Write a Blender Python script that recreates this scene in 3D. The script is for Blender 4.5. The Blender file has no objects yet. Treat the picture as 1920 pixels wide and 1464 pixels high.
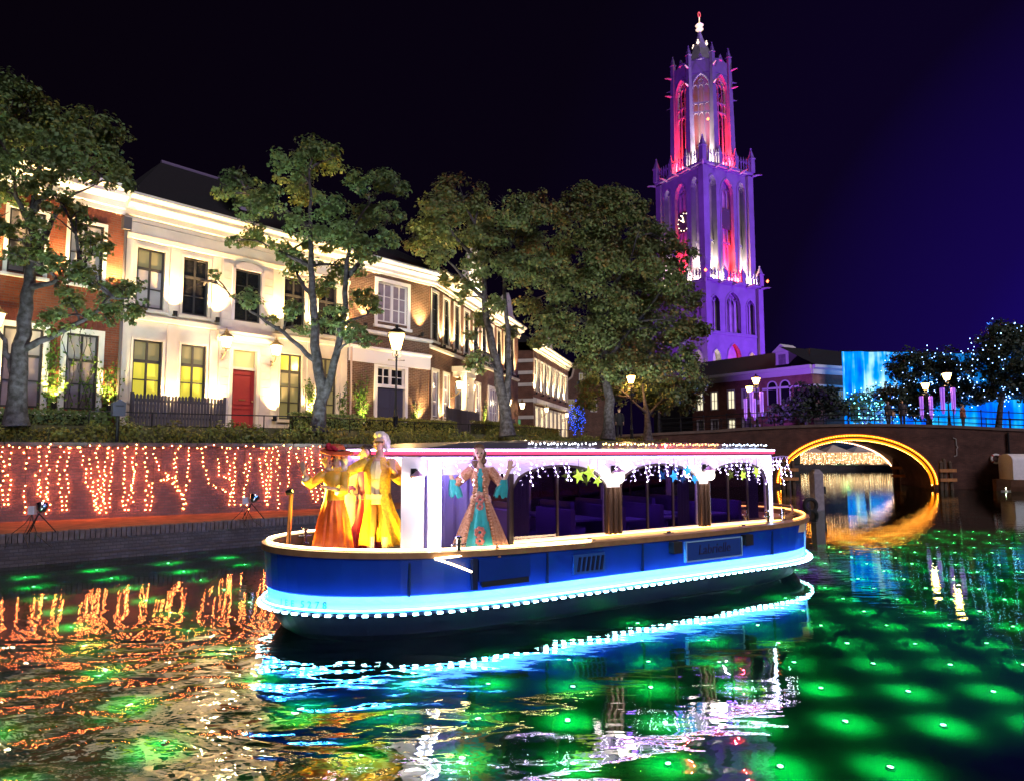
import bpy, bmesh, math, random
import numpy as np
from mathutils import Vector, Matrix

sc = bpy.context.scene
C = sc.collection
PI = math.pi
RAD = math.radians
rnd = random.Random(11)

# ------------------------------------------------------------------ camera
cam_d = bpy.data.cameras.new('camera')
cam_d.sensor_width = 36.0
cam_d.lens = 24.19
cam_d.clip_start = 0.1
cam_d.clip_end = 3000
cam = bpy.data.objects.new('camera', cam_d)
C.objects.link(cam)
cam.location = (0, 0, 2.5)
cam.rotation_euler = (RAD(95.0), 0, 0)
sc.camera = cam

# ------------------------------------------------------------------ night sky
world = bpy.data.worlds.new('World')
sc.world = world
world.use_nodes = True
wn, wl = world.node_tree.nodes, world.node_tree.links
wn.clear()
w_out = wn.new('ShaderNodeOutputWorld')
w_bg = wn.new('ShaderNodeBackground')
w_sky = wn.new('ShaderNodeTexSky')
w_sky.sky_type = 'NISHITA'
w_sky.sun_disc = False
w_sky.sun_elevation = RAD(-8)
w_sky.sun_rotation = RAD(145)
w_geo = wn.new('ShaderNodeTexCoord')
w_dot = wn.new('ShaderNodeVectorMath'); w_dot.operation = 'DOT_PRODUCT'
w_dot.inputs[1].default_value = Vector((0.80, 0.66, 0.02)).normalized()
w_ramp = wn.new('ShaderNodeValToRGB')
cr = w_ramp.color_ramp
cr.elements[0].position = 0.0; cr.elements[0].color = (0.0016, 0.0007, 0.0025, 1)
cr.elements[1].position = 1.0; cr.elements[1].color = (0.007, 0.0022, 0.15, 1)
e = cr.elements.new(0.62); e.color = (0.0018, 0.0007, 0.004, 1)
e = cr.elements.new(0.86); e.color = (0.0026, 0.0008, 0.011, 1)
e = cr.elements.new(0.95); e.color = (0.0055, 0.0015, 0.055, 1)
w_mul = wn.new('ShaderNodeVectorMath'); w_mul.operation = 'SCALE'
w_mul.inputs['Scale'].default_value = 0.05
w_add = wn.new('ShaderNodeVectorMath'); w_add.operation = 'ADD'
wl.new(w_geo.outputs['Generated'], w_dot.inputs[0])
wl.new(w_dot.outputs['Value'], w_ramp.inputs['Fac'])
wl.new(w_sky.outputs['Color'], w_mul.inputs[0])
wl.new(w_mul.outputs['Vector'], w_add.inputs[0])
wl.new(w_ramp.outputs['Color'], w_add.inputs[1])
wl.new(w_add.outputs['Vector'], w_bg.inputs['Color'])
wl.new(w_bg.outputs['Background'], w_out.inputs['Surface'])

# soft fill sun from behind the camera, added to lift trees and walls
fill_sun_d = bpy.data.lights.new('fill_sun', 'SUN')
fill_sun_d.energy = 1.45
fill_sun_d.angle = RAD(25)
fill_sun_d.color = (0.95, 0.86, 1.0)
fill_sun = bpy.data.objects.new('fill_sun', fill_sun_d)
C.objects.link(fill_sun)
fill_sun.rotation_euler = Vector((-0.45, 0.72, -0.50)).to_track_quat('-Z', 'Y').to_euler()

vs = sc.view_settings
vs.view_transform = 'Standard'
vs.look = 'None'
vs.exposure = 0.35
vs.gamma = 1.0
vs.use_curve_mapping = False
cy = sc.cycles
cy.use_denoising = True
try:
    cy.denoiser = 'OPENIMAGEDENOISE'
    cy.denoising_input_passes = 'RGB_ALBEDO_NORMAL'
except Exception:
    pass
cy.max_bounces = 6
cy.diffuse_bounces = 2
cy.glossy_bounces = 3
cy.transmission_bounces = 4
cy.transparent_max_bounces = 12
cy.caustics_reflective = False
cy.caustics_refractive = False
cy.sample_clamp_indirect = 40
cy.sample_clamp_direct = 0
cy.use_light_tree = True
cy.use_adaptive_sampling = True
cy.adaptive_threshold = 0.02

# ------------------------------------------------------------------ materials
MATS = {}
def mat(name, col, rough=0.7, metal=0.0, spec=0.4, emit=None, strength=0.0,
        var=0.0, vscale=6.0, col2=None, bump=0.0, bscale=40.0, coat=0.0, trans=0.0):
    if name in MATS:
        return MATS[name]
    m = bpy.data.materials.new(name)
    m.use_nodes = True
    n, l = m.node_tree.nodes, m.node_tree.links
    b = n['Principled BSDF']
    b.inputs['Roughness'].default_value = rough
    b.inputs['Metallic'].default_value = metal
    b.inputs['Specular IOR Level'].default_value = spec
    b.inputs['Coat Weight'].default_value = coat
    b.inputs['Transmission Weight'].default_value = trans
    b.inputs['Base Color'].default_value = (*col, 1)
    tc = n.new('ShaderNodeTexCoord')
    if var > 0 or col2:
        nz = n.new('ShaderNodeTexNoise'); nz.inputs['Scale'].default_value = vscale
        nz.inputs['Detail'].default_value = 6
        l.new(tc.outputs['Object'], nz.inputs['Vector'])
        rp = n.new('ShaderNodeValToRGB')
        c2 = col2 if col2 else tuple(c * (1 - var) for c in col)
        rp.color_ramp.elements[0].position = 0.35; rp.color_ramp.elements[0].color = (*c2, 1)
        rp.color_ramp.elements[1].position = 0.65; rp.color_ramp.elements[1].color = (*col, 1)
        l.new(nz.outputs['Fac'], rp.inputs['Fac'])
        l.new(rp.outputs['Color'], b.inputs['Base Color'])
    if bump > 0:
        bz = n.new('ShaderNodeTexNoise'); bz.inputs['Scale'].default_value = bscale
        bz.inputs['Detail'].default_value = 5
        l.new(tc.outputs['Object'], bz.inputs['Vector'])
        bp = n.new('ShaderNodeBump'); bp.inputs['Strength'].default_value = bump
        bp.inputs['Distance'].default_value = 0.02
        l.new(bz.outputs['Fac'], bp.inputs['Height'])
        l.new(bp.outputs['Normal'], b.inputs['Normal'])
    if emit:
        b.inputs['Emission Color'].default_value = (*emit, 1)
        b.inputs['Emission Strength'].default_value = strength
    MATS[name] = m
    return m

def glow(name, col, strength, sample=True):
    if name in MATS:
        return MATS[name]
    m = bpy.data.materials.new(name)
    m.use_nodes = True
    n, l = m.node_tree.nodes, m.node_tree.links
    n.clear()
    o = n.new('ShaderNodeOutputMaterial'); e = n.new('ShaderNodeEmission')
    e.inputs['Color'].default_value = (*col, 1); e.inputs['Strength'].default_value = strength
    l.new(e.outputs[0], o.inputs['Surface'])
    if not sample:
        m.cycles.emission_sampling = 'NONE'
    MATS[name] = m
    return m

def brick_mat(name, c1, c2, mortar, scale=1.0, rough=0.85, bump=0.6, wear=0.35):
    """coursed brick, 0.22 x 0.07 m, laid on (x+y, z) of the object"""
    if name in MATS:
        return MATS[name]
    m = bpy.data.materials.new(name)
    m.use_nodes = True
    n, l = m.node_tree.nodes, m.node_tree.links
    b = n['Principled BSDF']
    b.inputs['Roughness'].default_value = rough
    b.inputs['Specular IOR Level'].default_value = 0.25
    tc = n.new('ShaderNodeTexCoord')
    sp = n.new('ShaderNodeSeparateXYZ'); l.new(tc.outputs['Object'], sp.inputs[0])
    ad = n.new('ShaderNodeMath'); ad.operation = 'ADD'
    l.new(sp.outputs['X'], ad.inputs[0]); l.new(sp.outputs['Y'], ad.inputs[1])
    cb = n.new('ShaderNodeCombineXYZ')
    l.new(ad.outputs[0], cb.inputs['X']); l.new(sp.outputs['Z'], cb.inputs['Y'])
    br = n.new('ShaderNodeTexBrick')
    br.inputs['Scale'].default_value = scale
    br.inputs['Brick Width'].default_value = 0.23
    br.inputs['Row Height'].default_value = 0.075
    br.inputs['Mortar Size'].default_value = 0.008
    br.inputs['Mortar Smooth'].default_value = 0.2
    br.inputs['Color1'].default_value = (*c1, 1)
    br.inputs['Color2'].default_value = (*c2, 1)
    br.inputs['Mortar'].default_value = (*mortar, 1)
    l.new(cb.outputs[0], br.inputs['Vector'])
    nz = n.new('ShaderNodeTexNoise'); nz.inputs['Scale'].default_value = 1.3
    nz.inputs['Detail'].default_value = 8
    l.new(tc.outputs['Object'], nz.inputs['Vector'])
    mp = n.new('ShaderNodeMapRange')
    mp.inputs['From Min'].default_value = 0.3; mp.inputs['From Max'].default_value = 0.7
    mp.inputs['To Min'].default_value = 1 - wear; mp.inputs['To Max'].default_value = 1.05
    l.new(nz.outputs['Fac'], mp.inputs['Value'])
    mx = n.new('ShaderNodeVectorMath'); mx.operation = 'SCALE'
    l.new(br.outputs['Color'], mx.inputs[0]); l.new(mp.outputs[0], mx.inputs['Scale'])
    l.new(mx.outputs['Vector'], b.inputs['Base Color'])
    n2 = n.new('ShaderNodeTexNoise'); n2.inputs['Scale'].default_value = 22
    n2.inputs['Detail'].default_value = 4
    l.new(tc.outputs['Object'], n2.inputs['Vector'])
    sb = n.new('ShaderNodeMath'); sb.operation = 'MULTIPLY_ADD'
    sb.inputs[1].default_value = -1.0
    l.new(br.outputs['Fac'], sb.inputs[0]); l.new(n2.outputs['Fac'], sb.inputs[2])
    bp = n.new('ShaderNodeBump'); bp.inputs['Strength'].default_value = bump
    bp.inputs['Distance'].default_value = 0.03
    l.new(sb.outputs[0], bp.inputs['Height']); l.new(bp.outputs['Normal'], b.inputs['Normal'])
    MATS[name] = m
    return m

def leaf_mat(name, cols, trans=0.25):
    """leaf colours, one drawn for each leaf and drifting through the crown"""
    if name in MATS:
        return MATS[name]
    m = bpy.data.materials.new(name)
    m.use_nodes = True
    n, l = m.node_tree.nodes, m.node_tree.links
    n.clear()
    o = n.new('ShaderNodeOutputMaterial')
    g = n.new('ShaderNodeNewGeometry')
    tc = n.new('ShaderNodeTexCoord')
    nz = n.new('ShaderNodeTexNoise'); nz.inputs['Scale'].default_value = 0.55
    nz.inputs['Detail'].default_value = 2
    l.new(tc.outputs['Object'], nz.inputs['Vector'])
    a = n.new('ShaderNodeMath'); a.operation = 'MULTIPLY'; a.inputs[1].default_value = 0.45
    l.new(g.outputs['Random Per Island'], a.inputs[0])
    b = n.new('ShaderNodeMath'); b.operation = 'MULTIPLY_ADD'; b.inputs[1].default_value = 1.1
    l.new(nz.outputs['Fac'], b.inputs[0]); l.new(a.outputs[0], b.inputs[2])
    s = n.new('ShaderNodeMath'); s.operation = 'SUBTRACT'; s.inputs[1].default_value = 0.28
    l.new(b.outputs[0], s.inputs[0])
    rp = n.new('ShaderNodeValToRGB')
    els = rp.color_ramp.elements
    for i, (p, c) in enumerate(cols):
        if i < 2:
            els[i].position = p; els[i].color = (*c, 1)
        else:
            q = els.new(p); q.color = (*c, 1)
    l.new(s.outputs[0], rp.inputs['Fac'])
    d = n.new('ShaderNodeBsdfPrincipled'); d.inputs['Roughness'].default_value = 0.5
    d.inputs['Specular IOR Level'].default_value = 0.3
    t = n.new('ShaderNodeBsdfTranslucent')
    mx = n.new('ShaderNodeMixShader'); mx.inputs[0].default_value = trans
    l.new(rp.outputs['Color'], d.inputs['Base Color']); l.new(rp.outputs['Color'], t.inputs['Color'])
    l.new(d.outputs[0], mx.inputs[1]); l.new(t.outputs[0], mx.inputs[2])
    l.new(mx.outputs[0], o.inputs['Surface'])
    MATS[name] = m
    return m

# ------------------------------------------------------------------ mesh builder
class MB:
    def __init__(s):
        s.v = []; s.f = []; s.m = []
    def add(s, vs, fs, mi=0):
        o = len(s.v)
        s.v.extend([tuple(p) for p in vs])
        for f in fs:
            s.f.append(tuple(i + o for i in f)); s.m.append(mi)
        return s
    def quad(s, a, b, c, d, mi=0):
        return s.add([a, b, c, d], [(0, 1, 2, 3)], mi)
    def box(s, x0, x1, y0, y1, z0, z1, mi=0):
        return s.add([(x0, y0, z0), (x1, y0, z0), (x1, y1, z0), (x0, y1, z0),
                      (x0, y0, z1), (x1, y0, z1), (x1, y1, z1), (x0, y1, z1)],
                     [(0, 3, 2, 1), (4, 5, 6, 7), (0, 1, 5, 4), (1, 2, 6, 5), (2, 3, 7, 6), (3, 0, 4, 7)], mi)
    def frustum(s, c, a, b, z0, z1, mi=0):
        """square frustum: half-width a at z0, b at z1"""
        x, y = c
        return s.add([(x - a, y - a, z0), (x + a, y - a, z0), (x + a, y + a, z0), (x - a, y + a, z0),
                      (x - b, y - b, z1), (x + b, y - b, z1), (x + b, y + b, z1), (x - b, y + b, z1)],
                     [(0, 3, 2, 1), (4, 5, 6, 7), (0, 1, 5, 4), (1, 2, 6, 5), (2, 3, 7, 6), (3, 0, 4, 7)], mi)
    def tube(s, pts, rad, n=8, mi=0, cap=True):
        pts = [Vector(p) for p in pts]
        if not hasattr(rad, '__len__'):
            rad = [rad] * len(pts)
        o = len(s.v)
        up = None
        for i, p in enumerate(pts):
            t = (pts[min(i + 1, len(pts) - 1)] - pts[max(i - 1, 0)])
            t = t.normalized() if t.length > 1e-9 else Vector((0, 0, 1))
            if up is None:
                up = t.orthogonal().normalized()
            up = (up - t * up.dot(t))
            up = up.normalized() if up.length > 1e-6 else t.orthogonal().normalized()
            w = t.cross(up)
            for k in range(n):
                a = 2 * PI * k / n
                s.v.append(tuple(p + (up * math.cos(a) + w * math.sin(a)) * rad[i]))
        for i in range(len(pts) - 1):
            for k in range(n):
                k2 = (k + 1) % n
                s.f.append((o + i * n + k, o + i * n + k2, o + (i + 1) * n + k2, o + (i + 1) * n + k)); s.m.append(mi)
        if cap:
            s.f.append(tuple(o + k for k in reversed(range(n)))); s.m.append(mi)
            e = o + (len(pts) - 1) * n
            s.f.append(tuple(e + k for k in range(n))); s.m.append(mi)
        return s
    def lathe(s, prof, n=16, c=(0, 0, 0), mi=0, sx=1.0, sy=1.0, wob=None, cap=True):
        """prof: (r, z) pairs; wob(angle, i) scales the radius"""
        o = len(s.v)
        for i, (r, z) in enumerate(prof):
            for k in range(n):
                a = 2 * PI * k / n
                q = r * (wob(a, i) if wob else 1.0)
                s.v.append((c[0] + q * math.cos(a) * sx, c[1] + q * math.sin(a) * sy, c[2] + z))
        for i in range(len(prof) - 1):
            for k in range(n):
                k2 = (k + 1) % n
                s.f.append((o + i * n + k, o + i * n + k2, o + (i + 1) * n + k2, o + (i + 1) * n + k)); s.m.append(mi)
        if cap:
            s.f.append(tuple(o + k for k in reversed(range(n)))); s.m.append(mi)
            e = o + (len(prof) - 1) * n
            s.f.append(tuple(e + k for k in range(n))); s.m.append(mi)
        return s
    def ball(s, c, r, n=8, m=5, sc=(1, 1, 1), mi=0):
        prof = [(math.sin(PI * i / m) * r, -math.cos(PI * i / m) * r) for i in range(m + 1)]
        o = len(s.v)
        prof[0] = (r * 0.02, prof[0][1]); prof[-1] = (r * 0.02, prof[-1][1])
        for (q, z) in prof:
            for k in range(n):
                a = 2 * PI * k / n
                s.v.append((c[0] + q * math.cos(a) * sc[0], c[1] + q * math.sin(a) * sc[1], c[2] + z * sc[2]))
        for i in range(m):
            for k in range(n):
                k2 = (k + 1) % n
                s.f.append((o + i * n + k, o + i * n + k2, o + (i + 1) * n + k2, o + (i + 1) * n + k)); s.m.append(mi)
        return s
    def octa(s, c, r, mi=0):
        x, y, z = c
        return s.add([(x + r, y, z), (x - r, y, z), (x, y + r, z), (x, y - r, z), (x, y, z + r), (x, y, z - r)],
                     [(0, 2, 4), (2, 1, 4), (1, 3, 4), (3, 0, 4), (2, 0, 5), (1, 2, 5), (3, 1, 5), (0, 3, 5)], mi)
    def run(s, prof, x0, x1, mi=0):
        """closed (y, z) profile extruded along x"""
        n = len(prof)
        vs = [(x0, y, z) for y, z in prof] + [(x1, y, z) for y, z in prof]
        fs = [(i, (i + 1) % n, n + (i + 1) % n, n + i) for i in range(n)]
        fs += [tuple(reversed(range(n))), tuple(range(n, 2 * n))]
        return s.add(vs, fs, mi)
    def prism(s, poly, y0, y1, mi=0):
        """closed (x, z) outline extruded along y"""
        n = len(poly)
        vs = [(x, y0, z) for x, z in poly] + [(x, y1, z) for x, z in poly]
        fs = [(i, (i + 1) % n, n + (i + 1) % n, n + i) for i in range(n)]
        fs += [tuple(reversed(range(n))), tuple(range(n, 2 * n))]
        return s.add(vs, fs, mi)
    def slab(s, poly, z0, z1, mi=0):
        n = len(poly)
        vs = [(x, y, z0) for x, y in poly] + [(x, y, z1) for x, y in poly]
        fs = [(i, (i + 1) % n, n + (i + 1) % n, n + i) for i in range(n)]
        fs += [tuple(reversed(range(n))), tuple(range(n, 2 * n))]
        return s.add(vs, fs, mi)
    def xf(s, M, start=0):
        s.v[start:] = [tuple(M @ Vector(p)) for p in s.v[start:]]
        return s
    def mesh(s, name, mats, smooth=False, normals=True):
        me = bpy.data.meshes.new(name)
        me.from_pydata(s.v, [], s.f)
        for m in (mats if isinstance(mats, (list, tuple)) else [mats]):
            me.materials.append(m)
        if any(s.m):
            me.polygons.foreach_set('material_index', s.m)
        if normals:
            bm = bmesh.new(); bm.from_mesh(me)
            bmesh.ops.recalc_face_normals(bm, faces=bm.faces)
            bm.to_mesh(me); bm.free()
        if smooth:
            me.polygons.foreach_set('use_smooth', [True] * len(me.polygons))
            try:
                me.set_sharp_from_angle(angle=RAD(40))
            except Exception:
                pass
        me.update()
        return me
    def build(s, name, mats, parent=None, smooth=False, loc=None, rz=0.0, normals=True):
        return place(name, s.mesh(name, mats, smooth, normals), parent, loc, rz)

def place(name, me, parent=None, loc=None, rz=0.0, rot=None):
    o = bpy.data.objects.new(name, me)
    C.objects.link(o)
    if parent is not None:
        o.parent = parent
    if loc is not None:
        o.location = loc
    if rot is not None:
        o.rotation_euler = rot
    elif rz:
        o.rotation_euler = (0, 0, rz)
    return o

def tag(o, label, cat, group=None):
    o['label'] = label; o['category'] = cat
    if group:
        o['group'] = group
    return o

def thing(name, label, cat, loc=(0, 0, 0), rz=0.0, group=None):
    return tag(place(name, None, None, loc, rz), label, cat, group)

def struct(o):
    o['kind'] = 'structure'
    return o

def lamp(name, kind, loc, power, col, parent=None, target=None, cone=60, blend=0.6, size=0.05):
    d = bpy.data.lights.new(name, kind)
    d.energy = power; d.color = col; d.shadow_soft_size = size
    if kind == 'SPOT':
        d.spot_size = RAD(cone); d.spot_blend = blend
    o = bpy.data.objects.new(name, d)
    C.objects.link(o)
    if parent is not None:
        o.parent = parent
    o.location = loc
    if target is not None:
        o.rotation_euler = (Vector(target) - Vector(loc)).to_track_quat('-Z', 'Y').to_euler()
    return o

def text_mesh(body, size, depth, material, name, parent, loc, rot, align='CENTER', shear=0.0):
    cu = bpy.data.curves.new(name, 'FONT')
    cu.body = body; cu.size = size; cu.extrude = depth; cu.align_x = align; cu.shear = shear
    cu.resolution_u = 2
    t = bpy.data.objects.new(name, cu)
    C.objects.link(t)
    dg = bpy.context.evaluated_depsgraph_get()
    me = bpy.data.meshes.new_from_object(t.evaluated_get(dg))
    bpy.data.objects.remove(t)
    me.materials.clear(); me.materials.append(material)
    return place(name, me, parent, loc, rot=rot)

def arch_pts(u0, u1, vs, rise, n=10, pointed=True):
    """points of an arch from (u0, vs) over the apex to (u1, vs)"""
    c = (u0 + u1) / 2; h = (u1 - u0) / 2
    out = []
    for i in range(2 * n + 1):
        t = -1 + i / n
        if pointed:
            a = abs(t)
            y = math.sqrt(max(0.0, 4 - (1 + a) ** 2)) / math.sqrt(3)
        else:
            y = math.sqrt(max(0.0, 1 - t * t))
        out.append((c + h * t, vs + rise * y))
    return out

def arch_bay(mb, u0, u1, v0, v1, a0, a1, va, vs, rise, y=0.0, depth=0.6, n=6, pointed=True,
             mi=0, mi_in=0, mi_back=0, back=True):
    """wall panel u0..u1, v0..v1 at y with an arched recess a0..a1 that starts at va and springs at vs"""
    P = arch_pts(a0, a1, vs, rise, n, pointed)
    if a0 > u0: mb.quad((u0, y, v0), (a0, y, v0), (a0, y, v1), (u0, y, v1), mi)
    if u1 > a1: mb.quad((a1, y, v0), (u1, y, v0), (u1, y, v1), (a1, y, v1), mi)
    if va > v0: mb.quad((a0, y, v0), (a1, y, v0), (a1, y, va), (a0, y, va), mi)
    for (p, q) in zip(P[:-1], P[1:]):
        mb.quad((p[0], y, p[1]), (q[0], y, q[1]), (q[0], y, v1), (p[0], y, v1), mi)
        mb.quad((p[0], y, p[1]), (q[0], y, q[1]), (q[0], y + depth, q[1]), (p[0], y + depth, p[1]), mi_in)
        if back:
            mb.quad((p[0], y + depth, va), (q[0], y + depth, va), (q[0], y + depth, q[1]), (p[0], y + depth, p[1]), mi_back)
    mb.quad((a0, y, va), (a0, y + depth, va), (a0, y + depth, vs), (a0, y, vs), mi_in)
    mb.quad((a1, y, va), (a1, y + depth, va), (a1, y + depth, vs), (a1, y, vs), mi_in)
    mb.quad((a0, y, va), (a1, y, va), (a1, y + depth, va), (a0, y + depth, va), mi_in)
    return P

def arch_ring(mb, P, va, w, y0, y1, mi=0):
    """moulding that follows jambs and arch P, width w outwards"""
    pts = [(P[0][0], va)] + P + [(P[-1][0], va)]
    cx = (P[0][0] + P[-1][0]) / 2
    n = len(pts)
    out = []
    for i, (u, v) in enumerate(pts):
        a = pts[max(i - 1, 0)]; b = pts[min(i + 1, n - 1)]
        t = Vector((b[0] - a[0], b[1] - a[1])).normalized()
        out.append((u - t.y * w, v + t.x * w))
    for i in range(n - 1):
        a, b, c, d = pts[i], pts[i + 1], out[i + 1], out[i]
        vs_ = [(p[0], y, p[1]) for y in (y0, y1) for p in (a, b, c, d)]
        mb.add(vs_, [(0, 1, 2, 3), (7, 6, 5, 4), (0, 4, 5, 1), (1, 5, 6, 2), (2, 6, 7, 3), (3, 7, 4, 0)], mi)

# leaves: n quads as one mesh, quickly
def leaves(name, P, N, size, material, parent, jitter=0.35, seed=1):
    g = np.random.default_rng(seed)
    P = np.asarray(P, float); n = len(P)
    N = np.asarray(N, float)
    N = N + g.normal(0, 0.55, N.shape)
    N /= np.linalg.norm(N, axis=1)[:, None] + 1e-9
    T = g.normal(0, 1, N.shape)
    T -= N * (T * N).sum(1)[:, None]
    T /= np.linalg.norm(T, axis=1)[:, None] + 1e-9
    B = np.cross(N, T)
    s = (size * g.uniform(1 - jitter, 1 + jitter, n))[:, None]
    V = np.empty((n, 4, 3))
    V[:, 0] = P - T * s * 0.6
    V[:, 1] = P + B * s * 0.42 + N * s * 0.12
    V[:, 2] = P + T * s * 0.6
    V[:, 3] = P - B * s * 0.42 + N * s * 0.12
    me = bpy.data.meshes.new(name)
    me.vertices.add(4 * n)
    me.vertices.foreach_set('co', V.reshape(-1))
    me.loops.add(4 * n)
    me.loops.foreach_set('vertex_index', np.arange(4 * n, dtype=np.int32))
    me.polygons.add(n)
    me.polygons.foreach_set('loop_start', np.arange(0, 4 * n, 4, dtype=np.int32))
    me.materials.append(material)
    me.update(calc_edges=True)
    return place(name, me, parent)

def clump_leaves(clumps, density, seed, flat=0.8):
    """leaf positions and facings for clumps (x, y, z, r): each clump a ragged cluster of tufts"""
    g = np.random.default_rng(seed)
    PP, NN = [], []
    for (x, y, z, r) in clumps:
        k = max(5, int(9 + r * 12))
        d = g.normal(0, 1, (k, 3)); d /= np.linalg.norm(d, axis=1)[:, None]
        tc_ = d * (r * g.uniform(0.35, 0.95, (k, 1))) * np.array([1, 1, flat])
        for c in tc_:
            m = max(6, int(density * r * r / k * g.uniform(0.5, 1.5)))
            q = g.normal(0, 1, (m, 3)); q /= np.linalg.norm(q, axis=1)[:, None]
            rr = r * g.uniform(0.30, 0.55)
            p = q * rr * (g.uniform(0, 1, (m, 1)) ** 0.5) * np.array([1, 1, 0.62])
            PP.append(p + c + np.array([x, y, z]))
            NN.append(q * 0.8 + np.array([0, 0, 0.7]) + c / (r + 1e-6) * 0.5)
    return np.concatenate(PP), np.concatenate(NN)
# ================================================================== setting: water, bed, quays, street
def water_material():
    m = bpy.data.materials.new('canal_water')
    m.use_nodes = True
    n, l = m.node_tree.nodes, m.node_tree.links
    n.clear()
    o = n.new('ShaderNodeOutputMaterial')
    gl = n.new('ShaderNodeBsdfGlass')
    gl.inputs['IOR'].default_value = 1.34
    gl.inputs['Roughness'].default_value = 0.012
    gl.inputs['Color'].default_value = (0.80, 1.0, 0.90, 1)
    tc = n.new('ShaderNodeTexCoord')
    def noise(rot, sx, sy, scale, detail, dist=0.0):
        mp = n.new('ShaderNodeMapping')
        mp.inputs['Rotation'].default_value = (0, 0, RAD(rot))
        mp.inputs['Scale'].default_value = (sx, sy, 1)
        l.new(tc.outputs['Object'], mp.inputs['Vector'])
        z = n.new('ShaderNodeTexNoise')
        z.inputs['Scale'].default_value = scale
        z.inputs['Detail'].default_value = detail
        z.inputs['Distortion'].default_value = dist
        l.new(mp.outputs[0], z.inputs['Vector'])
        return z.outputs['Fac']
    def mul(a, b):
        k = n.new('ShaderNodeMath'); k.operation = 'MULTIPLY'
        for i, q in enumerate((a, b)):
            if isinstance(q, (int, float)): k.inputs[i].default_value = q
            else: l.new(q, k.inputs[i])
        return k.outputs[0]
    def add(a, b):
        k = n.new('ShaderNodeMath'); k.operation = 'ADD'
        l.new(a, k.inputs[0]); l.new(b, k.inputs[1])
        return k.outputs[0]
    def zone(cx, cy, r0, r1):
        """1 inside r0 of (cx, cy), 0 beyond r1"""
        d = n.new('ShaderNodeVectorMath'); d.operation = 'DISTANCE'
        d.inputs[1].default_value = (cx, cy, 0)
        l.new(tc.outputs['Object'], d.inputs[0])
        r = n.new('ShaderNodeMapRange'); r.interpolation_type = 'SMOOTHSTEP'
        r.inputs['From Min'].default_value = r0; r.inputs['From Max'].default_value = r1
        r.inputs['To Min'].default_value = 1; r.inputs['To Max'].default_value = 0
        l.new(d.outputs['Value'], r.inputs['Value'])
        return r.outputs[0]
    calm = add(mul(noise(8, 0.8, 2.6, 1.6, 2), 0.0040), mul(noise(-12, 1.0, 2.2, 5.0, 2), 0.0008))
    wake = add(mul(noise(28, 0.9, 1.7, 1.05, 1, 0.7), 0.075), mul(noise(-30, 1, 1.6, 4.2, 2, 0.4), 0.008))
    side = add(mul(noise(33, 0.8, 1.5, 1.3, 1, 0.4), 0.012), mul(noise(20, 1, 2.4, 3.6, 1), 0.0012))
    bow = zone(-5.2, 5.2, 3.2, 6.6)
    hull = zone(0.2, 7.6, 1.5, 5.2)
    h = add(calm, add(mul(wake, bow), mul(side, hull)))
    bp = n.new('ShaderNodeBump')
    bp.inputs['Strength'].default_value = 1.0
    bp.inputs['Distance'].default_value = 1.0
    l.new(h, bp.inputs['Height'])
    l.new(bp.outputs['Normal'], gl.inputs['Normal'])
    gs = n.new('ShaderNodeBsdfGlossy'); gs.inputs['Roughness'].default_value = 0.01
    l.new(bp.outputs['Normal'], gs.inputs['Normal'])
    mx = n.new('ShaderNodeMixShader'); mx.inputs[0].default_value = 0.21
    l.new(gl.outputs[0], mx.inputs[1]); l.new(gs.outputs[0], mx.inputs[2])
    l.new(mx.outputs[0], o.inputs['Surface'])
    return m

b = MB(); b.quad((-60, -8, 0), (140, -8, 0), (140, 140, 0), (-60, 140, 0))
struct(b.build('water', water_material()))

bed_m = mat('canal_bed', (0.035, 0.10, 0.06), 0.95, spec=0.05, var=0.35, vscale=1.4, bump=0.06, bscale=9)
b = MB(); b.quad((-60, -8, -1.0), (140, -8, -1.0), (140, 140, -1.0), (-60, 140, -1.0))
struct(b.build('canal_bed', bed_m))

EDGE = [(-30.0, -0.5), (-10.9, 15.0), (-4.0, 20.6), (3.0, 29.0), (12.6, 46.6)]
WALL = [(-32.0, 6.2), (-12.96, 17.63), (-6.0, 21.8), (1.0, 31.0), (12.0, 49.0)]
PROM_Z, STREET_Z = 0.70, 3.25

def ribbon(mb, A, B, za, zb, mi=0):
    for i in range(len(A) - 1):
        mb.quad((*A[i], za), (*A[i + 1], za), (*B[i + 1], zb), (*B[i], zb), mi)

def offset_line(P, d):
    out = []
    for i in range(len(P)):
        a = Vector(P[max(i - 1, 0)]); c = Vector(P[min(i + 1, len(P) - 1)])
        t = (c - a).normalized()
        out.append((P[i][0] - t.y * d, P[i][1] + t.x * d))
    return out

def along(P, step, start=0.0):
    """points every step metres along a polyline: (x, y, heading)"""
    out = []; s = start
    for a, c in zip(P[:-1], P[1:]):
        v = Vector(c) - Vector(a); L = v.length
        while s < L:
            p = Vector(a) + v * (s / L)
            out.append((p.x, p.y, math.atan2(v.y, v.x)))
            s += step
        s -= L
    return out

pave_m = brick_mat('red_paving', (0.17, 0.062, 0.038), (0.12, 0.048, 0.032), (0.07, 0.05, 0.04), scale=0.8, bump=0.3)
b = MB(); ribbon(b, offset_line(EDGE, 0.3), WALL, PROM_Z, PROM_Z)
struct(b.build('promenade', mat('red_asphalt', (0.30, 0.10, 0.05), 0.9, var=0.45, vscale=3.0, bump=0.3, bscale=60)))

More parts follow.
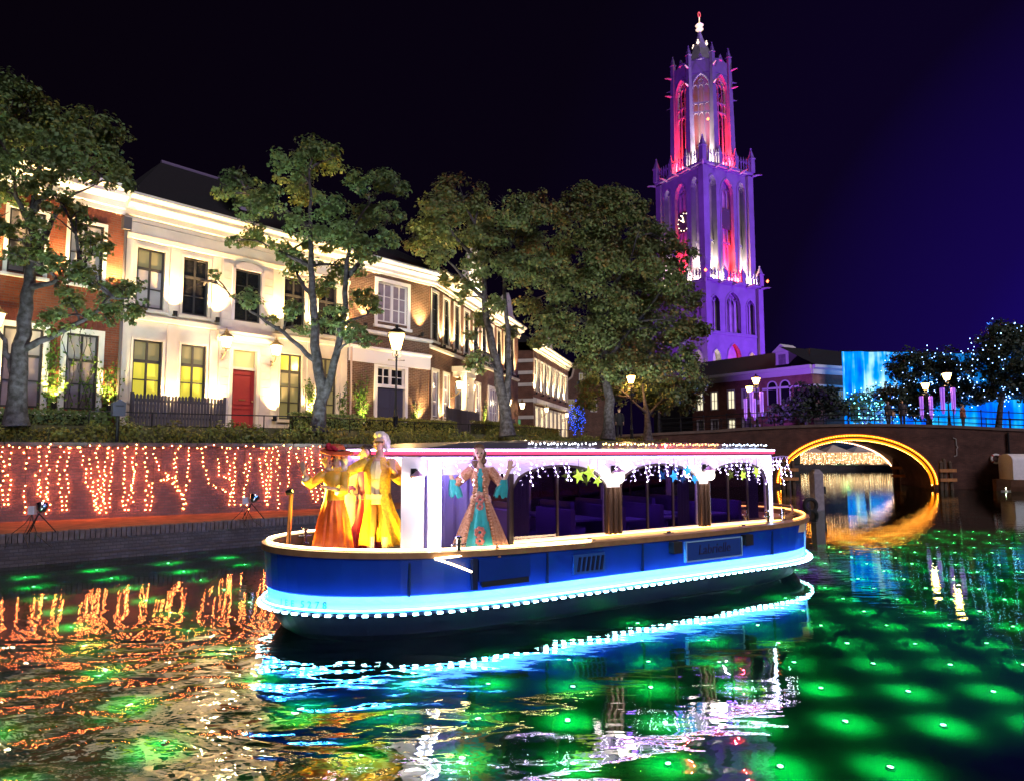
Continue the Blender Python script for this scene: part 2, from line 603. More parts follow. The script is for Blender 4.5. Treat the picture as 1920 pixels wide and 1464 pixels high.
# quay edge: battered brick face, stone ledge and a course of upright coping bricks
edge_m = brick_mat('quay_brick', (0.10, 0.085, 0.09), (0.07, 0.06, 0.065), (0.05, 0.045, 0.045))
b = MB()
ribbon(b, EDGE, EDGE, -1.2, 0.16)
ribbon(b, EDGE, offset_line(EDGE, 0.10), 0.16, 0.19)
ribbon(b, offset_line(EDGE, 0.10), offset_line(EDGE, 0.10), 0.19, PROM_Z - 0.20)
quay_edge = b.build('quay_edge', edge_m)
tag(quay_edge, 'low dark brick canal edge below the red promenade, left of the boat', 'quay')
b = MB()
for (x, y, h) in along(offset_line(EDGE, 0.10), 0.105):
    if x > 2 or x < -16: continue
    st = len(b.v)
    b.box(-0.044, 0.044, -0.02 - rnd.random() * 0.012, 0.24, PROM_Z - 0.199, PROM_Z + rnd.random() * 0.012)
    b.xf(Matrix.Translation((x, y, 0)) @ Matrix.Rotation(h, 4, 'Z'), st)
o = b.build('coping_brick', mat('coping_brick', (0.13, 0.10, 0.10), 0.85, var=0.4, vscale=9), quay_edge)
o['kind'] = 'stuff'
b = MB()
ribbon(b, offset_line(EDGE, 0.12), offset_line(EDGE, 0.32), PROM_Z - 0.03, PROM_Z - 0.03)
b.build('coping_bed', mat('mortar', (0.09, 0.08, 0.08), 0.9), quay_edge)

# retaining wall with a stone coping
wall_m = brick_mat('retaining_brick', (0.24, 0.12, 0.12), (0.18, 0.095, 0.10), (0.14, 0.11, 0.11), bump=0.8)
TOPZ = 2.62
b = MB(); ribbon(b, WALL, WALL, PROM_Z - 0.3, TOPZ)
ribbon(b, WALL, offset_line(WALL, 0.45), TOPZ, TOPZ)
quay_wall = b.build('quay_wall', wall_m)
tag(quay_wall, 'purplish brick retaining wall hung with strings of warm fairy lights', 'wall')
b = MB()
for i in range(len(WALL) - 1):
    a, c = Vector(WALL[i]), Vector(WALL[i + 1]); L = (c - a).length
    k = int(L / 0.9)
    for j in range(k):
        st = len(b.v)
        b.box(j * L / k + 0.01, (j + 1) * L / k - 0.01, -0.07, 0.38, TOPZ + 0.003, TOPZ + 0.11)
        b.xf(Matrix.Translation((a.x, a.y, 0)) @ Matrix.Rotation(math.atan2(c.y - a.y, c.x - a.x), 4, 'Z'), st)
o = b.build('coping_stone', mat('coping_stone', (0.16, 0.13, 0.13), 0.9, var=0.5, vscale=5, bump=0.4), quay_wall)
o['kind'] = 'stuff'

# planted bank between wall and street, street, land beyond
bank_m = mat('bank_soil', (0.055, 0.06, 0.03), 0.95, var=0.6, vscale=3, bump=0.6, bscale=20)
B2 = offset_line(WALL, 0.45); B3 = offset_line(WALL, 1.5)
b = MB(); ribbon(b, B2, B3, TOPZ - 0.02, STREET_Z - 0.02)
struct(b.build('planted_bank', bank_m))
street_m = mat('street_paving', (0.12, 0.10, 0.095), 0.85, var=0.4, vscale=4, bump=0.3, bscale=50)
far_line = [(-60, 20), (-45, 45), (-25, 62), (0, 80), (6, 92)]
b = MB(); ribbon(b, B3, far_line, STREET_Z, STREET_Z)
b.add([(10.8, 49.7, STREET_Z), (20.4, 56.3, STREET_Z), (37, 92, STREET_Z), (6, 92, STREET_Z)], [(0, 1, 2, 3)])
b.quad((20.4, 56.3, STREET_Z), (37, 92, STREET_Z), (37, 92, -1), (20.4, 56.3, -1))
struct(b.build('street', street_m))
land_m = mat('far_ground', (0.06, 0.06, 0.055), 0.95, var=0.4, vscale=0.5)
b = MB()
b.quad((-300, 92, STREET_Z - 0.02), (37, 92, STREET_Z - 0.02), (37, 600, STREET_Z - 0.02), (-300, 600, STREET_Z - 0.02))
b.quad((37, 100, STREET_Z - 0.02), (300, 100, STREET_Z - 0.02), (300, 600, STREET_Z - 0.02), (37, 600, STREET_Z - 0.02))
b.quad((37, 100, 0.5), (56, 100, 0.5), (56, 100, STREET_Z - 0.02), (37, 100, STREET_Z - 0.02))
b.add([(31, 53.6, STREET_Z), (300, 53.6, STREET_Z), (300, 100, STREET_Z), (55.5, 100, STREET_Z), (53, 92, STREET_Z)], [(0, 1, 2, 3, 4)])
b.quad((31, 53.6, -1), (53, 92, -1), (53, 92, STREET_Z), (31, 53.6, STREET_Z))
struct(b.build('ground', land_m))
b = MB(); b.box(36.8, 55.9, 92.0, 99.99, -1, 0.6)
struct(b.build('far_quay', edge_m))

# ------------------------------------------------------------------ underwater lamps in a grid on the bed
lens_m = glow('green_lens', (0.50, 1.0, 0.60), 9.0, sample=False)
brass_m = mat('lamp_metal', (0.03, 0.035, 0.03), 0.8)
b = MB()
b.lathe([(0.045, 0.0), (0.045, 0.015), (0.03, 0.025), (0.03, 0.045)], 10)
lamp_body = b.mesh('lamp_body', brass_m, True)
b = MB(); b.lathe([(0.027, 0.046), (0.020, 0.055), (0.006, 0.059)], 10)
lamp_lens = b.mesh('lens', lens_m, True)
green = bpy.data.lights.new('underwater_light', 'SPOT'); green.spot_size = RAD(172); green.spot_blend = 0.8
green.energy = 48; green.color = (0.0, 1.0, 0.16); green.shadow_soft_size = 0.012
def in_poly(x, y, P):
    c = False
    for (x1, y1), (x2, y2) in zip(P, P[1:] + P[:1]):
        if (y1 > y) != (y2 > y) and x < (x2 - x1) * (y - y1) / (y2 - y1) + x1:
            c = not c
    return c
BO = Vector((-1.47, 11.22)); BA = RAD(32.7)
def to_boat(x, y):
    d = Vector((x, y)) - BO
    return d.x * math.cos(BA) + d.y * math.sin(BA), -d.x * math.sin(BA) + d.y * math.cos(BA)
quay_poly = [(-60, -0.5)] + EDGE + [(12.6, 160), (-60, 160)]
lamps_ = []
for i in range(-22, 14):
    for j in range(-4, 20):
        x = 3.52 + 0.97 * i + 0.10 * j; y = 7.45 - 0.06 * i + 0.93 * j
        x += rnd.uniform(-0.05, 0.05); y += rnd.uniform(-0.05, 0.05)
        if y < 4.2 or y > 23 or abs(x) > 0.80 * y + 0.3: continue
        if in_poly(x - 0.3, y + 0.3, quay_poly): continue
        if x > 4.3 and y < 7.0: continue                 # the grid ends before the near right corner
        bx, by = to_boat(x, y)
        if -2.2 < bx < 8.6 and abs(by) < 1.7: continue
        if bx > -1 and by >= 1.7: continue               # the berth behind the boat has none
        px = 960 + 1290 * x / y
        if px < 700 and (i + j) % 2: continue            # a sparser grid under the left bank
        lamps_.append((j, x, y))
def ordinal(n):
    return '%d%s' % (n, 'th' if 10 <= n % 100 <= 20 else {1: 'st', 2: 'nd', 3: 'rd'}.get(n % 10, 'th'))
rows_ = sorted(set(q[0] for q in lamps_))
for ri, j in enumerate(rows_):
    for ci, (_, x, y) in enumerate(sorted(q for q in lamps_ if q[0] == j)):
        o = place('underwater_lamp', lamp_body, None, (x, y, -1.0))
        tag(o, 'green underwater lamp, %s from the left in the %s row from the camera' % (ordinal(ci + 1), ordinal(ri + 1)), 'lamp', 'green underwater lamps')
        place('lens', lamp_lens, o)
        g = bpy.data.objects.new('underwater_light', green); C.objects.link(g)
        g.parent = o; g.location = (0, 0, 0.14)

# ------------------------------------------------------------------ bridge
BRL = (23.25, 47.0, 0.0); BRR = RAD(-14)
HALF, SPR, RISE = 4.80, 0.25, 3.12
def deck_z(u):
    return 4.32 - 0.0042 * u * u if abs(u) < 9 else 4.32 - 0.0042 * 81 - 0.045 * (abs(u) - 9)
def arch_z(u):
    if abs(u) >= HALF: return -1.0
    return SPR + RISE * math.sqrt(1 - (u / HALF) ** 2)
bridge_m = brick_mat('bridge_brick', (0.14, 0.062, 0.045), (0.10, 0.046, 0.035), (0.06, 0.045, 0.04), wear=0.5)
bridge = thing('arch_bridge', 'dark brick arch bridge over the canal with glowing amber arch', 'bridge', BRL, BRR)
US = sorted(set([-16, -13, -11, -9, -7, -6, 6, 7, 9, 11, 13, 16, 20] + [HALF * math.sin(PI * k / 40) for k in range(-20, 21)]))
b = MB()
BW = 8.0
for y in (0.0, BW):
    for u, w in zip(US[:-1], US[1:]):
        mid = (u + w) / 2
        if abs(mid) < HALF:
            zl, zr = max(arch_z(u), SPR) if abs(u) < HALF else SPR, max(arch_z(w), SPR) if abs(w) < HALF else SPR
        else:
            zl = zr = -1.0
        b.quad((u, y, zl), (w, y, zr), (w, y, deck_z(w)), (u, y, deck_z(u)))
for u, w in zip(US[:-1], US[1:]):
    if abs((u + w) / 2) < HALF:
        zl = max(arch_z(u), SPR) if abs(u) < HALF else SPR
        zr = max(arch_z(w), SPR) if abs(w) < HALF else SPR
        b.quad((u, 0, zl), (w, 0, zr), (w, BW, zr), (u, BW, zl))
for s_ in (-1, 1):
    b.quad((s_ * HALF, 0, -1), (s_ * HALF, BW, -1), (s_ * HALF, BW, SPR), (s_ * HALF, 0, SPR))
b.build('wall', bridge_m, bridge)
# projecting voussoir ring
b = MB()
K = 64
for k in range(K):
    a0, a1 = PI * k / K + 0.004, PI * (k + 1) / K - 0.004
    q = []
    for r_ in (0.0, 0.36):
        for a in (a0, a1):
            q.append((-(HALF + r_) * math.cos(a), SPR + (RISE + r_) * math.sin(a)))
    p0, p1, p2, p3 = q[0], q[1], q[3], q[2]
    y0 = -0.035 - 0.012 * rnd.random()
    b.add([(p[0], y, p[1]) for y in (y0, 0.02) for p in (p0, p1, p2, p3)],
          [(0, 1, 2, 3), (7, 6, 5, 4), (0, 4, 5, 1), (1, 5, 6, 2), (2, 6, 7, 3), (3, 7, 4, 0)])
o = b.build('voussoir', mat('voussoir', (0.14, 0.07, 0.05), 0.85, var=0.4, vscale=4), bridge); o['kind'] = 'stuff'
for y0, y1 in ((-0.09, 0.35), (BW - 0.35, BW + 0.09)):
    b = MB()
    for u, w in zip(US[:-1], US[1:]):
        st = len(b.v)
        vs_ = [(u, y0, deck_z(u) - 0.16), (w, y0, deck_z(w) - 0.16), (w, y1, deck_z(w) - 0.16), (u, y1, deck_z(u) - 0.16),
               (u, y0, deck_z(u) + 0.03), (w, y0, deck_z(w) + 0.03), (w, y1, deck_z(w) + 0.03), (u, y1, deck_z(u) + 0.03)]
        b.add(vs_, [(0, 3, 2, 1), (4, 5, 6, 7), (0, 1, 5, 4), (2, 3, 7, 6)])
    b.build('coping', mat('bridge_coping', (0.14, 0.09, 0.07), 0.8, var=0.3, vscale=3), bridge)
b = MB()
for u, w in zip(US[:-1], US[1:]):
    b.quad((u, 0.3, deck_z(u)), (w, 0.3, deck_z(w)), (w, BW - 0.3, deck_z(w)), (u, BW - 0.3, deck_z(u)))
b.build('deck', street_m, bridge)
# wrought iron wall anchor, shaped like a curly brace
b = MB()
b.tube([(6.15 + x, -0.03, 2.75 + z) for x, z in ((-.1, .6), (.05, .55), (.06, .3), (.06, .12), (.14, 0), (.06, -.12), (.06, -.3), (.05, -.55), (-.1, -.6))], 0.035, 6)
b.build('wall_anchor', mat('pale_iron', (0.30, 0.27, 0.25), 0.6), bridge)
b = MB(); b.tube([(9.2, -0.10, 0.2), (9.2, -0.10, 3.7)], 0.06, 8)
b.build('drain_pipe', mat('black_iron', (0.02, 0.02, 0.022), 0.45, metal=0.6), bridge)
# railings
iron = mat('black_iron', (0.02, 0.02, 0.022), 0.45, metal=0.6)
def bridge_xy(u, y, z):
    c, s = math.cos(BRR), math.sin(BRR)
    return (BRL[0] + u * c - y * s, BRL[1] + u * s + y * c, z)
for y, lab in ((0.10, 'thin black iron railing along the near edge of the bridge'),
               (BW - 0.10, 'thin black iron railing along the far edge of the bridge')):
    rl = thing('bridge_railing', lab, 'railing', BRL, BRR, 'bridge railings')
    for h in (0.25, 0.62, 1.02):
        b = MB(); b.tube([(u, y, deck_z(u) + h) for u in (-13, -11, -9, -7, -5, -3, -1, 1, 3, 5, 7, 9, 11, 13, 16)], 0.022 if h < 1 else 0.032, 6)
        b.build('rail', iron, rl)
    b = MB(); b.tube([(0, 0, 0.03), (0, 0, 1.06)], 0.03, 6); b.ball((0, 0, 1.09), 0.05, 6, 4)
    post = b.mesh('railing_post', iron)
    for k in range(19):
        u = -13 + k * 1.6
        place('railing_post', post, rl, (u, y, deck_z(u)))
# amber light rope round the arch, two rows of bulbs
rope = thing('arch_light_rope', 'amber rope of bulbs glowing along the front of the bridge arch', 'light rope', BRL, BRR)
def ell(a, r):
    return (-(HALF + r) * math.cos(a), SPR + 0.05 + (RISE + r) * math.sin(a))
amber = glow('amber_bulb', (1.0, 0.38, 0.05), 44.0)
amber_tube = glow('amber_tube', (1.0, 0.20, 0.005), 2.2)
for r_, yr in ((-0.09, 0.12), (0.14, -0.13)):
    b = MB()
    b.tube([(ell(PI * k / 60, r_)[0], yr * .6, ell(PI * k / 60, r_)[1]) for k in range(0, 61)], 0.075, 8)
    b.build('light_tube', amber_tube, rope)
    b = MB()
    for k in range(92):
        u, z = ell(PI * (k + 0.5) / 92, r_)
        b.octa((u, yr, z - (.09 if r_ < 0 else 0)), 0.036)
    o = b.build('bulbs', amber, rope, normals=False); o['kind'] = 'stuff'
b = MB()
for k in range(40):
    u, z = ell(PI * (0.45 + 0.53 * (k + 0.5) / 40), -0.16)
    b.octa((u, BW - 0.12, z), 0.035)
st = b.build('fairy_light_string', glow('rose_bulb', (1.0, 0.50, 0.25), 40), None, loc=BRL, rz=BRR, normals=False)
tag(st, 'string of small white bulbs around the far side of the bridge arch', 'string lights')
# life ring on the bridge face
ring = thing('life_ring', 'white life ring hanging on the bridge wall beside the drain pipe', 'life ring', bridge_xy(8.45, -0.07, 2.0), BRR)
b = MB()
b.tube([(0.27 * math.cos(a), 0, 0.27 * math.sin(a)) for a in [2 * PI * k / 24 for k in range(25)]], 0.065, 8, cap=False)
b.build('ring', mat('ring_white', (0.75, 0.72, 0.68), 0.6), ring, True)
b = MB()
for q in range(4):
    a = PI / 4 + q * PI / 2
    b.tube([(0.27 * math.cos(a + t), 0, 0.27 * math.sin(a + t)) for t in (-.16, 0, .16)], 0.07, 8)
b.build('red_band', mat('ring_red', (0.6, 0.06, 0.03), 0.6), ring, True)
# ================================================================== houses along the quay
cream = mat('cream_stucco', (0.74, 0.66, 0.56), 0.8, var=0.20, vscale=1.1, bump=0.12, bscale=30)
white = mat('white_paint', (0.80, 0.77, 0.74), 0.55, var=0.06, vscale=3)
darkwood = mat('dark_window_frame', (0.035, 0.034, 0.036), 0.45)
whiteframe = mat('white_window_frame', (0.72, 0.68, 0.70), 0.5)
stone = mat('sill_stone', (0.42, 0.38, 0.36), 0.8, var=0.2)
slate = mat('roof_slate', (0.009, 0.008, 0.011), 0.85, var=0.4, vscale=8, bump=0.4, bscale=14)
brick_red = brick_mat('red_house_brick', (0.32, 0.085, 0.038), (0.24, 0.065, 0.032), (0.20, 0.13, 0.10))
brick_brown = brick_mat('brown_house_brick', (0.17, 0.085, 0.055), (0.115, 0.06, 0.042), (0.28, 0.22, 0.17), bump=0.9)
brick_side = brick_mat('side_house_brick', (0.24, 0.10, 0.06), (0.17, 0.075, 0.048), (0.26, 0.19, 0.14), bump=0.8)
glass_dark = mat('pane_dark', (0.012, 0.012, 0.016), 0.06, spec=0.6)
glass_blind = mat('pane_blind', (0.46, 0.42, 0.42), 0.25, spec=0.6, var=0.25, vscale=1.5)
glass_pink = mat('pane_blind_mauve', (0.30, 0.24, 0.30), 0.2, spec=0.6, var=0.3, vscale=2)
glass_lit = mat('pane_lit', (0.3, 0.3, 0.06), 0.15, emit=(0.80, 0.66, 0.05), strength=0.55, spec=0.6)
glass_dim = mat('pane_dim', (0.16, 0.15, 0.11), 0.15, emit=(0.6, 0.5, 0.12), strength=0.16, spec=0.6)
glass_transom = mat('pane_transom', (0.45, 0.40, 0.22), 0.3, emit=(0.9, 0.7, 0.2), strength=0.28)
UPL = (1.0, 0.60, 0.21)
UPK = 4.2
ORD = ['first', 'second', 'third', 'fourth', 'fifth', 'sixth', 'seventh', 'eighth', 'ninth', 'tenth', 'eleventh', 'twelfth', 'thirteenth', 'fourteenth', 'fifteenth', 'sixteenth', 'seventeenth', 'eighteenth', 'nineteenth', 'twentieth']

PANES = {}
def pane_mesh(w, h, m):
    k = (round(w, 3), round(h, 3), m.name)
    if k not in PANES:
        b = MB(); b.box(0, k[0], 0, 0.012, 0, k[1]); PANES[k] = b.mesh('pane', m)
    return PANES[k]

def window(par, u0, u1, v0, v1, cols=2, rows=(1, 1, 1), fm=None, pm=None, casing=0.0, cm=None,
           y=0.0, dep=0.10, fw=0.06, mw=0.03, thick=0, sill=True, gap=0.0, flip=False):
    """window in a wall at y: frame with bars (the part), its panes, casing and sill below it.
    pm: one material or a list row by row (bottom up); thick: index of the bar above which a heavy transom sits"""
    fm = fm or darkwood
    s0 = y + dep
    b = MB()
    b.box(u0, u0 + fw, s0 - 0.05, s0 + 0.04, v0, v1); b.box(u1 - fw, u1, s0 - 0.05, s0 + 0.04, v0, v1)
    b.box(u0 + fw, u1 - fw, s0 - 0.05, s0 + 0.04, v0, v0 + fw); b.box(u0 + fw, u1 - fw, s0 - 0.05, s0 + 0.04, v1 - fw, v1)
    W = u1 - u0 - 2 * fw; H = v1 - v0 - 2 * fw
    tot = sum(rows); z = v0 + fw; cells = []
    for r, hh in enumerate(rows):
        zz = z + H * hh / tot
        if r < len(rows) - 1:
            t = mw * (2.6 if thick and r == thick - 1 else 1.0)
            b.box(u0 + fw, u1 - fw, s0 - 0.03, s0 + 0.03, zz - t / 2, zz + t / 2)
        cells.append((z, zz)); z = zz
    for c in range(1, cols):
        uc = u0 + fw + W * c / cols
        mm = mw * (1.7 if c == cols / 2 else 1.0)
        b.box(uc - mm / 2, uc + mm / 2, s0 - 0.035, s0 + 0.028, v0 + fw, v1 - fw)
    w = b.build('window', fm, par)
    for r, (za, zb) in enumerate(cells):
        m = pm[r] if isinstance(pm, (list, tuple)) else pm
        for c in range(cols):
            ua = u0 + fw + W * c / cols; ub = u0 + fw + W * (c + 1) / cols
            place('pane', pane_mesh(ub - ua, zb - za, m), w, (ua, s0 + 0.006, za))
    if casing:
        b = MB(); cm = cm or white
        b.box(u0 - casing, u0, y - 0.035, s0, v0 - casing * 0.6, v1); b.box(u1, u1 + casing, y - 0.035, s0, v0 - casing * 0.6, v1)
        b.box(u0 - casing, u1 + casing, y - 0.042, s0, v1, v1 + casing)
        b.build('casing', cm, w)
    if sill:
        b = MB(); b.box(u0 - casing - 0.05, u1 + casing + 0.05, y - 0.11, y + 0.06, v0 - 0.09 - casing * 0.6, v0 - casing * 0.6 - 0.002)
        b.build('sill', cm or stone, w)
    return w

def walls(mb, u0, u1, v0, v1, ops, y=0.0, rev=0.22, mi=0):
    us = sorted(set([u0, u1] + [o[0] for o in ops] + [o[1] for o in ops]))
    vv = sorted(set([v0, v1] + [o[2] for o in ops] + [o[3] for o in ops]))
    for a, c in zip(us[:-1], us[1:]):
        for d, e_ in zip(vv[:-1], vv[1:]):
            mu, mv = (a + c) / 2, (d + e_) / 2
            if any(o[0] < mu < o[1] and o[2] < mv < o[3] for o in ops): continue
            mb.quad((a, y, d), (c, y, d), (c, y, e_), (a, y, e_), mi)
    for (a, c, d, e_) in [o[:4] for o in ops]:
        mb.quad((a, y, d), (a, y + rev, d), (a, y + rev, e_), (a, y, e_), mi)
        mb.quad((c, y, d), (c, y + rev, d), (c, y + rev, e_), (c, y, e_), mi)
        mb.quad((a, y, e_), (c, y, e_), (c, y + rev, e_), (a, y + rev, e_), mi)
        mb.quad((a, y, d), (c, y, d), (c, y + rev, d), (a, y + rev, d), mi)
        mb.quad((a, y + rev, d), (c, y + rev, d), (c, y + rev, e_), (a, y + rev, e_), mi)

def shell(mb, u0, u1, v0, v1, depth, mi=0):
    mb.quad((u0, 0, v0), (u0, depth, v0), (u0, depth, v1), (u0, 0, v1), mi)
    mb.quad((u1, 0, v0), (u1, depth, v0), (u1, depth, v1), (u1, 0, v1), mi)
    mb.quad((u0, depth, v0), (u1, depth, v0), (u1, depth, v1), (u0, depth, v1), mi)
    mb.quad((u0, 0, v1), (u1, 0, v1), (u1, depth, v1), (u0, depth, v1), mi)

def cornice(par, u0, u1, v, h, m, out=0.45):
    b = MB()
    b.run([(0.0, v), (-0.06, v), (-0.06, v + h * .18), (-0.14, v + h * .22), (-0.14, v + h * .45), (-out * .7, v + h * .62),
           (-out * .7, v + h * .78), (-out, v + h * .88), (-out, v + h), (0.0, v + h)], u0, u1)
    return b.build('cornice', m, par)

def hip_roof(par, u0, u1, depth, v, h, inset, m, over=0.3):
    b = MB()
    a = [(u0, -over, v), (u1, -over, v), (u1, depth + over, v), (u0, depth + over, v)]
    t = [(u0 + inset, depth * .45, v + h), (u1 - inset, depth * .45, v + h), (u1 - inset, depth * .55, v + h), (u0 + inset, depth * .55, v + h)]
    b.add(a + t, [(0, 1, 5, 4), (1, 2, 6, 5), (2, 3, 7, 6), (3, 0, 4, 7), (4, 5, 6, 7), (0, 3, 2, 1)])
    return b.build('roof', m, par)

# wall uplight: bracket, can and the light itself
b = MB(); b.box(-0.03, 0.03, -0.22, 0.0, -0.03, 0.02); b.lathe([(0.055, -0.06), (0.07, -0.05), (0.075, 0.12), (0.06, 0.12)], 10, (0, -0.22, 0))
upl_body = b.mesh('uplight', mat('black_iron', (0.02, 0.02, 0.022), 0.45, metal=0.6), True)
b = MB(); b.lathe([(0.058, 0.118), (0.03, 0.124)], 10, (0, -0.22, 0))
upl_lens = b.mesh('lens', glow('uplight_lens', (1, 0.80, 0.5), 12, sample=False))
def uplight(frame, u, v, power, label, col=UPL, lean=0.06, cone=95, off=0.22):
    loc, rz = frame
    c, s = math.cos(rz), math.sin(rz)
    o = place('wall_uplight', upl_body, None, (loc[0] + u * c, loc[1] + u * s, loc[2] + v), rz)
    tag(o, label, 'wall light', 'wall uplights')
    place('lens', upl_lens, o)
    lamp('uplight_beam', 'SPOT', (0, -off - 0.05, 0.20), power * UPK, col, o, (0, -off + 0.12, 2.0), cone, 0.9, 0.04)
    return o

R1 = ((-12.4, 21.96, STREET_Z), RAD(49))
# ---------------------------------------------------------------- red brick house
house = thing('red_brick_house', 'red brick house with white cornice and climbing plants behind the left tree', 'house', *R1)
ops_u = [(-1.77, -0.84, 4.42, 6.30), (-3.32, -2.42, 4.42, 6.30), (-4.95, -4.05, 4.42, 6.30)]
ops_l = [(-1.70, -0.83, 0.50, 2.82), (-3.30, -2.30, 0.50, 2.82), (-4.95, -4.05, 0.50, 2.82)]
b = MB(); walls(b, -7.0, -0.24, -0.4, 6.85, ops_u + ops_l); shell(b, -7.0, -0.24, -0.4, 6.85, 8)
b.build('wall', brick_red, house)
for o in ops_u:
    window(house, *o, cols=2, rows=(1, 1), pm=[glass_blind, glass_blind], casing=0.10)
for o in ops_l:
    window(house, *o, cols=2, rows=(1, 1, 1.05), thick=2, pm=[glass_pink, glass_pink, glass_blind], casing=0.16)
b = MB()
for o in ops_u + ops_l:                     # soldier course lintels
    k = 9; u0, u1 = o[0] - 0.18, o[1] + 0.18
    for j in range(k):
        b.box(u0 + (u1 - u0) * j / k + 0.006, u0 + (u1 - u0) * (j + 1) / k - 0.006, -0.018, 0.01, o[3] + 0.18, o[3] + 0.52)
o = b.build('lintel_brick', mat('lintel_brick', (0.20, 0.05, 0.03), 0.85, var=0.3, vscale=9), house); o['kind'] = 'stuff'
cornice(house, -7.0, -0.26, 6.85, 0.85, white, 0.5)
hip_roof(house, -7.0, -0.26, 8, 7.72, 2.0, 1.8, slate)
for u, v, p, lab in [(-2.10, 4.15, 190, 'orange wall uplight between the upper windows of the red brick house'),
                     (-0.50, 4.15, 190, 'orange wall uplight at the upper right corner of the red brick house'),
                     (-3.75, 4.15, 190, 'orange wall uplight at the upper left edge of the red brick house')]:
    uplight(R1, u, v, p, lab, (1.0, 0.62, 0.24))
for u, lab in [(-2.0, 'ground uplight in the climbing plant left of the tall mauve window'),
               (-0.52, 'ground uplight in the climbing plant by the downpipe of the red house'),
               (-3.7, 'ground uplight at the far left of the red brick house')]:
    uplight(R1, u, 0.55, 120, lab, (1.0, 0.72, 0.22))

# ---------------------------------------------------------------- cream stucco house
house = thing('cream_stucco_house', 'cream stucco townhouse with red door and heavy lit cornice', 'house', *R1)
U1, U2 = -0.22, 8.48
ops_u = [(0.17, 1.05, 3.92, 5.90), (1.67, 2.54, 3.92, 5.90), (5.50, 6.40, 3.92, 5.95), (7.02, 7.90, 3.92, 5.95)]
ops_l = [(0.18, 1.09, 0.90, 2.85), (1.70, 2.57, 0.90, 2.87), (5.42, 6.34, 0.45, 2.95), (7.02, 7.94, 0.45, 2.95)]
mid_u = (3.49, 4.50, 3.95, 5.85); door_o = (3.46, 4.46, 0.02, 2.92)
b = MB(); walls(b, U1, U2, -0.4, 6.3, ops_u + ops_l + [(3.0, 5.0, -0.4, 6.28)], rev=0.22)
shell(b, U1, U2, -0.4, 6.3, 8)
b.build('wall', cream, house)
b = MB(); walls(b, 3.0, 5.0, -0.4, 6.28, [mid_u, door_o], y=-0.07, rev=0.26)
b.quad((3.0, -0.07, -0.4), (3.0, 0.02, -0.4), (3.0, 0.02, 6.28), (3.0, -0.07, 6.28))
b.quad((5.0, -0.07, -0.4), (5.0, 0.02, -0.4), (5.0, 0.02, 6.28), (5.0, -0.07, 6.28))
b.build('centre_bay', mat('bay_stucco', (0.62, 0.53, 0.50), 0.8, var=0.12, vscale=3), house)
# rusticated blocks of the centre bay, each its own stone
q_m = mat('bay_block', (0.64, 0.55, 0.52), 0.8, var=0.14, vscale=3)
b = MB(); b.box(0.004, 0.396, -0.020, 0.004, 0.005, 0.287); block = b.mesh('stone_block', q_m)
for (ua, ub) in ((3.03, 3.43), (4.57, 4.97)):
    for k in range(20):
        z = 0.1 + 0.295 * k
        if 2.9 < z < 3.6: continue
        place('stone_block', block, house, (ua, -0.072, z))
for o, pm in zip(ops_u, ([glass_blind, glass_blind, glass_dim], [glass_dark] * 3, [glass_dark] * 3, [glass_dark] * 3)):
    window(house, *o, cols=2, rows=(1.1, 1.2, 1.1), thick=2, pm=pm, casing=0.09, cm=cream, mw=0.035)
window(house, *mid_u, cols=2, rows=(1.2, 1.2, 1), pm=[glass_dark] * 3, y=-0.07, sill=False)
b = MB()
arc = [(3.49 + 1.01 * k / 12, 5.85 + 0.16 * math.sin(PI * k / 12)) for k in range(13)]
for (p, q) in zip(arc[:-1], arc[1:]):
    quad_ = ((p[0], 5.85), (q[0], 5.85), (q[0], q[1] + 0.14), (p[0], p[1] + 0.14))
    b.add([(t[0], y, t[1]) for y in (-0.13, -0.06) for t in quad_],
          [(0, 1, 2, 3), (7, 6, 5, 4), (0, 4, 5, 1), (2, 6, 7, 3)])
b.box(3.37, 3.488, -0.13, -0.06, 3.95, 5.86); b.box(4.502, 4.62, -0.13, -0.06, 3.95, 5.86)
b.build('window_surround', mat('surround', (0.60, 0.51, 0.55), 0.7), house)
for i, o in enumerate(ops_l):
    if i < 2:
        window(house, *o, cols=2, rows=(1.15, 1.15, 1.2), thick=2, pm=[glass_lit, glass_lit, glass_dim], casing=0.07, cm=cream, mw=0.04)
    else:
        window(house, *o, cols=2, rows=(1, 1, 1, 1.05), thick=3, pm=[glass_dim, glass_dim, glass_dim, glass_lit if i == 2 else glass_dim],
               casing=0.05, cm=cream, mw=0.045)
# door, transom, surround
door = MB()
dm = mat('red_door', (0.33, 0.028, 0.030), 0.45, var=0.15, vscale=3)
door.box(3.50, 4.42, 0.04, 0.09, 0.05, 2.18)
dd = door.build('door', dm, house)
for (v0, v1) in ((0.15, 0.80), (0.92, 2.02)):
    b = MB()
    for (a, c, d, e_) in ((3.60, 4.32, v0, v0 + .03), (3.60, 4.32, v1 - .03, v1), (3.60, 3.63, v0, v1), (4.29, 4.32, v0, v1)):
        b.box(a, c, 0.015, 0.041, d, e_)
    b.build('door_panel', dm, dd)
b = MB(); b.box(3.84, 4.08, 0.02, 0.042, 1.08, 1.11); b.build('letter_slot', mat('brass', (0.6, 0.45, 0.2), 0.35, metal=1.0), dd)
b = MB(); b.ball((4.34, 0.0, 1.05), 0.035, 8, 5); b.build('handle', MATS['brass'], dd)
b = MB(); b.box(3.52, 4.40, 0.07, 0.085, 2.27, 2.88); b.build('transom_pane', glass_transom, house)
b = MB()
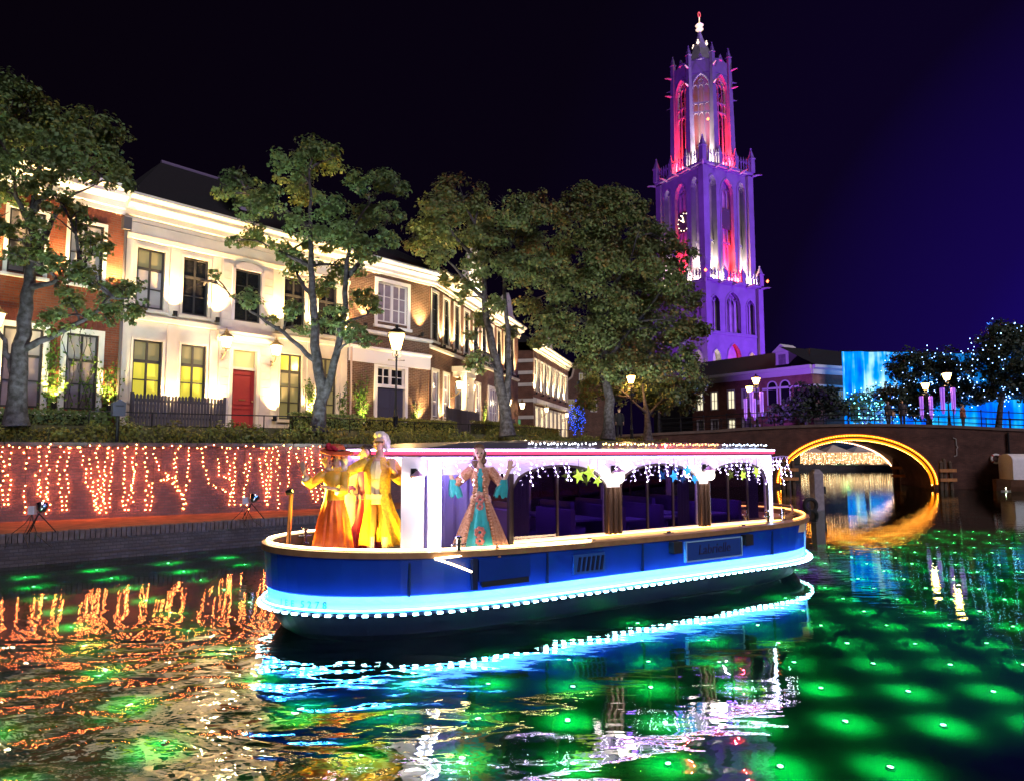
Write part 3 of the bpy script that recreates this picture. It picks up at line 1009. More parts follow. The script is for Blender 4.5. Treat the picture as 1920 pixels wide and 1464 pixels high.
b.box(3.38, 3.50, -0.13, 0.08, 0.0, 2.98); b.box(4.42, 4.54, -0.13, 0.08, 0.0, 2.98); b.box(3.50, 4.42, -0.02, 0.09, 2.18, 2.27); b.box(3.50, 4.42, -0.13, 0.08, 2.88, 2.98)
b.run([(-0.07, 3.12), (-0.16, 3.12), (-0.16, 3.22), (-0.30, 3.34), (-0.30, 3.42), (-0.36, 3.48), (-0.07, 3.48)], 2.86, 5.14)
b.build('door_surround', cream, house)
b = MB(); b.box(3.3, 4.62, -0.62, -0.075, -0.3, 0.02); b.build('doorstep', stone, house)
# string course, entablature and cornice
for (a, c) in ((U1, 2.99), (5.01, U2)):
    b = MB(); b.run([(0.0, 3.50), (-0.10, 3.52), (-0.12, 3.66), (0.0, 3.72)], a, c)
    b.build('string_course', cream, house)
b = MB(); b.run([(0, 6.14), (-0.10, 6.16), (-0.12, 6.30), (-0.05, 6.34), (-0.05, 6.70), (0, 6.70)], U1, U2)
b.build('architrave', cream, house)
cornice(house, U1 - 0.05, U2 + 0.05, 6.72, 0.80, cream, 0.62)
# flat pilaster strips between windows
for u in (-0.22, 1.22, 2.68, 5.02, 6.58, 8.12):
    b = MB(); b.box(u, u + 0.30, -0.045, 0.0, 3.74, 6.13); b.box(u, u + 0.30, -0.045, 0.0, -0.3, 3.49)
    b.build('pilaster', cream, house)
rf = hip_roof(house, U1, U2, 8, 7.54, 2.9, 2.4, slate, 0.45)
b = MB(); b.tube([(2.18, 3.6, 10.47), (6.08, 3.6, 10.47)], 0.07, 6); b.build('ridge', mat('ridge_violet_lit', (0.16, 0.12, 0.22), 0.5), rf)  # faint purple light on the ridge is put into its colour
dk = MB(); dk.box(4.0, 4.8, 0.7, 2.6, 7.6, 8.9); dk.build('dormer', mat('dormer_lead', (0.30, 0.24, 0.40), 0.6), house)
b = MB(); b.prism([(3.85, 8.9), (4.95, 8.9), (4.4, 9.35)], 0.6, 2.7); b.build('dormer_roof', slate, house)
b = MB(); b.tube([(-0.24, -0.10, 0.0), (-0.24, -0.10, 6.6)], 0.05, 8); b.box(-0.36, -0.12, -0.24, -0.02, 6.35, 6.75)
b.build('downpipe', mat('pipe_lead', (0.12, 0.11, 0.12), 0.5, metal=0.5), house)
for u, v, p, lab in [(1.37, 3.80, 260, 'wall uplight between the first two upper windows of the cream house'),
                     (2.83, 3.80, 260, 'wall uplight left of the arched centre window of the cream house'),
                     (5.17, 3.80, 260, 'wall uplight right of the arched centre window, behind the forked tree'),
                     (6.73, 3.80, 260, 'wall uplight between the two right upper windows of the cream house'),
                     (8.25, 3.80, 200, 'wall uplight at the upper right corner of the cream house'),
                     (-0.05, 3.80, 40, 'dim wall uplight beside the downpipe of the cream house')]:
    uplight(R1, u, v, p, lab)
for u, p, lab in [(1.38, 170, 'ground uplight between the two lit yellow windows'),
                  (2.84, 230, 'ground uplight left of the red door'),
                  (5.14, 230, 'ground uplight right of the red door'),
                  (6.72, 170, 'ground uplight in the ivy behind the forked tree')]:
    uplight(R1, u, 0.42, p, lab, (1.0, 0.62, 0.25))

# ---------------------------------------------------------------- brown brick corner house
house = thing('brown_brick_house', 'brown brick corner house with white sash window above dark double doors', 'house', *R1)
A, Bq = 8.50, 13.0
win = (9.98, 11.66, 4.85, 6.62); dr = (9.92, 11.66, 0.0, 2.88)
b = MB(); walls(b, A, Bq, -0.4, 6.95, [win, dr]); shell(b, A, Bq, -0.4, 6.95, 9)
b.build('wall', brick_brown, house)
w = window(house, 9.98, 10.82, 4.85, 6.62, cols=2, rows=(1, 1, 1), fm=whiteframe, pm=glass_pink, casing=0, sill=False, fw=0.07)
w2 = window(house, 10.82, 11.66, 4.85, 6.62, cols=2, rows=(1, 1, 1), fm=whiteframe, pm=glass_pink, casing=0, sill=False, fw=0.07)
b = MB()
b.box(9.82, 9.98, -0.04, 0.08, 4.70, 6.62); b.box(11.66, 11.82, -0.04, 0.08, 4.70, 6.62); b.box(9.82, 11.82, -0.045, 0.08, 6.62, 6.78); b.box(9.76, 11.88, -0.12, 0.06, 4.58, 4.70)
b.build('window_casing', whiteframe, house)
navy = mat('navy_door', (0.045, 0.045, 0.085), 0.4)
for k in range(2):
    b = MB(); u = 10.04 + 0.75 * k
    b.box(u + 0.005, u + 0.745, 0.07, 0.12, 0.0, 1.98)
    d_ = b.build('door', navy, house)
    b = MB(); b.box(u + 0.12, u + 0.63, 0.052, 0.071, 1.1, 1.8); b.box(u + 0.12, u + 0.63, 0.052, 0.071, 0.2, 0.95)
    b.build('door_panel', navy, d_)
for k in range(2):
    u = 10.04 + 0.76 * k
    window(house, u, u + 0.74, 2.08, 2.86, cols=2, rows=(1, 1), fm=whiteframe, pm=glass_dark, sill=False, fw=0.06, dep=0.1)
b = MB(); b.box(9.86, 10.03, -0.05, 0.10, 0.0, 2.96); b.box(10.03, 11.56, -0.045, 0.1, 2.865, 2.96); b.box(11.56, 11.73, -0.05, 0.10, 0.0, 2.96); b.box(10.03, 11.56, -0.03, 0.1, 1.985, 2.075)
b.build('door_frame', whiteframe, house)
b = MB()
b.run([(0, 2.98), (-0.06, 2.98), (-0.06, 3.52), (-0.16, 3.60), (-0.16, 3.66), (0, 3.70)], A + 0.02, Bq + 0.06)
b.build('fascia', whiteframe, house)
b = MB(); b.run([(0, 4.22), (-0.14, 4.26), (-0.14, 4.36), (0, 4.42)], A + 0.02, Bq + 0.14)
b.build('string_course', whiteframe, house)
cornice(house, A + 0.06, Bq + 0.4, 6.95, 0.62, whiteframe, 0.42)
hip_roof(house, A + 0.06, Bq, 9, 7.58, 2.2, 2.0, slate)
b = MB(); b.tube([(8.62, -0.08, 0.0), (8.62, -0.08, 4.2)], 0.045, 8); b.build('downpipe', mat('pipe_cream', (0.45, 0.33, 0.30), 0.6), house)
for u, v, p, lab in [(9.22, 4.50, 300, 'wall uplight left of the white sash window on brown brick'),
                     (12.38, 4.50, 320, 'wall uplight right of the white sash window on brown brick'),
                     (12.38, 0.25, 260, 'ground uplight right of the navy double doors')]:
    uplight(R1, u, v, p, lab, (1.0, 0.66, 0.26), cone=80)
uplight(R1, 9.22, 0.30, 150, 'ground uplight in the ivy left of the navy double doors', (1.0, 0.85, 0.30), cone=80)

# ---------------------------------------------------------------- long house on the side street along the canal
R2 = ((-3.86, 31.74, STREET_Z), RAD(74.7))
house = thing('long_brick_house', 'long brick house with rows of tall lit windows running away from the corner', 'house', *R2)
LEN = 16.2
uw = [(0.30 + 1.55 * k, 1.02 + 1.55 * k, 4.50, 6.75) for k in range(10)]
lw = [(0.45, 1.15, 0.85, 3.0), (1.9, 2.6, 0.85, 3.0), (5.6, 6.3, 0.85, 3.0), (7.0, 7.7, 0.85, 3.0), (9.3, 11.3, 0.8, 3.0), (13.0, 13.8, 0.85, 3.0)]
b = MB(); walls(b, 0.02, LEN, -0.4, 7.0, uw + lw); shell(b, 0.02, LEN, -0.4, 7.0, 9)
b.build('wall', brick_side, house)
for o in uw:
    window(house, *o, cols=1, rows=(1, 1, 1), pm=glass_dark, casing=0.13, cm=cream, dep=0.08)
for o in lw:
    window(house, *o, cols=4 if o[1] - o[0] > 1 else 1, rows=(1, 1, 1), pm=glass_pink, fm=whiteframe, casing=0.12, cm=cream, dep=0.08)
cornice(house, 0.45, LEN + 0.3, 7.02, 0.75, cream, 0.6)
b = MB()
b.run([(0, 4.0), (-0.12, 4.02), (-0.14, 4.14), (0, 4.2)], 0.03, LEN)
b.build('string_course', cream, house)
# portico over the entrance
b = MB(); b.box(3.2, 4.7, -0.75, 0.0, 3.0, 3.22); b.run([(0, 3.22), (-0.8, 3.22), (-0.95, 3.42), (-0.95, 3.5), (0, 3.5)], 3.05, 4.85)
b.box(3.3, 3.52, -0.7, -0.45, 0, 3.0); b.box(4.38, 4.6, -0.7, -0.45, 0, 3.0)
b.build('portico', cream, house)
b = MB(); b.box(3.55, 4.35, 0.02, 0.0 - 0.03, 0.0, 2.6); b.build('door', navy, house)
# bright neck gable above the cornice
gab = [(5.0, 7.78), (9.0, 7.78), (9.0, 8.5), (8.6, 8.6), (8.35, 9.4), (8.0, 9.5), (7.8, 10.3), (7.4, 10.4), (7.0, 10.9), (6.6, 10.4), (6.2, 10.3), (6.0, 9.5), (5.65, 9.4), (5.4, 8.6), (5.0, 8.5)]
b = MB(); b.prism(gab, 0.0, 0.35); b.build('gable', cream, house)
gab2 = [(12.2, 7.78), (15.4, 7.78), (15.4, 8.3), (14.9, 8.4), (14.6, 9.2), (13.8, 9.7), (13.0, 9.2), (12.7, 8.4), (12.2, 8.3)]
b = MB(); b.prism(gab2, 0.0, 0.35); b.build('gable', cream, house)
hip_roof(house, 0.3, LEN, 9, 7.8, 2.4, 2.0, slate)
for k in range(10):
    uplight(R2, 1.43 + 1.55 * k, 4.22, 220, ORD[k] + ' upper wall uplight of the long house, counted from the corner', (1.0, 0.74, 0.36), cone=85)
for k, u in enumerate((1.52, 2.95, 6.65, 8.4, 12.2)):
    uplight(R2, u, 0.40, 180, ORD[k] + ' ground uplight of the long house, counted from the corner', (1.0, 0.74, 0.36), cone=85)
lamp('gable_beam', 'SPOT', (7.0, -1.0, 7.9), 700, (1, 0.85, 0.6), house, (7.0, 0.0, 9.4), 120, 0.6, 0.1)

# ---------------------------------------------------------------- banded house beyond
R3 = ((1.77, 57.0, STREET_Z), RAD(74.7))
house = thing('banded_house', 'far house with pale stone bands on its dark side and bright front', 'house', *R3)
LEN = 15.8
uw = [(0.5 + 1.28 * k, 1.15 + 1.28 * k, 4.3, 6.9) for k in range(12)]
lw = [(0.7 + 1.9 * k, 2.0 + 1.9 * k, 0.4, 2.9) for k in range(8)]
b = MB(); walls(b, 0, LEN, -0.4, 7.6, uw + lw); shell(b, 0, LEN, -0.4, 7.6, 9)
b.build('wall', brick_side, house)
for o in uw:
    window(house, *o, cols=1, rows=(1, 1), pm=glass_dim, casing=0.12, cm=cream, sill=False)
lit2 = mat('shop_pane', (0.4, 0.35, 0.2), 0.2, emit=(1.0, 0.75, 0.35), strength=0.9)
for o in lw:
    window(house, *o, cols=2, rows=(2, 1), pm=lit2, fm=whiteframe, casing=0.1, cm=cream, sill=False)
cornice(house, -0.2, LEN + 0.3, 7.62, 0.7, cream, 0.6)
b = MB(); b.run([(0, 3.2), (-0.3, 3.25), (-0.3, 3.6), (0, 3.7)], 0.0, LEN); b.build('string_course', cream, house)
b = MB()
for k, z in enumerate((0.9, 1.9, 3.3, 4.6, 5.6, 6.6)):
    b.box(-0.05, 0.001, -0.02, 9.0, z, z + 0.28)
b.build('stone_band', cream, house)
b = MB(); b.box(-0.04, 0.0, 1.1, 1.9, 1.0, 1.85); b.build('side_window', mat('green_pane', (0.05, 0.12, 0.06), 0.2, emit=(0.2, 0.7, 0.3), strength=0.25), house)
hip_roof(house, 0, LEN, 9, 8.32, 2.6, 2.0, slate)
b = MB(); b.box(9.3, 9.9, 0.4, 1.0, 8.3, 10.2); b.build('chimney', cream, house)
for k in range(6):
    uplight(R3, 0.25 + 2.56 * k, 4.0, 420, ORD[k] + ' wall uplight on the front of the banded house, from its near corner', (1.0, 0.78, 0.42), cone=100)

# far Dutch gable at the end of the street
house = thing('gable_house', 'small dark house with a curved gable at the end of the street', 'house', (8.6, 84.0, STREET_Z), RAD(4))
g_ = [(-3.0, 0), (3.0, 0), (3.0, 6.0), (2.4, 6.3), (2.1, 7.6), (1.3, 8.2), (1.0, 9.4), (0, 10.2), (-1.0, 9.4), (-1.3, 8.2), (-2.1, 7.6), (-2.4, 6.3), (-3.0, 6.0)]
b = MB(); b.prism(g_, 0, 8); b.build('wall', brick_brown, house)
b = MB()
for (p, q) in zip(g_[2:], g_[3:]):
    b.tube([(p[0], -0.05, p[1]), (q[0], -0.05, q[1])], 0.14, 6)
b.build('gable_trim', mat('gable_trim', (0.45, 0.34, 0.25), 0.7), house)
for (u, v) in ((0, 7.2), (-1.4, 4.0), (1.4, 4.0)):
    window(house, u - 0.4, u + 0.4, v, v + 1.5, cols=2, rows=(1, 1), pm=glass_dim, fm=whiteframe, y=-0.14, sill=False, dep=0.08)

# ---------------------------------------------------------------- lanterns on the walls
lan_glass = glow('lantern_glass', (1.0, 0.80, 0.45), 9.0)
copper = mat('aged_copper', (0.28, 0.20, 0.10), 0.5, metal=0.7)
def lantern_parts(root, z0=0.0, s=1.0, y=0.0, cap=None):
    """tapered glazed lantern: glass, four edge bars, roof with finial"""
    b = MB(); b.frustum((0, y), 0.085 * s, 0.15 * s, z0, z0 + 0.36 * s); b.build('lantern_glass', lan_glass, root)
    b = MB()
    for sx in (-1, 1):
        for sy in (-1, 1):
            b.tube([(sx * 0.09 * s, y + sy * 0.09 * s, z0 - 0.01), (sx * 0.157 * s, y + sy * 0.157 * s, z0 + 0.37 * s)], 0.012 * s, 5)
    b.frustum((0, y), 0.10 * s, 0.10 * s, z0 - 0.05 * s, z0 - 0.002)
    b.build('lantern_frame', copper, root)
    b = MB(); b.frustum((0, y), 0.20 * s, 0.05 * s, z0 + 0.36 * s, z0 + 0.52 * s); b.frustum((0, y), 0.055 * s, 0.055 * s, z0 + 0.52 * s, z0 + 0.58 * s)
    b.ball((0, y, z0 + 0.62 * s), 0.04 * s, 8, 5); b.tube([(0, y, z0 + 0.6 * s), (0, y, z0 + 0.74 * s)], [0.015 * s, 0.004 * s], 5)
    b.build('lantern_cap', cap or copper, root)
def wall_lantern(frame, u, v, label, power=70, col=(1.0, 0.78, 0.45)):
    loc, rz = frame; c, s = math.cos(rz), math.sin(rz)
    r = thing('wall_lantern', label, 'lantern', (loc[0] + u * c, loc[1] + u * s, loc[2] + v), rz, 'wall lanterns')
    b = MB(); b.box(-0.05, 0.05, -0.03, 0.0, -0.45, -0.12)
    b.tube([(0, -0.02, -0.40), (0, -0.18, -0.36), (0, -0.34, -0.24), (0, -0.45, -0.12), (0, -0.45, -0.04)], 0.022, 6)
    b.tube([(0, -0.02, -0.18), (0, -0.16, -0.20), (0, -0.24, -0.30)], 0.016, 6)
    b.build('bracket', copper, r)
    lantern_parts(r, 0.0, 1.0, -0.45)
    lamp('lantern_light', 'POINT', (0, -0.74, 0.18), power, col, r, size=0.1)
wall_lantern(R1, 3.06, 2.86, 'glowing copper lantern on a bracket left of the red door')
wall_lantern(R1, 4.98, 2.78, 'glowing copper lantern on a bracket right of the red door')
wall_lantern(R1, -3.55, 2.70, 'glowing lantern on the red brick wall at the left edge, behind the tree')
wall_lantern(R2, 3.0, 2.35, 'lantern left of the portico on the long brick house')
wall_lantern(R2, 4.9, 2.35, 'lantern right of the portico on the long brick house')
wall_lantern(R2, 12.2, 2.1, 'lantern near the far end of the long brick house', 60)
wall_lantern(R2, 15.6, 2.1, 'lantern on the last corner of the long brick house', 60)
wall_lantern(R3, 3.0, 2.6, 'lantern on the front of the banded far house', 60)
wall_lantern(R3, 12.5, 2.6, 'lantern at the far end of the banded house', 60)
# ================================================================== trees
TREE = {}
TREE['A'] = ((-13.12, 18.4), [[(-0.13, -0.0, 3.14), (-0.14, -0.0, 4.57), (-0.1, -0.0, 6.02), (-0.02, -0.0, 7.35), (-0.01, -0.0, 8.54), (-0.09, -0.0, 9.9), (0.25, -0.0, 11.12)], [(-0.05, -0.0, 5.22), (1.0, -0.21, 5.62), (1.95, -0.51, 5.97), (2.7, -0.86, 6.42), (3.4, -1.26, 6.33)], [(-0.3, -0.0, 4.57), (-0.55, -0.01, 5.29), (-0.88, -0.02, 6.02), (-1.09, -0.03, 7.19)], [(0.01, -0.0, 7.79), (0.5, -0.05, 8.67), (1.02, -0.12, 9.4), (1.78, -0.2, 9.74)], [(-0.04, -0.0, 8.54), (-0.19, -0.46, 9.27), (0.11, -1.14, 10.01)], [(-0.03, -0.0, 8.99), (0.63, -0.03, 10.04), (1.34, -0.06, 10.78)], [(-0.01, -0.0, 6.91), (0.84, -0.3, 6.98), (1.82, -0.74, 7.16)]],
  [(-0.15, -0.77, 12.09, 0.63), (0.13, -0.49, 11.49, 0.85), (-0.5, -0.37, 10.94, 0.86), (0.55, -0.03, 11.41, 0.87), (1.74, -0.5, 11.18, 0.64), (2.15, -0.08, 11.0, 0.55), (2.43, -2.13, 9.58, 0.77), (0.82, -1.13, 9.73, 0.82), (1.94, -0.03, 10.34, 0.65), (2.59, -0.71, 9.54, 0.42), (-0.74, -0.13, 9.55, 0.58), (2.1, -1.94, 8.51, 0.52), (0.77, -1.12, 8.17, 0.52), (0.19, -1.63, 8.14, 0.53), (1.88, -0.95, 8.37, 0.36), (2.29, -0.88, 7.83, 0.5), (2.21, -2.17, 6.91, 0.46), (2.64, -1.7, 6.83, 0.45), (0.72, -1.56, 7.35, 0.37), (2.37, -0.09, 6.74, 0.51), (3.02, -0.44, 6.23, 0.47), (3.16, -1.83, 5.8, 0.42), (1.34, -0.37, 6.53, 0.46), (1.97, -1.88, 5.66, 0.47), (3.05, -0.78, 6.72, 0.42), (0.03, -1.91, 9.68, 0.78), (0.04, -2.2, 10.9, 0.77), (0.36, -0.2, 7.89, 0.4)])
TREE['B'] = ((-6.46, 23.0), [[(0.0, 0.0, 2.85), (0.09, 0.0, 4.28), (-0.12, 0.0, 5.63), (-0.26, 0.0, 7.09), (-0.41, 0.0, 8.75), (-0.45, 0.0, 10.24), (-0.54, 0.0, 12.13)], [(0.13, -0.0, 4.23), (0.58, -0.06, 5.8), (0.85, -0.14, 7.42), (0.88, -0.24, 8.87), (1.06, -0.35, 9.94), (1.79, -0.47, 11.0)], [(-0.11, -0.0, 5.45), (-1.26, -0.1, 6.49), (-2.3, -0.26, 7.13), (-3.42, -0.44, 8.08)], [(-0.38, 0.0, 8.75), (-1.2, 0.03, 9.13), (-2.33, 0.07, 9.7)], [(-0.45, 0.0, 10.05), (-1.53, 0.34, 10.92), (-3.05, 0.83, 11.69)], [(0.83, -0.0, 8.38), (1.82, -0.48, 9.16), (2.46, -1.18, 10.2)], [(0.68, 0.0, 6.72), (1.42, 0.75, 7.24)], [(-0.31, 0.0, 7.64), (-0.92, 0.36, 8.47), (-1.4, 0.89, 9.57)]],
  [(-0.74, 0.63, 12.98, 0.84), (-0.93, -1.04, 11.87, 0.66), (-0.23, 1.55, 13.18, 0.74), (-1.1, 0.67, 11.82, 0.79), (-3.79, 1.64, 12.51, 0.64), (-3.27, 1.39, 11.9, 0.73), (-3.18, -0.71, 11.06, 0.35), (-1.8, -0.49, 11.0, 0.75), (-2.06, -1.18, 10.34, 0.55), (0.39, -1.25, 10.53, 0.72), (1.66, -1.53, 11.04, 0.54), (2.18, -0.7, 11.47, 0.63), (2.51, 0.36, 11.51, 0.44), (2.65, -1.75, 10.0, 0.54), (1.39, 0.63, 10.64, 0.75), (0.76, -0.57, 9.86, 0.8), (-0.64, -0.67, 10.01, 0.64), (-0.43, 1.12, 10.03, 0.69), (-2.46, -0.07, 9.84, 0.58), (-2.76, -0.65, 9.44, 0.32), (-1.35, -0.07, 9.28, 0.58), (-1.04, 0.72, 8.94, 0.68), (1.7, -1.56, 8.84, 0.68), (0.42, 1.67, 9.0, 0.7), (2.4, -1.68, 9.15, 0.54), (-0.32, 0.88, 8.22, 0.57), (1.12, 1.21, 7.91, 0.61), (1.1, -1.7, 6.75, 0.51), (1.55, 1.01, 7.58, 0.42), (-0.89, -0.47, 7.17, 0.43), (-0.11, 0.28, 6.77, 0.55), (1.46, -1.73, 6.24, 0.5), (1.93, -1.6, 5.92, 0.37), (-2.15, -1.12, 7.39, 0.48), (-4.82, 1.6, 8.23, 0.47), (-3.21, -1.07, 8.19, 0.21), (-1.98, 0.9, 7.08, 0.34), (-1.23, 1.51, 6.81, 0.35)])
TREE['C'] = ((-0.23, 30.0), [[(0.04, -0.0, 2.96), (-0.19, -0.0, 4.94), (-0.59, -0.0, 6.82), (-0.95, -0.0, 8.72), (-1.07, -0.0, 10.65), (-1.44, -0.0, 12.59)], [(-0.05, 0.0, 4.47), (0.11, 0.04, 6.12), (-0.01, 0.1, 8.27), (-0.13, 0.17, 10.69), (0.47, 0.25, 12.43)], [(-0.59, 0.0, 6.58), (-1.19, 0.35, 6.87), (-1.58, 0.87, 7.43)], [(-1.0, -0.0, 9.2), (-2.14, -0.05, 10.39), (-3.08, -0.12, 11.34)], [(-0.13, -0.0, 10.17), (0.94, -0.21, 11.07)], [(-1.07, -0.0, 10.65), (-2.35, -0.48, 11.95), (-2.75, -1.18, 12.67)]],
  [(-2.49, 1.05, 14.22, 1.18), (-2.96, -1.35, 12.61, 1.13), (-1.27, 1.3, 13.8, 1.29), (0.23, -1.19, 12.66, 1.09), (1.41, -0.46, 13.16, 0.98), (-3.74, 0.32, 12.21, 0.86), (-2.5, 1.22, 12.5, 1.23), (-0.71, -0.47, 11.72, 1.21), (0.97, 1.24, 12.25, 1.19), (-4.02, 0.13, 11.61, 0.62), (-3.03, -0.55, 10.93, 0.79), (0.23, -0.53, 10.5, 1.12), (1.38, -0.94, 10.39, 0.97), (-1.13, -1.23, 10.31, 0.82), (-1.6, -1.02, 9.44, 0.55), (-2.66, 0.55, 10.31, 0.53), (-1.25, 1.45, 8.52, 0.65), (-0.45, -0.99, 8.75, 0.64), (-1.34, -1.32, 6.18, 0.59), (0.28, 1.42, 8.02, 0.55), (-2.09, 0.1, 9.22, 0.38), (-1.59, -0.27, 7.49, 0.42)])
TREE['D'] = ((5.39, 38.7), [[(-0.01, 0.0, 2.94), (0.14, 0.0, 5.34), (-0.2, 0.0, 7.16), (0.02, 0.0, 9.91), (-0.19, 0.0, 13.01), (-0.31, 0.0, 15.52)], [(-0.13, -0.0, 7.46), (1.29, -0.0, 9.3), (2.84, -0.0, 11.15), (3.79, -0.0, 13.01)], [(-0.06, -0.0, 8.68), (-1.76, -0.2, 10.18), (-3.28, -0.48, 11.65)], [(-0.03, -0.0, 11.15), (1.26, -0.5, 13.18), (1.75, -1.23, 14.8)], [(-0.11, -0.0, 11.77), (-1.43, -0.28, 13.87), (-2.06, -0.68, 15.6)]],
  [(-0.91, 1.46, 17.49, 1.33), (0.22, -1.64, 16.18, 1.35), (1.69, -0.02, 16.15, 1.1), (-2.21, 1.19, 16.57, 1.14), (-1.23, -1.3, 14.78, 1.66), (1.2, 0.82, 15.15, 1.75), (3.24, 1.58, 15.07, 1.4), (4.22, 0.46, 13.77, 1.11), (-2.87, 1.01, 14.25, 1.32), (-0.67, -1.38, 12.64, 1.77), (1.9, -0.23, 12.64, 1.7), (3.48, -1.23, 11.77, 1.24), (-4.13, 1.21, 12.7, 1.14), (-2.4, -0.72, 11.59, 1.68), (0.07, -0.16, 10.8, 1.83), (2.88, 1.76, 10.89, 1.79), (4.83, 1.24, 11.42, 1.2), (-4.44, 1.68, 11.2, 1.02), (-2.97, -0.16, 9.57, 1.52), (-0.85, -0.04, 8.98, 1.65), (1.73, 0.81, 8.81, 1.75), (3.85, -0.07, 9.28, 1.53), (4.74, -0.74, 9.47, 0.96), (2.7, -0.34, 7.42, 1.52), (4.12, -1.24, 7.3, 1.18), (0.58, -0.43, 7.11, 1.33), (-0.66, 1.72, 7.68, 1.09), (-3.81, 1.62, 8.94, 0.83)])
TREE['E'] = ((8.48, 43.0), [[(0.0, -0.0, 2.99), (-0.04, -0.0, 4.99), (-0.28, -0.0, 6.67)], [(-0.01, 0.0, 4.65), (1.27, 0.25, 6.01), (2.39, 0.61, 6.72)], [(-0.04, -0.0, 4.82), (-1.56, -0.66, 6.11)]],
  [(-1.63, 0.99, 6.42, 1.25), (0.14, 1.29, 6.79, 1.47), (1.45, -0.49, 6.29, 1.41), (3.1, 1.01, 6.69, 1.04), (0.74, 0.97, 5.39, 1.04), (-3.38, 0.68, 6.73, 1.11), (-3.74, 0.58, 5.7, 0.9), (2.78, 0.91, 5.55, 0.9)])
TREE['F'] = ((41.25, 58.0), [[(-0.39, -0.0, 2.72), (0.01, -0.0, 6.31), (0.62, -0.0, 9.48), (0.99, -0.0, 11.77)], [(0.04, 0.0, 6.76), (-0.93, 0.09, 9.04)], [(0.28, -0.0, 7.66), (1.61, -0.49, 9.42)]],
  [(0.03, -0.03, 11.31, 2.29), (2.56, 0.59, 11.86, 2.32), (-1.03, 0.42, 9.76, 1.76), (0.94, -0.45, 8.98, 2.28), (-0.05, 0.97, 7.52, 1.49), (2.78, 0.33, 7.69, 2.08), (0.72, 0.18, 12.72, 1.38)])
TREE['G'] = ((38.23, 63.0), [[(-0.03, -0.0, 2.74), (0.18, -0.0, 6.64), (0.09, -0.0, 9.59)], [(0.15, 0.0, 6.15), (3.16, 1.03, 8.7)], [(0.17, 0.0, 6.39), (-1.27, 1.11, 8.96)]],
  [(-1.5, 0.6, 10.16, 2.01), (0.56, -0.13, 10.56, 2.09), (3.27, 1.11, 9.72, 1.93), (-0.67, 0.52, 7.91, 1.91), (2.13, 1.05, 7.95, 1.92), (-3.83, -0.54, 7.57, 1.48), (4.0, 0.51, 7.66, 1.71), (-0.08, 0.84, 6.2, 1.31), (-1.87, 1.16, 6.46, 1.22)])
TREE['H'] = ((40.39, 95.0), [[(-0.03, 0.0, 2.86), (0.28, 0.0, 7.26), (0.6, 0.0, 9.85)], [(0.18, 0.0, 6.52), (3.37, 1.31, 8.82)], [(0.18, -0.0, 6.52), (-2.06, -0.07, 8.36)]],
  [(-1.02, 0.66, 8.63, 2.42), (2.43, 1.68, 9.45, 2.9), (-2.76, 1.61, 7.72, 2.14), (4.48, 0.06, 8.15, 2.1), (0.3, 0.1, 10.6, 1.96), (2.66, -1.18, 10.12, 1.78)])
TREE['I'] = ((49.13, 96.0), [[(-0.04, 0.0, 2.86), (0.01, 0.0, 7.31), (-0.05, 0.0, 9.18)], [(0.06, 0.0, 6.57), (1.84, 0.17, 9.56)]],
  [(-1.2, 0.43, 8.83, 2.44), (1.88, 0.49, 9.96, 2.14), (0.28, 0.52, 7.34, 1.98), (2.24, -0.74, 7.64, 1.66)])
bark = mat('bark', (0.024, 0.020, 0.021), 0.9, col2=(0.085, 0.075, 0.09), vscale=7, bump=0.9, bscale=18)
lm_a = leaf_mat('leaves_green', [(0.0, (0.223, 0.147, 0.027)), (0.22, (0.173, 0.182, 0.038)), (0.5, (0.112, 0.182, 0.068)), (0.85, (0.151, 0.224, 0.090)), (1.0, (0.304, 0.086, 0.045))])
lm_b = leaf_mat('leaves_rust', [(0.0, (0.324, 0.103, 0.045)), (0.25, (0.203, 0.147, 0.045)), (0.5, (0.121, 0.172, 0.068)), (0.8, (0.162, 0.207, 0.075)), (1.0, (0.304, 0.155, 0.045))])
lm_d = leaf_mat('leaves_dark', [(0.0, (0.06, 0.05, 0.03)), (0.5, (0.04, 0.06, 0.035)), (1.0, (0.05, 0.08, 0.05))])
def nearest(pts, q):
    return min(pts, key=lambda p: (p[0] - q[0]) ** 2 + (p[1] - q[1]) ** 2 + (1.6 * (p[2] - q[2] + 0.3)) ** 2 + (3 if p[2] > q[2] + 0.4 else 0))
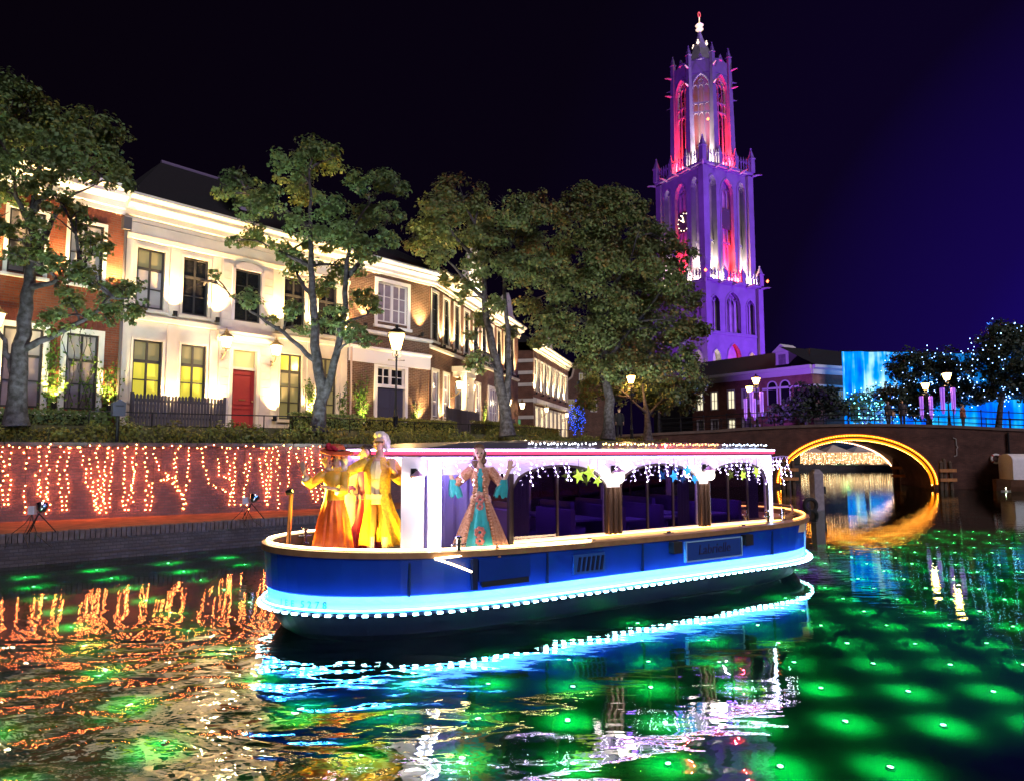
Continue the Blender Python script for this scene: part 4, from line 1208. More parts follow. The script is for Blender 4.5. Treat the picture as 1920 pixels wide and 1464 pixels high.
def tree(key, label, lm, dens, size, trunk_r, seed, group=None, z0=None):
    (X, Y), limbs, clumps = TREE[key]
    z0 = STREET_Z if z0 is None else z0
    t = thing('tree', label, 'tree', (X, Y, 0), 0, group)
    rr = random.Random(seed)
    b = MB(); allp = []
    for i, pl in enumerate(limbs):
        pts = [Vector(p) for p in pl]
        if i == 0:
            pts[0].z = z0 - 0.1
        fine = []
        for a, c in zip(pts[:-1], pts[1:]):
            for k in range(4):
                q = a.lerp(c, k / 4)
                if k: q += Vector((rr.uniform(-1, 1), rr.uniform(-1, 1), 0)) * 0.05
                fine.append(q)
        fine.append(pts[-1])
        n = len(fine)
        r0 = trunk_r * (1.0 if i == 0 else 0.62 if (i == 1 and key in 'BC') else 0.38)
        rad = [max(0.02, r0 * (1 - 0.86 * (k / (n - 1)) ** 0.85) * (1.30 if (i == 0 and k == 0) else 1.1 if (i == 0 and k == 1) else 1)) for k in range(n)]
        b.tube(fine, rad, 10 if i < 2 else 7)
        allp += [tuple(p) for p in fine[3:]]
    for (x, y, z, r) in clumps:
        p = Vector(nearest(allp, (x, y, z))); q = Vector((x, y, z))
        m = p.lerp(q, 0.5) + Vector((rr.uniform(-.15, .15), rr.uniform(-.15, .15), 0.12)) * (q - p).length * 0.6
        L = [p, p.lerp(m, .5) + Vector((0, 0, .04)), m, m.lerp(q, .5), q]
        w = min(0.065, 0.02 + 0.018 * (q - p).length)
        b.tube(L, [w, w * .8, w * .6, w * .4, w * .22], 6)
        for k in range(5):
            e_ = q + Vector((rr.gauss(0, 1), rr.gauss(0, 1), rr.gauss(0.2, .7))).normalized() * r * 0.85
            s_ = L[2 + k % 3]
            b.tube([s_, s_.lerp(e_, .5) + Vector((0, 0, r * .1)), e_], [w * .4, w * .26, 0.006], 4, cap=False)
    b.build('trunk', bark, t, True)
    P, N = clump_leaves(clumps, dens, seed)
    leaves('crown', P, N, size, lm, t, seed=seed)
    return t
tree('A', 'large maple at the left edge in front of the red brick house', lm_a, 1850, 0.098, 0.26, 3, 'trees along the quay')
tree('B', 'forked maple in front of the cream house and its right windows', lm_a, 1600, 0.105, 0.25, 4, 'trees along the quay')
tree('C', 'leaning maple in front of the long brick house', lm_b, 1150, 0.13, 0.30, 5, 'trees along the quay')
tree('D', 'broad tall tree that half hides the cathedral tower', lm_b, 880, 0.16, 0.36, 6, 'trees along the quay')
tree('E', 'low orange-lit tree under the broad tree beside the bridge', lm_b, 950, 0.16, 0.28, 7, 'trees along the quay')
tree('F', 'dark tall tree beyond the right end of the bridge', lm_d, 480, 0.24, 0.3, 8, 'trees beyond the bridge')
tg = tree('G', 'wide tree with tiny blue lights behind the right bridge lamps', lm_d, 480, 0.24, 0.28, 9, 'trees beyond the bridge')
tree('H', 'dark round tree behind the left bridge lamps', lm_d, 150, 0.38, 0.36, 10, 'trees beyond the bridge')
tree('I', 'small tree lit green and blue beside the blue curtain', lm_a, 150, 0.36, 0.3, 12, 'trees beyond the bridge')
# tiny lights strung through the trees beyond the bridge
def tree_lights(keys, n, m, label, rad, seed):
    g = random.Random(seed); b = MB()
    for _ in range(n):
        k = g.choice(keys); (X, Y), _l, cl = TREE[k]
        x, y, z, r = g.choice(cl)
        d = Vector((g.gauss(0, 1), g.gauss(-0.6, 1), g.gauss(0, 1))).normalized() * r * g.uniform(.7, 1.1)
        b.octa((X + x + d.x, Y + y + d.y, z + d.z), rad * g.uniform(.6, 1.2))
    o = b.build('fairy_lights', m, None, normals=False); o['kind'] = 'stuff'
    tag(o, label, 'string lights')
tree_lights('FG', 330, glow('ice_bulb', (0.25, 0.45, 1.0), 9.0, sample=False), 'tiny ice blue lights strung through the trees right of the bridge', 0.05, 3)
tree_lights('I', 130, glow('cyan_bulb', (0.15, 0.75, 1.0), 9.0, sample=False), 'tiny cyan lights in the small tree by the blue curtain', 0.085, 4)

# bushy planting
def bush_pts(seed, n, boxes):
    g = np.random.default_rng(seed); P = []; N = []
    for (x, y, z, rx, ry, rz_) in boxes:
        q = g.normal(0, 1, (n, 3)); q /= np.linalg.norm(q, axis=1)[:, None]
        p = q * (g.uniform(0.45, 1, (n, 1)) ** 0.5) * np.array([rx, ry, rz_]) + np.array([x, y, z])
        P.append(p); N.append(q + np.array([0, -0.2, 0.6]))
    return np.concatenate(P), np.concatenate(N)
lm_bank = leaf_mat('bank_leaves', [(0.0, (0.243, 0.138, 0.030)), (0.3, (0.203, 0.182, 0.030)), (0.6, (0.121, 0.155, 0.038)), (1.0, (0.263, 0.224, 0.053))])
boxes = []
for (x, y, h) in along(offset_line(WALL, 0.85), 0.32):
    if x < -17 or x > 13: continue
    boxes.append((x + rnd.uniform(-.1, .1), y + rnd.uniform(-.25, .25), 2.80 + rnd.uniform(0, .30), rnd.uniform(.22, .42), rnd.uniform(.22, .42), rnd.uniform(.14, .50)))
P, N = bush_pts(21, 150, boxes)
o = leaves('ground_cover', P, N, 0.085, lm_bank, None, seed=22)
o['kind'] = 'stuff'; tag(o, 'scrubby green and brown ground cover along the top of the quay wall', 'plants')
b = MB()
for (x, y, h) in along(offset_line(WALL, 0.75), 0.03):
    if x < -17 or x > 8: continue
    xx, yy = x + rnd.uniform(-.35, .35), y + rnd.uniform(-.35, .35)
    hh = rnd.uniform(.2, .75); dx, dy = rnd.uniform(-.15, .15), rnd.uniform(-.15, .15); z = 2.75
    b.add([(xx - .008, yy, z), (xx + .008, yy, z), (xx + dx, yy + dy, z + hh)], [(0, 1, 2)])
o = b.build('long_grass', mat('grass_blade', (0.11, 0.12, 0.03), 0.8), None, normals=False); o['kind'] = 'stuff'
tag(o, 'long thin grass blades along the top of the quay wall', 'grass')
def hedge(label, p0, p1, w, z0, z1, seed, lm=None):
    a, c = Vector(p0), Vector(p1); L = (c - a).length; ang = math.atan2(c.y - a.y, c.x - a.x)
    h = thing('hedge', label, 'hedge', (a.x, a.y, 0), ang, 'clipped hedges')
    b = MB(); b.box(0.1, L - 0.1, -w / 2 + .1, w / 2 - .1, z0, z1 - .1); b.build('stems', mat('hedge_core', (0.02, 0.025, 0.012), 0.9), h)
    g = np.random.default_rng(seed); n = int(L * 900)
    p = np.stack([g.uniform(0, L, n), g.uniform(-w / 2, w / 2, n), g.uniform(z0, z1, n)], 1)
    side = g.integers(0, 3, n)
    p[side == 0, 1] = -w / 2 + g.normal(0, .03, (side == 0).sum()); p[side == 1, 2] = z1 + g.normal(0, .03, (side == 1).sum())
    nn = np.where((side == 0)[:, None], np.array([[0, -1, .4]]), np.array([[0, -.2, 1]]))
    leaves('foliage', p, nn, 0.07, lm or lm_bank, h, seed=seed)
hedge('clipped green hedge right of the red door, beside the forked tree', (-8.05, 24.9), (-6.1, 27.2), 0.55, STREET_Z, 3.85, 31, lm_a)
hedge('long low hedge under the mauve windows of the red brick house', (-15.2, 17.9), (-12.2, 20.6), 0.5, STREET_Z - .2, 3.62, 32, lm_a)
hedge('dark low hedge in front of the navy double doors', (-5.6, 26.4), (-2.6, 30.0), 0.6, STREET_Z, 3.75, 33, lm_bank)
hedge('hedge in front of the long brick house', (-1.6, 31.5), (2.6, 44.0), 0.9, STREET_Z, 3.85, 34, lm_bank)
# climbing plants on the house walls
lm_ivy = leaf_mat('ivy_leaves', [(0.0, (0.12, 0.16, 0.02)), (0.5, (0.09, 0.18, 0.03)), (1.0, (0.18, 0.20, 0.03))])
def ivy(frame, u, v1, w, n, label, seed, v0=0.0):
    loc, rz = frame; c, s = math.cos(rz), math.sin(rz)
    r = thing('climbing_plant', label, 'plant', (loc[0] + u * c, loc[1] + u * s, loc[2]), rz, 'climbing plants')
    g = random.Random(seed); b = MB(); pts = []
    for k in range(7):
        x = g.uniform(-w, w) * .4; top = v1 * g.uniform(.6, 1); L = []
        for i in range(9):
            L.append((x, -0.05 - 0.03 * math.sin(i), v0 + (top - v0) * i / 8)); x += g.uniform(-1, 1) * w * .22
        b.tube(L, 0.011, 5, cap=False); pts += L
    b.build('stem', bark, r)
    P = []; N = []
    for _ in range(n):
        p = g.choice(pts); f = 1 - 0.55 * (p[2] / v1)
        P.append((p[0] + g.gauss(0, .13) * f, p[1] - abs(g.gauss(0, .08)) * f, max(v0, p[2] + g.gauss(0, .1)))); N.append((g.gauss(0, .4), -1, .4))
    leaves('foliage', P, N, 0.075, lm_ivy, r, seed=seed)
ivy(R1, -2.02, 2.5, .36, 520, 'glowing climbing plant left of the tall mauve window', 41)
ivy(R1, -0.50, 2.6, .30, 460, 'glowing climbing plant between the mauve window and the downpipe', 42)
ivy(R1, -1.27, 3.4, .62, 220, 'thin vine rambling around the tall mauve window', 43)
ivy(R1, 6.72, 2.2, .24, 420, 'climbing plant on the cream wall behind the forked tree', 44)
ivy(R1, 9.22, 2.6, .34, 520, 'climbing plant left of the navy double doors', 45)
ivy(R1, 8.25, 2.2, .20, 240, 'dark vine beside the downpipe between cream and brown houses', 46)
ivy(R1, 12.1, 1.5, .30, 140, 'sparse rose bush right of the navy double doors', 47)
ivy(R2, 8.35, 2.6, .34, 380, 'climbing plant left of the bay window of the long house', 48)
ivy(R2, 12.2, 2.4, .34, 380, 'climbing plant right of the bay window of the long house', 49)

# ================================================================== fences, railing, post box
fence_m = mat('fence_grey', (0.075, 0.068, 0.085), 0.75, var=0.3, vscale=5)
def picket_fence(label, frame, u0, u1, y, h, n, side=None):
    loc, rz = frame
    f = thing('picket_fence', label, 'fence', loc, rz, 'picket fences')
    st = (u1 - u0) / n; w = st * 0.80
    b = MB(); b.prism([(0, 0), (w, 0), (w, h - .06), (w * .5, h), (0, h - .06)], 0, 0.025); pk = b.mesh('picket', fence_m)
    for k in range(n):
        place('picket', pk, f, (u0 + k * st, y + rnd.uniform(-.006, .006), rnd.uniform(-.015, .015)))
    for z in (0.28, h - .25):
        b = MB(); b.box(u0, u1, y + 0.03, y + 0.07, z, z + 0.07); b.build('rail', fence_m, f)
    b = MB()
    for u in (u0 - 0.02, u1 - 0.07):
        b.box(u, u + .09, y + .03, y + .12, 0, h + .04)
    b.build('fence_post', fence_m, f)
picket_fence('grey picket fence in front of the lit yellow windows', R1, -0.05, 2.98, -0.75, 1.06, 28)
picket_fence('grey picket fence at the corner of the long brick house', R2, 0.0, 4.6, -1.0, 1.25, 26)
picket_fence('short fence by the bay window of the long house', R2, 8.8, 11.8, -1.0, 1.2, 16)
rl = thing('low_railing', 'thin dark low railing along the street in front of the red door', 'railing', (0, 0, 0))
RL = offset_line(WALL, 1.35)
seg = [p for p in along(RL, 0.8) if -12.5 < p[0] < 5]
b = MB(); b.tube([(x, y, STREET_Z + 0.38) for x, y, h in seg], 0.018, 6); b.build('rail', iron, rl)
b = MB(); b.tube([(0, 0, -.1), (0, 0, .40)], 0.02, 6); pm_ = b.mesh('railing_post', iron)
for x, y, h in seg[::2]:
    place('railing_post', pm_, rl, (x, y, STREET_Z))
px_ = thing('post_box', 'dark metal post box on a pole by the downpipe of the red house', 'post box', (-11.0, 19.2, STREET_Z - .5), RAD(40))
b = MB(); b.tube([(0, 0, 0), (0, 0, 0.75)], 0.045, 8); b.build('pole', iron, px_)
b = MB(); b.prism([(-.16, .72), (.16, .72), (.16, 1.08), (0, 1.18), (-.16, 1.08)], -.14, .14); b.build('box', mat('box_blue', (0.03, 0.03, 0.05), 0.5), px_)
b = MB(); b.box(-.1, .1, -.148, -.139, .98, 1.01); b.build('slot', iron, px_)

# ================================================================== street lamps
def street_lamp(loc, h, label, power, col, s=1.0, group='street lamps', bright=22):
    r = thing('street_lamp', label, 'street lamp', loc, 0.3, group)
    b = MB()
    b.lathe([(.13, 0), (.13, .12), (.09, .16), (.09, .5), (.11, .54), (.07, .62), (.05, .9), (.035, h * .55), (.035, h - .25), (.055, h - .22), (.035, h - .16), (.03, h)], 12)
    b.build('post', iron, r, True)
    b = MB()
    b.tube([(-.28, 0, h - .38), (.28, 0, h - .38)], .014, 6); b.ball((-.29, 0, h - .38), .028, 6, 4); b.ball((.29, 0, h - .38), .028, 6, 4)
    for sx in (-1, 1):
        b.tube([(0, 0, h - .3), (sx * .13, 0, h - .24), (sx * .16, 0, h - .12), (sx * .10, 0, h - .05)], .012, 5)
    b.build('cross_bar', iron, r)
    b = MB(); b.frustum((0, 0), .10 * s, .20 * s, h + .03, h + .03 + .42 * s); b.build('lantern_glass', glow('street_glass_%d' % bright, (1.0, .55, .14), bright), r)
    b = MB()
    for sx in (-1, 1):
        for sy in (-1, 1):
            b.tube([(sx * .105 * s, sy * .105 * s, h), (sx * .207 * s, sy * .207 * s, h + .46 * s)], .012, 5)
    b.build('lantern_frame', iron, r)
    b = MB(); b.frustum((0, 0), .25 * s, .08 * s, h + .45 * s + .03, h + .62 * s); b.ball((0, 0, h + .68 * s), .06 * s, 8, 5); b.build('lantern_cap', iron, r)
    lamp('street_light', 'POINT', (0, 0, h - .12), power, col, r, size=.15)
    return r
street_lamp((-4.4, 26.0, STREET_Z), 3.05, 'bright street lamp in front of the navy double doors', 320, (1, .60, .22), 1.35)
street_lamp((7.3, 42.0, STREET_Z), 3.35, 'street lamp under the orange tree near the left end of the bridge', 300, (1, .50, .16))
def bxy(u, y): return bridge_xy(u, y, deck_z(u))
for (u, y, lab, short) in ((-6.1, .55, 'bridge lamp nearest the canal at the left end of the bridge', 'near left bridge lamp'), (-5.95, BW - .55, 'bridge lamp on the far side at the left end of the bridge', 'far left bridge lamp'),
                    (6.07, .55, 'bridge lamp nearest the canal at the right end of the bridge', 'near right bridge lamp'), (6.87, BW - .55, 'bridge lamp on the far side at the right end of the bridge', 'far right bridge lamp')):
    street_lamp(bxy(u, y), 3.05, lab, 160, (1, .62, .25))
    x, yy, z = bxy(u, y)
    for sx, sd in ((-.36, 'left'), (.36, 'right')):
        k = thing('light_icicle', 'violet light icicle hanging on the %s of the %s' % (sd, short), 'light ornament', (x + sx, yy, z + 2.55), 0.2 * sx, 'violet light icicles')
        b = MB(); b.lathe([(.13, 0), (.14, -.1), (.13, -.8), (.10, -1.5), (.05, -1.75)], 10); b.build('shade', mat('violet_shade', (0.25, 0.10, 0.5), 0.4, emit=(0.30, 0.08, 0.75), strength=0.55), k, True)
        b = MB()
        for q in range(5):
            a = q * 2 * PI / 5; b.tube([(.14 * math.cos(a), .14 * math.sin(a), -.05), (.11 * math.cos(a), .11 * math.sin(a), -1.5)], .012, 4)
        b.build('rib', mat('violet_rib', (0.5, 0.3, 0.8), 0.4, emit=(0.6, 0.3, 1.0), strength=0.9), k)
        b = MB(); b.tube([(0, 0, 0), (0, 0, .14)], .01, 4); b.build('hook', iron, k)

# ================================================================== fairy lights on the quay wall
FAIRY = [[[(-0.04, 2.6), (0.04, 1.15)], [(0.14, 1.89), (0.15, 1.15)]], [[(0.15, 2.6), (0.15, 2.16)], [(0.46, 2.6), (0.47, 2.05)], [(0.49, 1.61), (0.51, 0.93)]], [[(0.73, 2.6), (0.79, 1.39)], [(0.94, 2.6), (0.98, 1.32)], [(0.78, 1.67), (0.95, 0.88)], [(0.98, 1.39), (1.06, 0.97)]], [[(1.36, 2.6), (1.15, 2.22), (1.33, 0.96)], [(1.37, 2.57), (1.41, 0.96)]], [[(1.63, 2.6), (1.82, 1.79), (2.14, 0.85)], [(1.87, 2.28), (2.08, 0.93)], [(2.0, 2.57), (2.1, 1.71), (2.07, 1.0)], [(2.25, 2.57), (2.23, 1.71), (2.3, 0.85)], [(2.38, 2.5), (2.38, 0.99)], [(2.21, 1.99), (2.2, 0.92)]], [[(2.69, 2.57), (2.73, 0.9)], [(2.95, 2.57), (2.9, 1.69), (2.79, 0.9)], [(2.94, 2.13), (2.9, 1.11)]], [[(3.17, 2.57), (3.26, 1.68), (3.28, 0.88)], [(3.39, 2.42), (3.57, 1.98), (4.14, 1.29), (4.18, 0.88)], [(3.42, 1.61), (3.35, 0.87)], [(3.58, 1.68), (3.92, 1.74), (4.21, 1.14)], [(3.9, 2.27), (3.99, 1.67), (3.78, 1.82)], [(4.3, 2.5), (4.26, 1.66), (4.2, 0.87)], [(4.02, 2.57), (3.91, 2.05)]], [[(4.62, 2.57), (4.67, 2.19), (4.83, 1.57), (5.42, 1.25)], [(5.09, 2.26), (5.11, 1.8), (5.55, 1.63)], [(5.3, 2.58), (5.4, 1.95), (5.58, 0.93)], [(5.53, 2.42), (5.55, 1.63), (5.43, 0.94)], [(5.84, 2.1), (5.88, 1.63), (5.8, 0.92)], [(5.79, 1.16), (5.99, 0.78)]], [[(6.21, 2.26), (6.49, 0.9)], [(6.4, 2.58), (6.49, 0.9)], [(6.59, 2.58), (6.56, 1.13)], [(6.75, 2.5), (6.83, 0.78)], [(5.98, 2.42), (5.92, 1.78)]], [[(7.07, 2.58), (7.07, 1.2)]], [[(7.31, 2.42), (7.58, 1.59), (7.93, 0.92)], [(7.56, 2.5), (7.83, 1.25)], [(7.72, 2.58), (7.94, 1.58), (8.01, 1.0)], [(8.05, 2.5), (8.14, 1.08)]], [[(8.48, 2.41), (8.68, 1.06)], [(8.91, 2.5), (8.77, 1.06)]]]
wire_m = mat('wire', (0.03, 0.025, 0.02), 0.6)
bulb_m = glow('warm_bulb', (1.0, 0.20, 0.05), 130.0)
WA = Vector(WALL[1]); WD = (Vector(WALL[2]) - WA).normalized(); WANG = math.atan2(WD.y, WD.x)
cl_lab = ['two short strands at the left edge of the quay wall', 'sparse broken strands near the left tripod lamp', 'pair of long strands left of the S-shaped one',
          'curved S-shaped pair of strands', 'wide dense V of six strands', 'narrow V of three strands', 'zigzag group shaped like the letter N', 'group shaped like the figure 4',
          'dense bundle of five straight strands', 'single straight strand right of the dense bundle', 'slanting bundle beside the waving woman', 'pair of strands behind the costumed people']
g_ = random.Random(77)
for lab, strands in zip(cl_lab, FAIRY):
    t = thing('light_curtain', 'warm fairy lights: ' + lab, 'string lights', (WA.x, WA.y, 0), WANG, 'fairy lights on the quay wall')
    for pl in strands:
        pts = []
        for (a, c) in zip(pl[:-1], pl[1:]):
            L = math.hypot(c[0] - a[0], c[1] - a[1]); k = max(1, int(L / 0.115))
            for i in range(k):
                f = i / k; pts.append((a[0] + (c[0] - a[0]) * f + g_.gauss(0, .014), -0.03 - g_.random() * .02, a[1] + (c[1] - a[1]) * f))
        pts.append((pl[-1][0], -0.03, pl[-1][1]))
        b = MB(); b.tube([(pts[0][0], -.02, 2.66)] + pts, .005, 4, cap=False)
        st_ = b.build('wire', wire_m, t, normals=False)
        b = MB()
        for (x, y, z) in pts:
            b.octa((x + g_.gauss(0, .022), y - .015, z), .0132 * g_.uniform(.7, 1.25))
        o = b.build('bulbs', bulb_m, st_, normals=False); o['kind'] = 'stuff'
b = MB(); pts = []
for k in range(90):
    s_ = -1 + k * 0.11
    pts.append((s_, -.085, 2.70 - .10 * abs(math.sin(k * .35)))); 
b.tube(pts, .005, 4, cap=False)
t = b.build('light_string', wire_m, None, loc=(WA.x, WA.y, 0), rz=WANG, normals=False)
tag(t, 'swagged string of bulbs along the top of the quay wall', 'string lights')
b = MB()
for p in pts[::2]: b.octa((p[0], p[1] - .01, p[2] - .02), .014)
o = b.build('bulbs', bulb_m, t, normals=False); o['kind'] = 'stuff'

# tripod floodlights on the promenade
def tripod_lamp(loc, aim, label, power, col):
    r = thing('tripod_lamp', label, 'floodlight', loc, 0, 'tripod floodlights')
    b = MB()
    for k in range(3):
        a = 0.5 + k * 2 * PI / 3
        b.tube([(0, 0, .42), (.10 * math.cos(a), .10 * math.sin(a), .30), (.34 * math.cos(a), .34 * math.sin(a), 0)], .012, 5)
    b.build('legs', iron, r)
    a = Vector(aim).normalized(); q = a.to_track_quat('Z', 'Y').to_matrix().to_4x4()
    M = Matrix.Translation((.06, 0, .56)) @ q
    b = MB(); b.lathe([(.03, -.12), (.09, -.08), (.13, .03), (.135, .06), (.12, .06)], 14); b.xf(M); b.build('reflector', mat('chrome', (.7, .7, .72), .2, metal=1), r, True)
    b = MB(); b.lathe([(.12, .055), (.02, .07)], 14); b.xf(M); b.build('lens', mat('lens_clear', (.6, .6, .65), .1, emit=(.8, .85, .9), strength=.4), r)
    b = MB(); b.box(-.22, -.08, -.05, .05, .40, .58); b.build('ballast', mat('grey_box', (.5, .5, .55), .5), r)
    b = MB()
    for k in range(3):
        b.tube([(-.15, 0, .40), (-.22 + .1 * k, -.12, .2), (-.4 + .3 * k, -.3, -.02), (-.3 + .5 * k, -.55, -.25)], .009, 5)
    b.build('cable', wire_m, r)
    lamp('flood_beam', 'SPOT', Vector((.06, 0, .56)) + a * .12, power, col, r, Vector((.06, 0, .56)) + a * 5, 85, .9, .1)
tripod_lamp((-10.5, 15.45, PROM_Z), (-.15, .45, .85), 'round floodlight on a tripod at the left end of the promenade', 1800, (.72, .95, .80))
tripod_lamp((-6.9, 18.4, PROM_Z), (.25, .5, .8), 'round floodlight on a tripod beside the bow of the boat', 2800, (.75, .95, .82))
tripod_lamp((-1.2, 24.6, PROM_Z), (.12, .55, .8), 'round floodlight on a tripod behind the cabin of the boat', 2200, (.85, .92, .75))  # unseen extra lamp, added to light the leaning maple's crown
tripod_lamp((4.6, 33.0, PROM_Z), (.2, .45, .85), 'round floodlight on a tripod on the promenade below the broad tree', 3000, (.85, .92, .78))  # second unseen extra, added for the crown of the broad tree

# ================================================================== mooring posts and small craft near the bridge
timber = mat('wet_timber', (0.10, 0.06, 0.035), 0.7, var=0.5, vscale=6, bump=0.6, bscale=20)
orange_t = mat('painted_beam', (0.42, 0.17, 0.05), 0.7, var=0.3, vscale=5)
def dolphin(loc, label, n=3, h=1.9, statue=False):
    r = thing('mooring_dolphin', label, 'mooring post', loc, 0.2, 'timber mooring posts')
    for k in range(n):
        x = (k - (n - 1) / 2) * .42
        b = MB(); b.tube([(x, .1 * (k % 2), -1.1), (x * .8, .1 * (k % 2), h - .15 * abs(k - 1))], [.15, .13], 8)
        b.lathe([(.15, 0), (.06, .12)], 8, (x * .8, .1 * (k % 2), h - .15 * abs(k - 1))); b.build('pile', timber, r, True)
    for z in (.55, 1.15):
        b = MB(); b.box(-.62, .62, -.26, -.14, z, z + .2); b.build('beam', orange_t, r)
dolphin(bridge_xy(-4.5, -1.9, 0), 'timber mooring piles at the left foot of the lit arch')
dolphin(bridge_xy(5.1, -1.2, 0), 'timber mooring piles with orange beams at the right foot of the lit arch')
dolphin(bridge_xy(4.2, 6.0, 0), 'amber-lit timber piles inside the arch', 2, 2.1)
r = thing('mooring_post', 'pale square mooring post with a black fender standing in the water', 'mooring post', (13.0, 29.6, 0), .1)
b = MB(); b.box(-.2, .2, -.2, .2, -1.1, 1.55); b.frustum((0, 0), .2, .10, 1.55, 1.72); b.build('post', mat('weathered_pale', (.30, .26, .28), .8, var=.3, vscale=5), r)
b = MB(); b.tube([(-.45 + .26 * math.cos(a), -.25, .22 + .26 * math.sin(a)) for a in [2 * PI * k / 20 for k in range(21)]], .085, 8, cap=False); b.build('tyre', mat('rubber', (.012, .012, .014), .7), r, True)
b = MB(); b.box(.2, .32, -.15, .15, .7, 1.0); b.build('fender_block', MATS['rubber'], r)
# covered workboat at the right edge
r = thing('covered_boat', 'moored brown boat under a white rounded cover at the right edge', 'boat', (33.2, 43.6, 0), RAD(-10))
b = MB()
rings = []
for x, hw in ((-2.6, .25), (-2.0, .75), (-1, 1.0), (1, 1.1), (4, 1.0)):
    rings.append([(x, -hw * f, z) for f, z in ((.7, -.2), (.95, .3), (1.0, .72))] + [(x, hw * f, z) for f, z in ((1.0, .72), (.95, .3), (.7, -.2))])
for a, c in zip(rings[:-1], rings[1:]):
    for k in range(6):
        b.quad(a[k], a[(k + 1) % 6], c[(k + 1) % 6], c[k])
b.add(rings[0], [tuple(range(6))]); b.build('hull', mat('boat_brown', (.16, .075, .04), .6, var=.3, vscale=3), r, True)
b = MB()
prof = [(-.85, .72), (-.88, 1.9)] + [(-.88 * math.cos(a), 1.9 + .42 * math.sin(a)) for a in [PI * k / 10 for k in range(1, 10)]] + [(.88, 1.9), (.85, .72)]
b.run(prof, -1.9, 3.6); b.build('cover', mat('white_canvas', (.80, .76, .78), .8, var=.1), r, True)
r = thing('water_marker', 'tiny pale marker light on the water left of the covered boat', 'marker light', (30.6, 43.0, 0))
b = MB(); b.lathe([(.09, -.05), (.11, .04), (.05, .08), (.03, .16)], 10); b.build('float', MATS['ring_white'], r)
b = MB(); b.octa((0, 0, .2), .04); b.build('bulb', glow('marker_bulb', (1, 1, .6), 20, sample=False), r)
b = MB(); b.box(-.3, .3, -.015, .015, .03, .05); b.build('arm', MATS['ring_white'], r)
# ================================================================== cathedral tower
tstone = mat('tower_stone', (0.085, 0.075, 0.085), 0.85, var=0.22, vscale=0.6, bump=0.35, bscale=3)
tdark = mat('tower_recess', (0.15, 0.125, 0.12), 0.9, var=0.3, vscale=0.8)
tower = thing('cathedral_tower', 'tall gothic cathedral tower floodlit violet with red and white niches', 'tower', (43.0, 150.0, 0), RAD(29))
def side(k, ang0=0.0, n=4):
    return Matrix.Rotation(-2 * PI * k / n + ang0, 4, 'Z')
def louvre(mb, a0, a1, va, vs, rise, y, k=3, mi=0, bars=(), w=0.14):
    """mullions, transoms and pointed sub-arches that fill an arched opening"""
    W = (a1 - a0) / k
    for i in range(1, k):
        mb.box(a0 + W * i - w / 2, a0 + W * i + w / 2, y, y + .25, va, vs + rise * .35, mi)
    for zb in bars:
        mb.box(a0, a1, y + .02, y + .22, zb - .14, zb + .14, mi)
        for i in range(k):
            arch_ring(mb, arch_pts(a0 + W * i + w / 2, a0 + W * (i + 1) - w / 2, zb - .9, .7, 3), zb - .95, .1, y + .03, y + .2, mi)
    for i in range(k):
        arch_ring(mb, arch_pts(a0 + W * i + w / 2, a0 + W * (i + 1) - w / 2, vs - .1, W * .9, 3), vs - .4, .12, y, y + .22, mi)
    cx = (a0 + a1) / 2
    mb.tube([(cx + W * .42 * math.cos(t), y + .1, vs + rise * .52 + W * .42 * math.sin(t)) for t in [2 * PI * q / 10 for q in range(11)]], .11, 5, mi)

# lower tier
A1, Z0, Z1 = 7.7, STREET_Z, 37.8
for k in range(4):
    b = MB(); W = 2 * A1
    bays = [(0, 4.6, 1.4, 3.7), (4.6, 10.8, 5.6, 9.8), (10.8, W, 11.7, 14.0)]
    tr = MB()
    for (u0, u1, a0, a1) in bays:
        arch_bay(b, u0, u1, Z0, 26.6, a0, a1, 15.0, 21.5, (a1 - a0) * .8, 0, 1.0, mi_back=1)
        P = arch_bay(b, u0, u1, 26.6, Z1, a0, a1, 27.2, 33.2, (a1 - a0) * .62, 0, .9, mi_back=1)
        arch_ring(tr, P, 27.2, .28, -.12, .1)
        louvre(tr, a0, a1, 27.2, 33.2, (a1 - a0) * .62, .45, 3 if a1 - a0 > 3 else 2)
        arch_ring(tr, arch_pts(a0, a1, 21.5, (a1 - a0) * .8, 6), 15.0, .25, -.1, .1)
    M = side(k) @ Matrix.Translation((-A1, -A1, 0))
    b.xf(M); b.build('lower_tier', [tstone, tdark], tower)
    tr.xf(M); tr.build('arch_tracery', tstone, tower)
b = MB()
for z0, z1, a in ((26.5, 26.9, A1 + .15), (37.3, 37.6, A1 + .25), (37.6, 37.95, A1 + .55)):
    b.box(-a, a, -a, a, z0, z1)
b.build('cornice', tstone, tower)
for sx in (-1, 1):
    for sy in (-1, 1):
        b = MB(); b.box(sx * A1 - .7, sx * A1 + .7, sy * A1 - .7, sy * A1 + .7, Z0, 37.2); b.build('corner_buttress', tstone, tower)
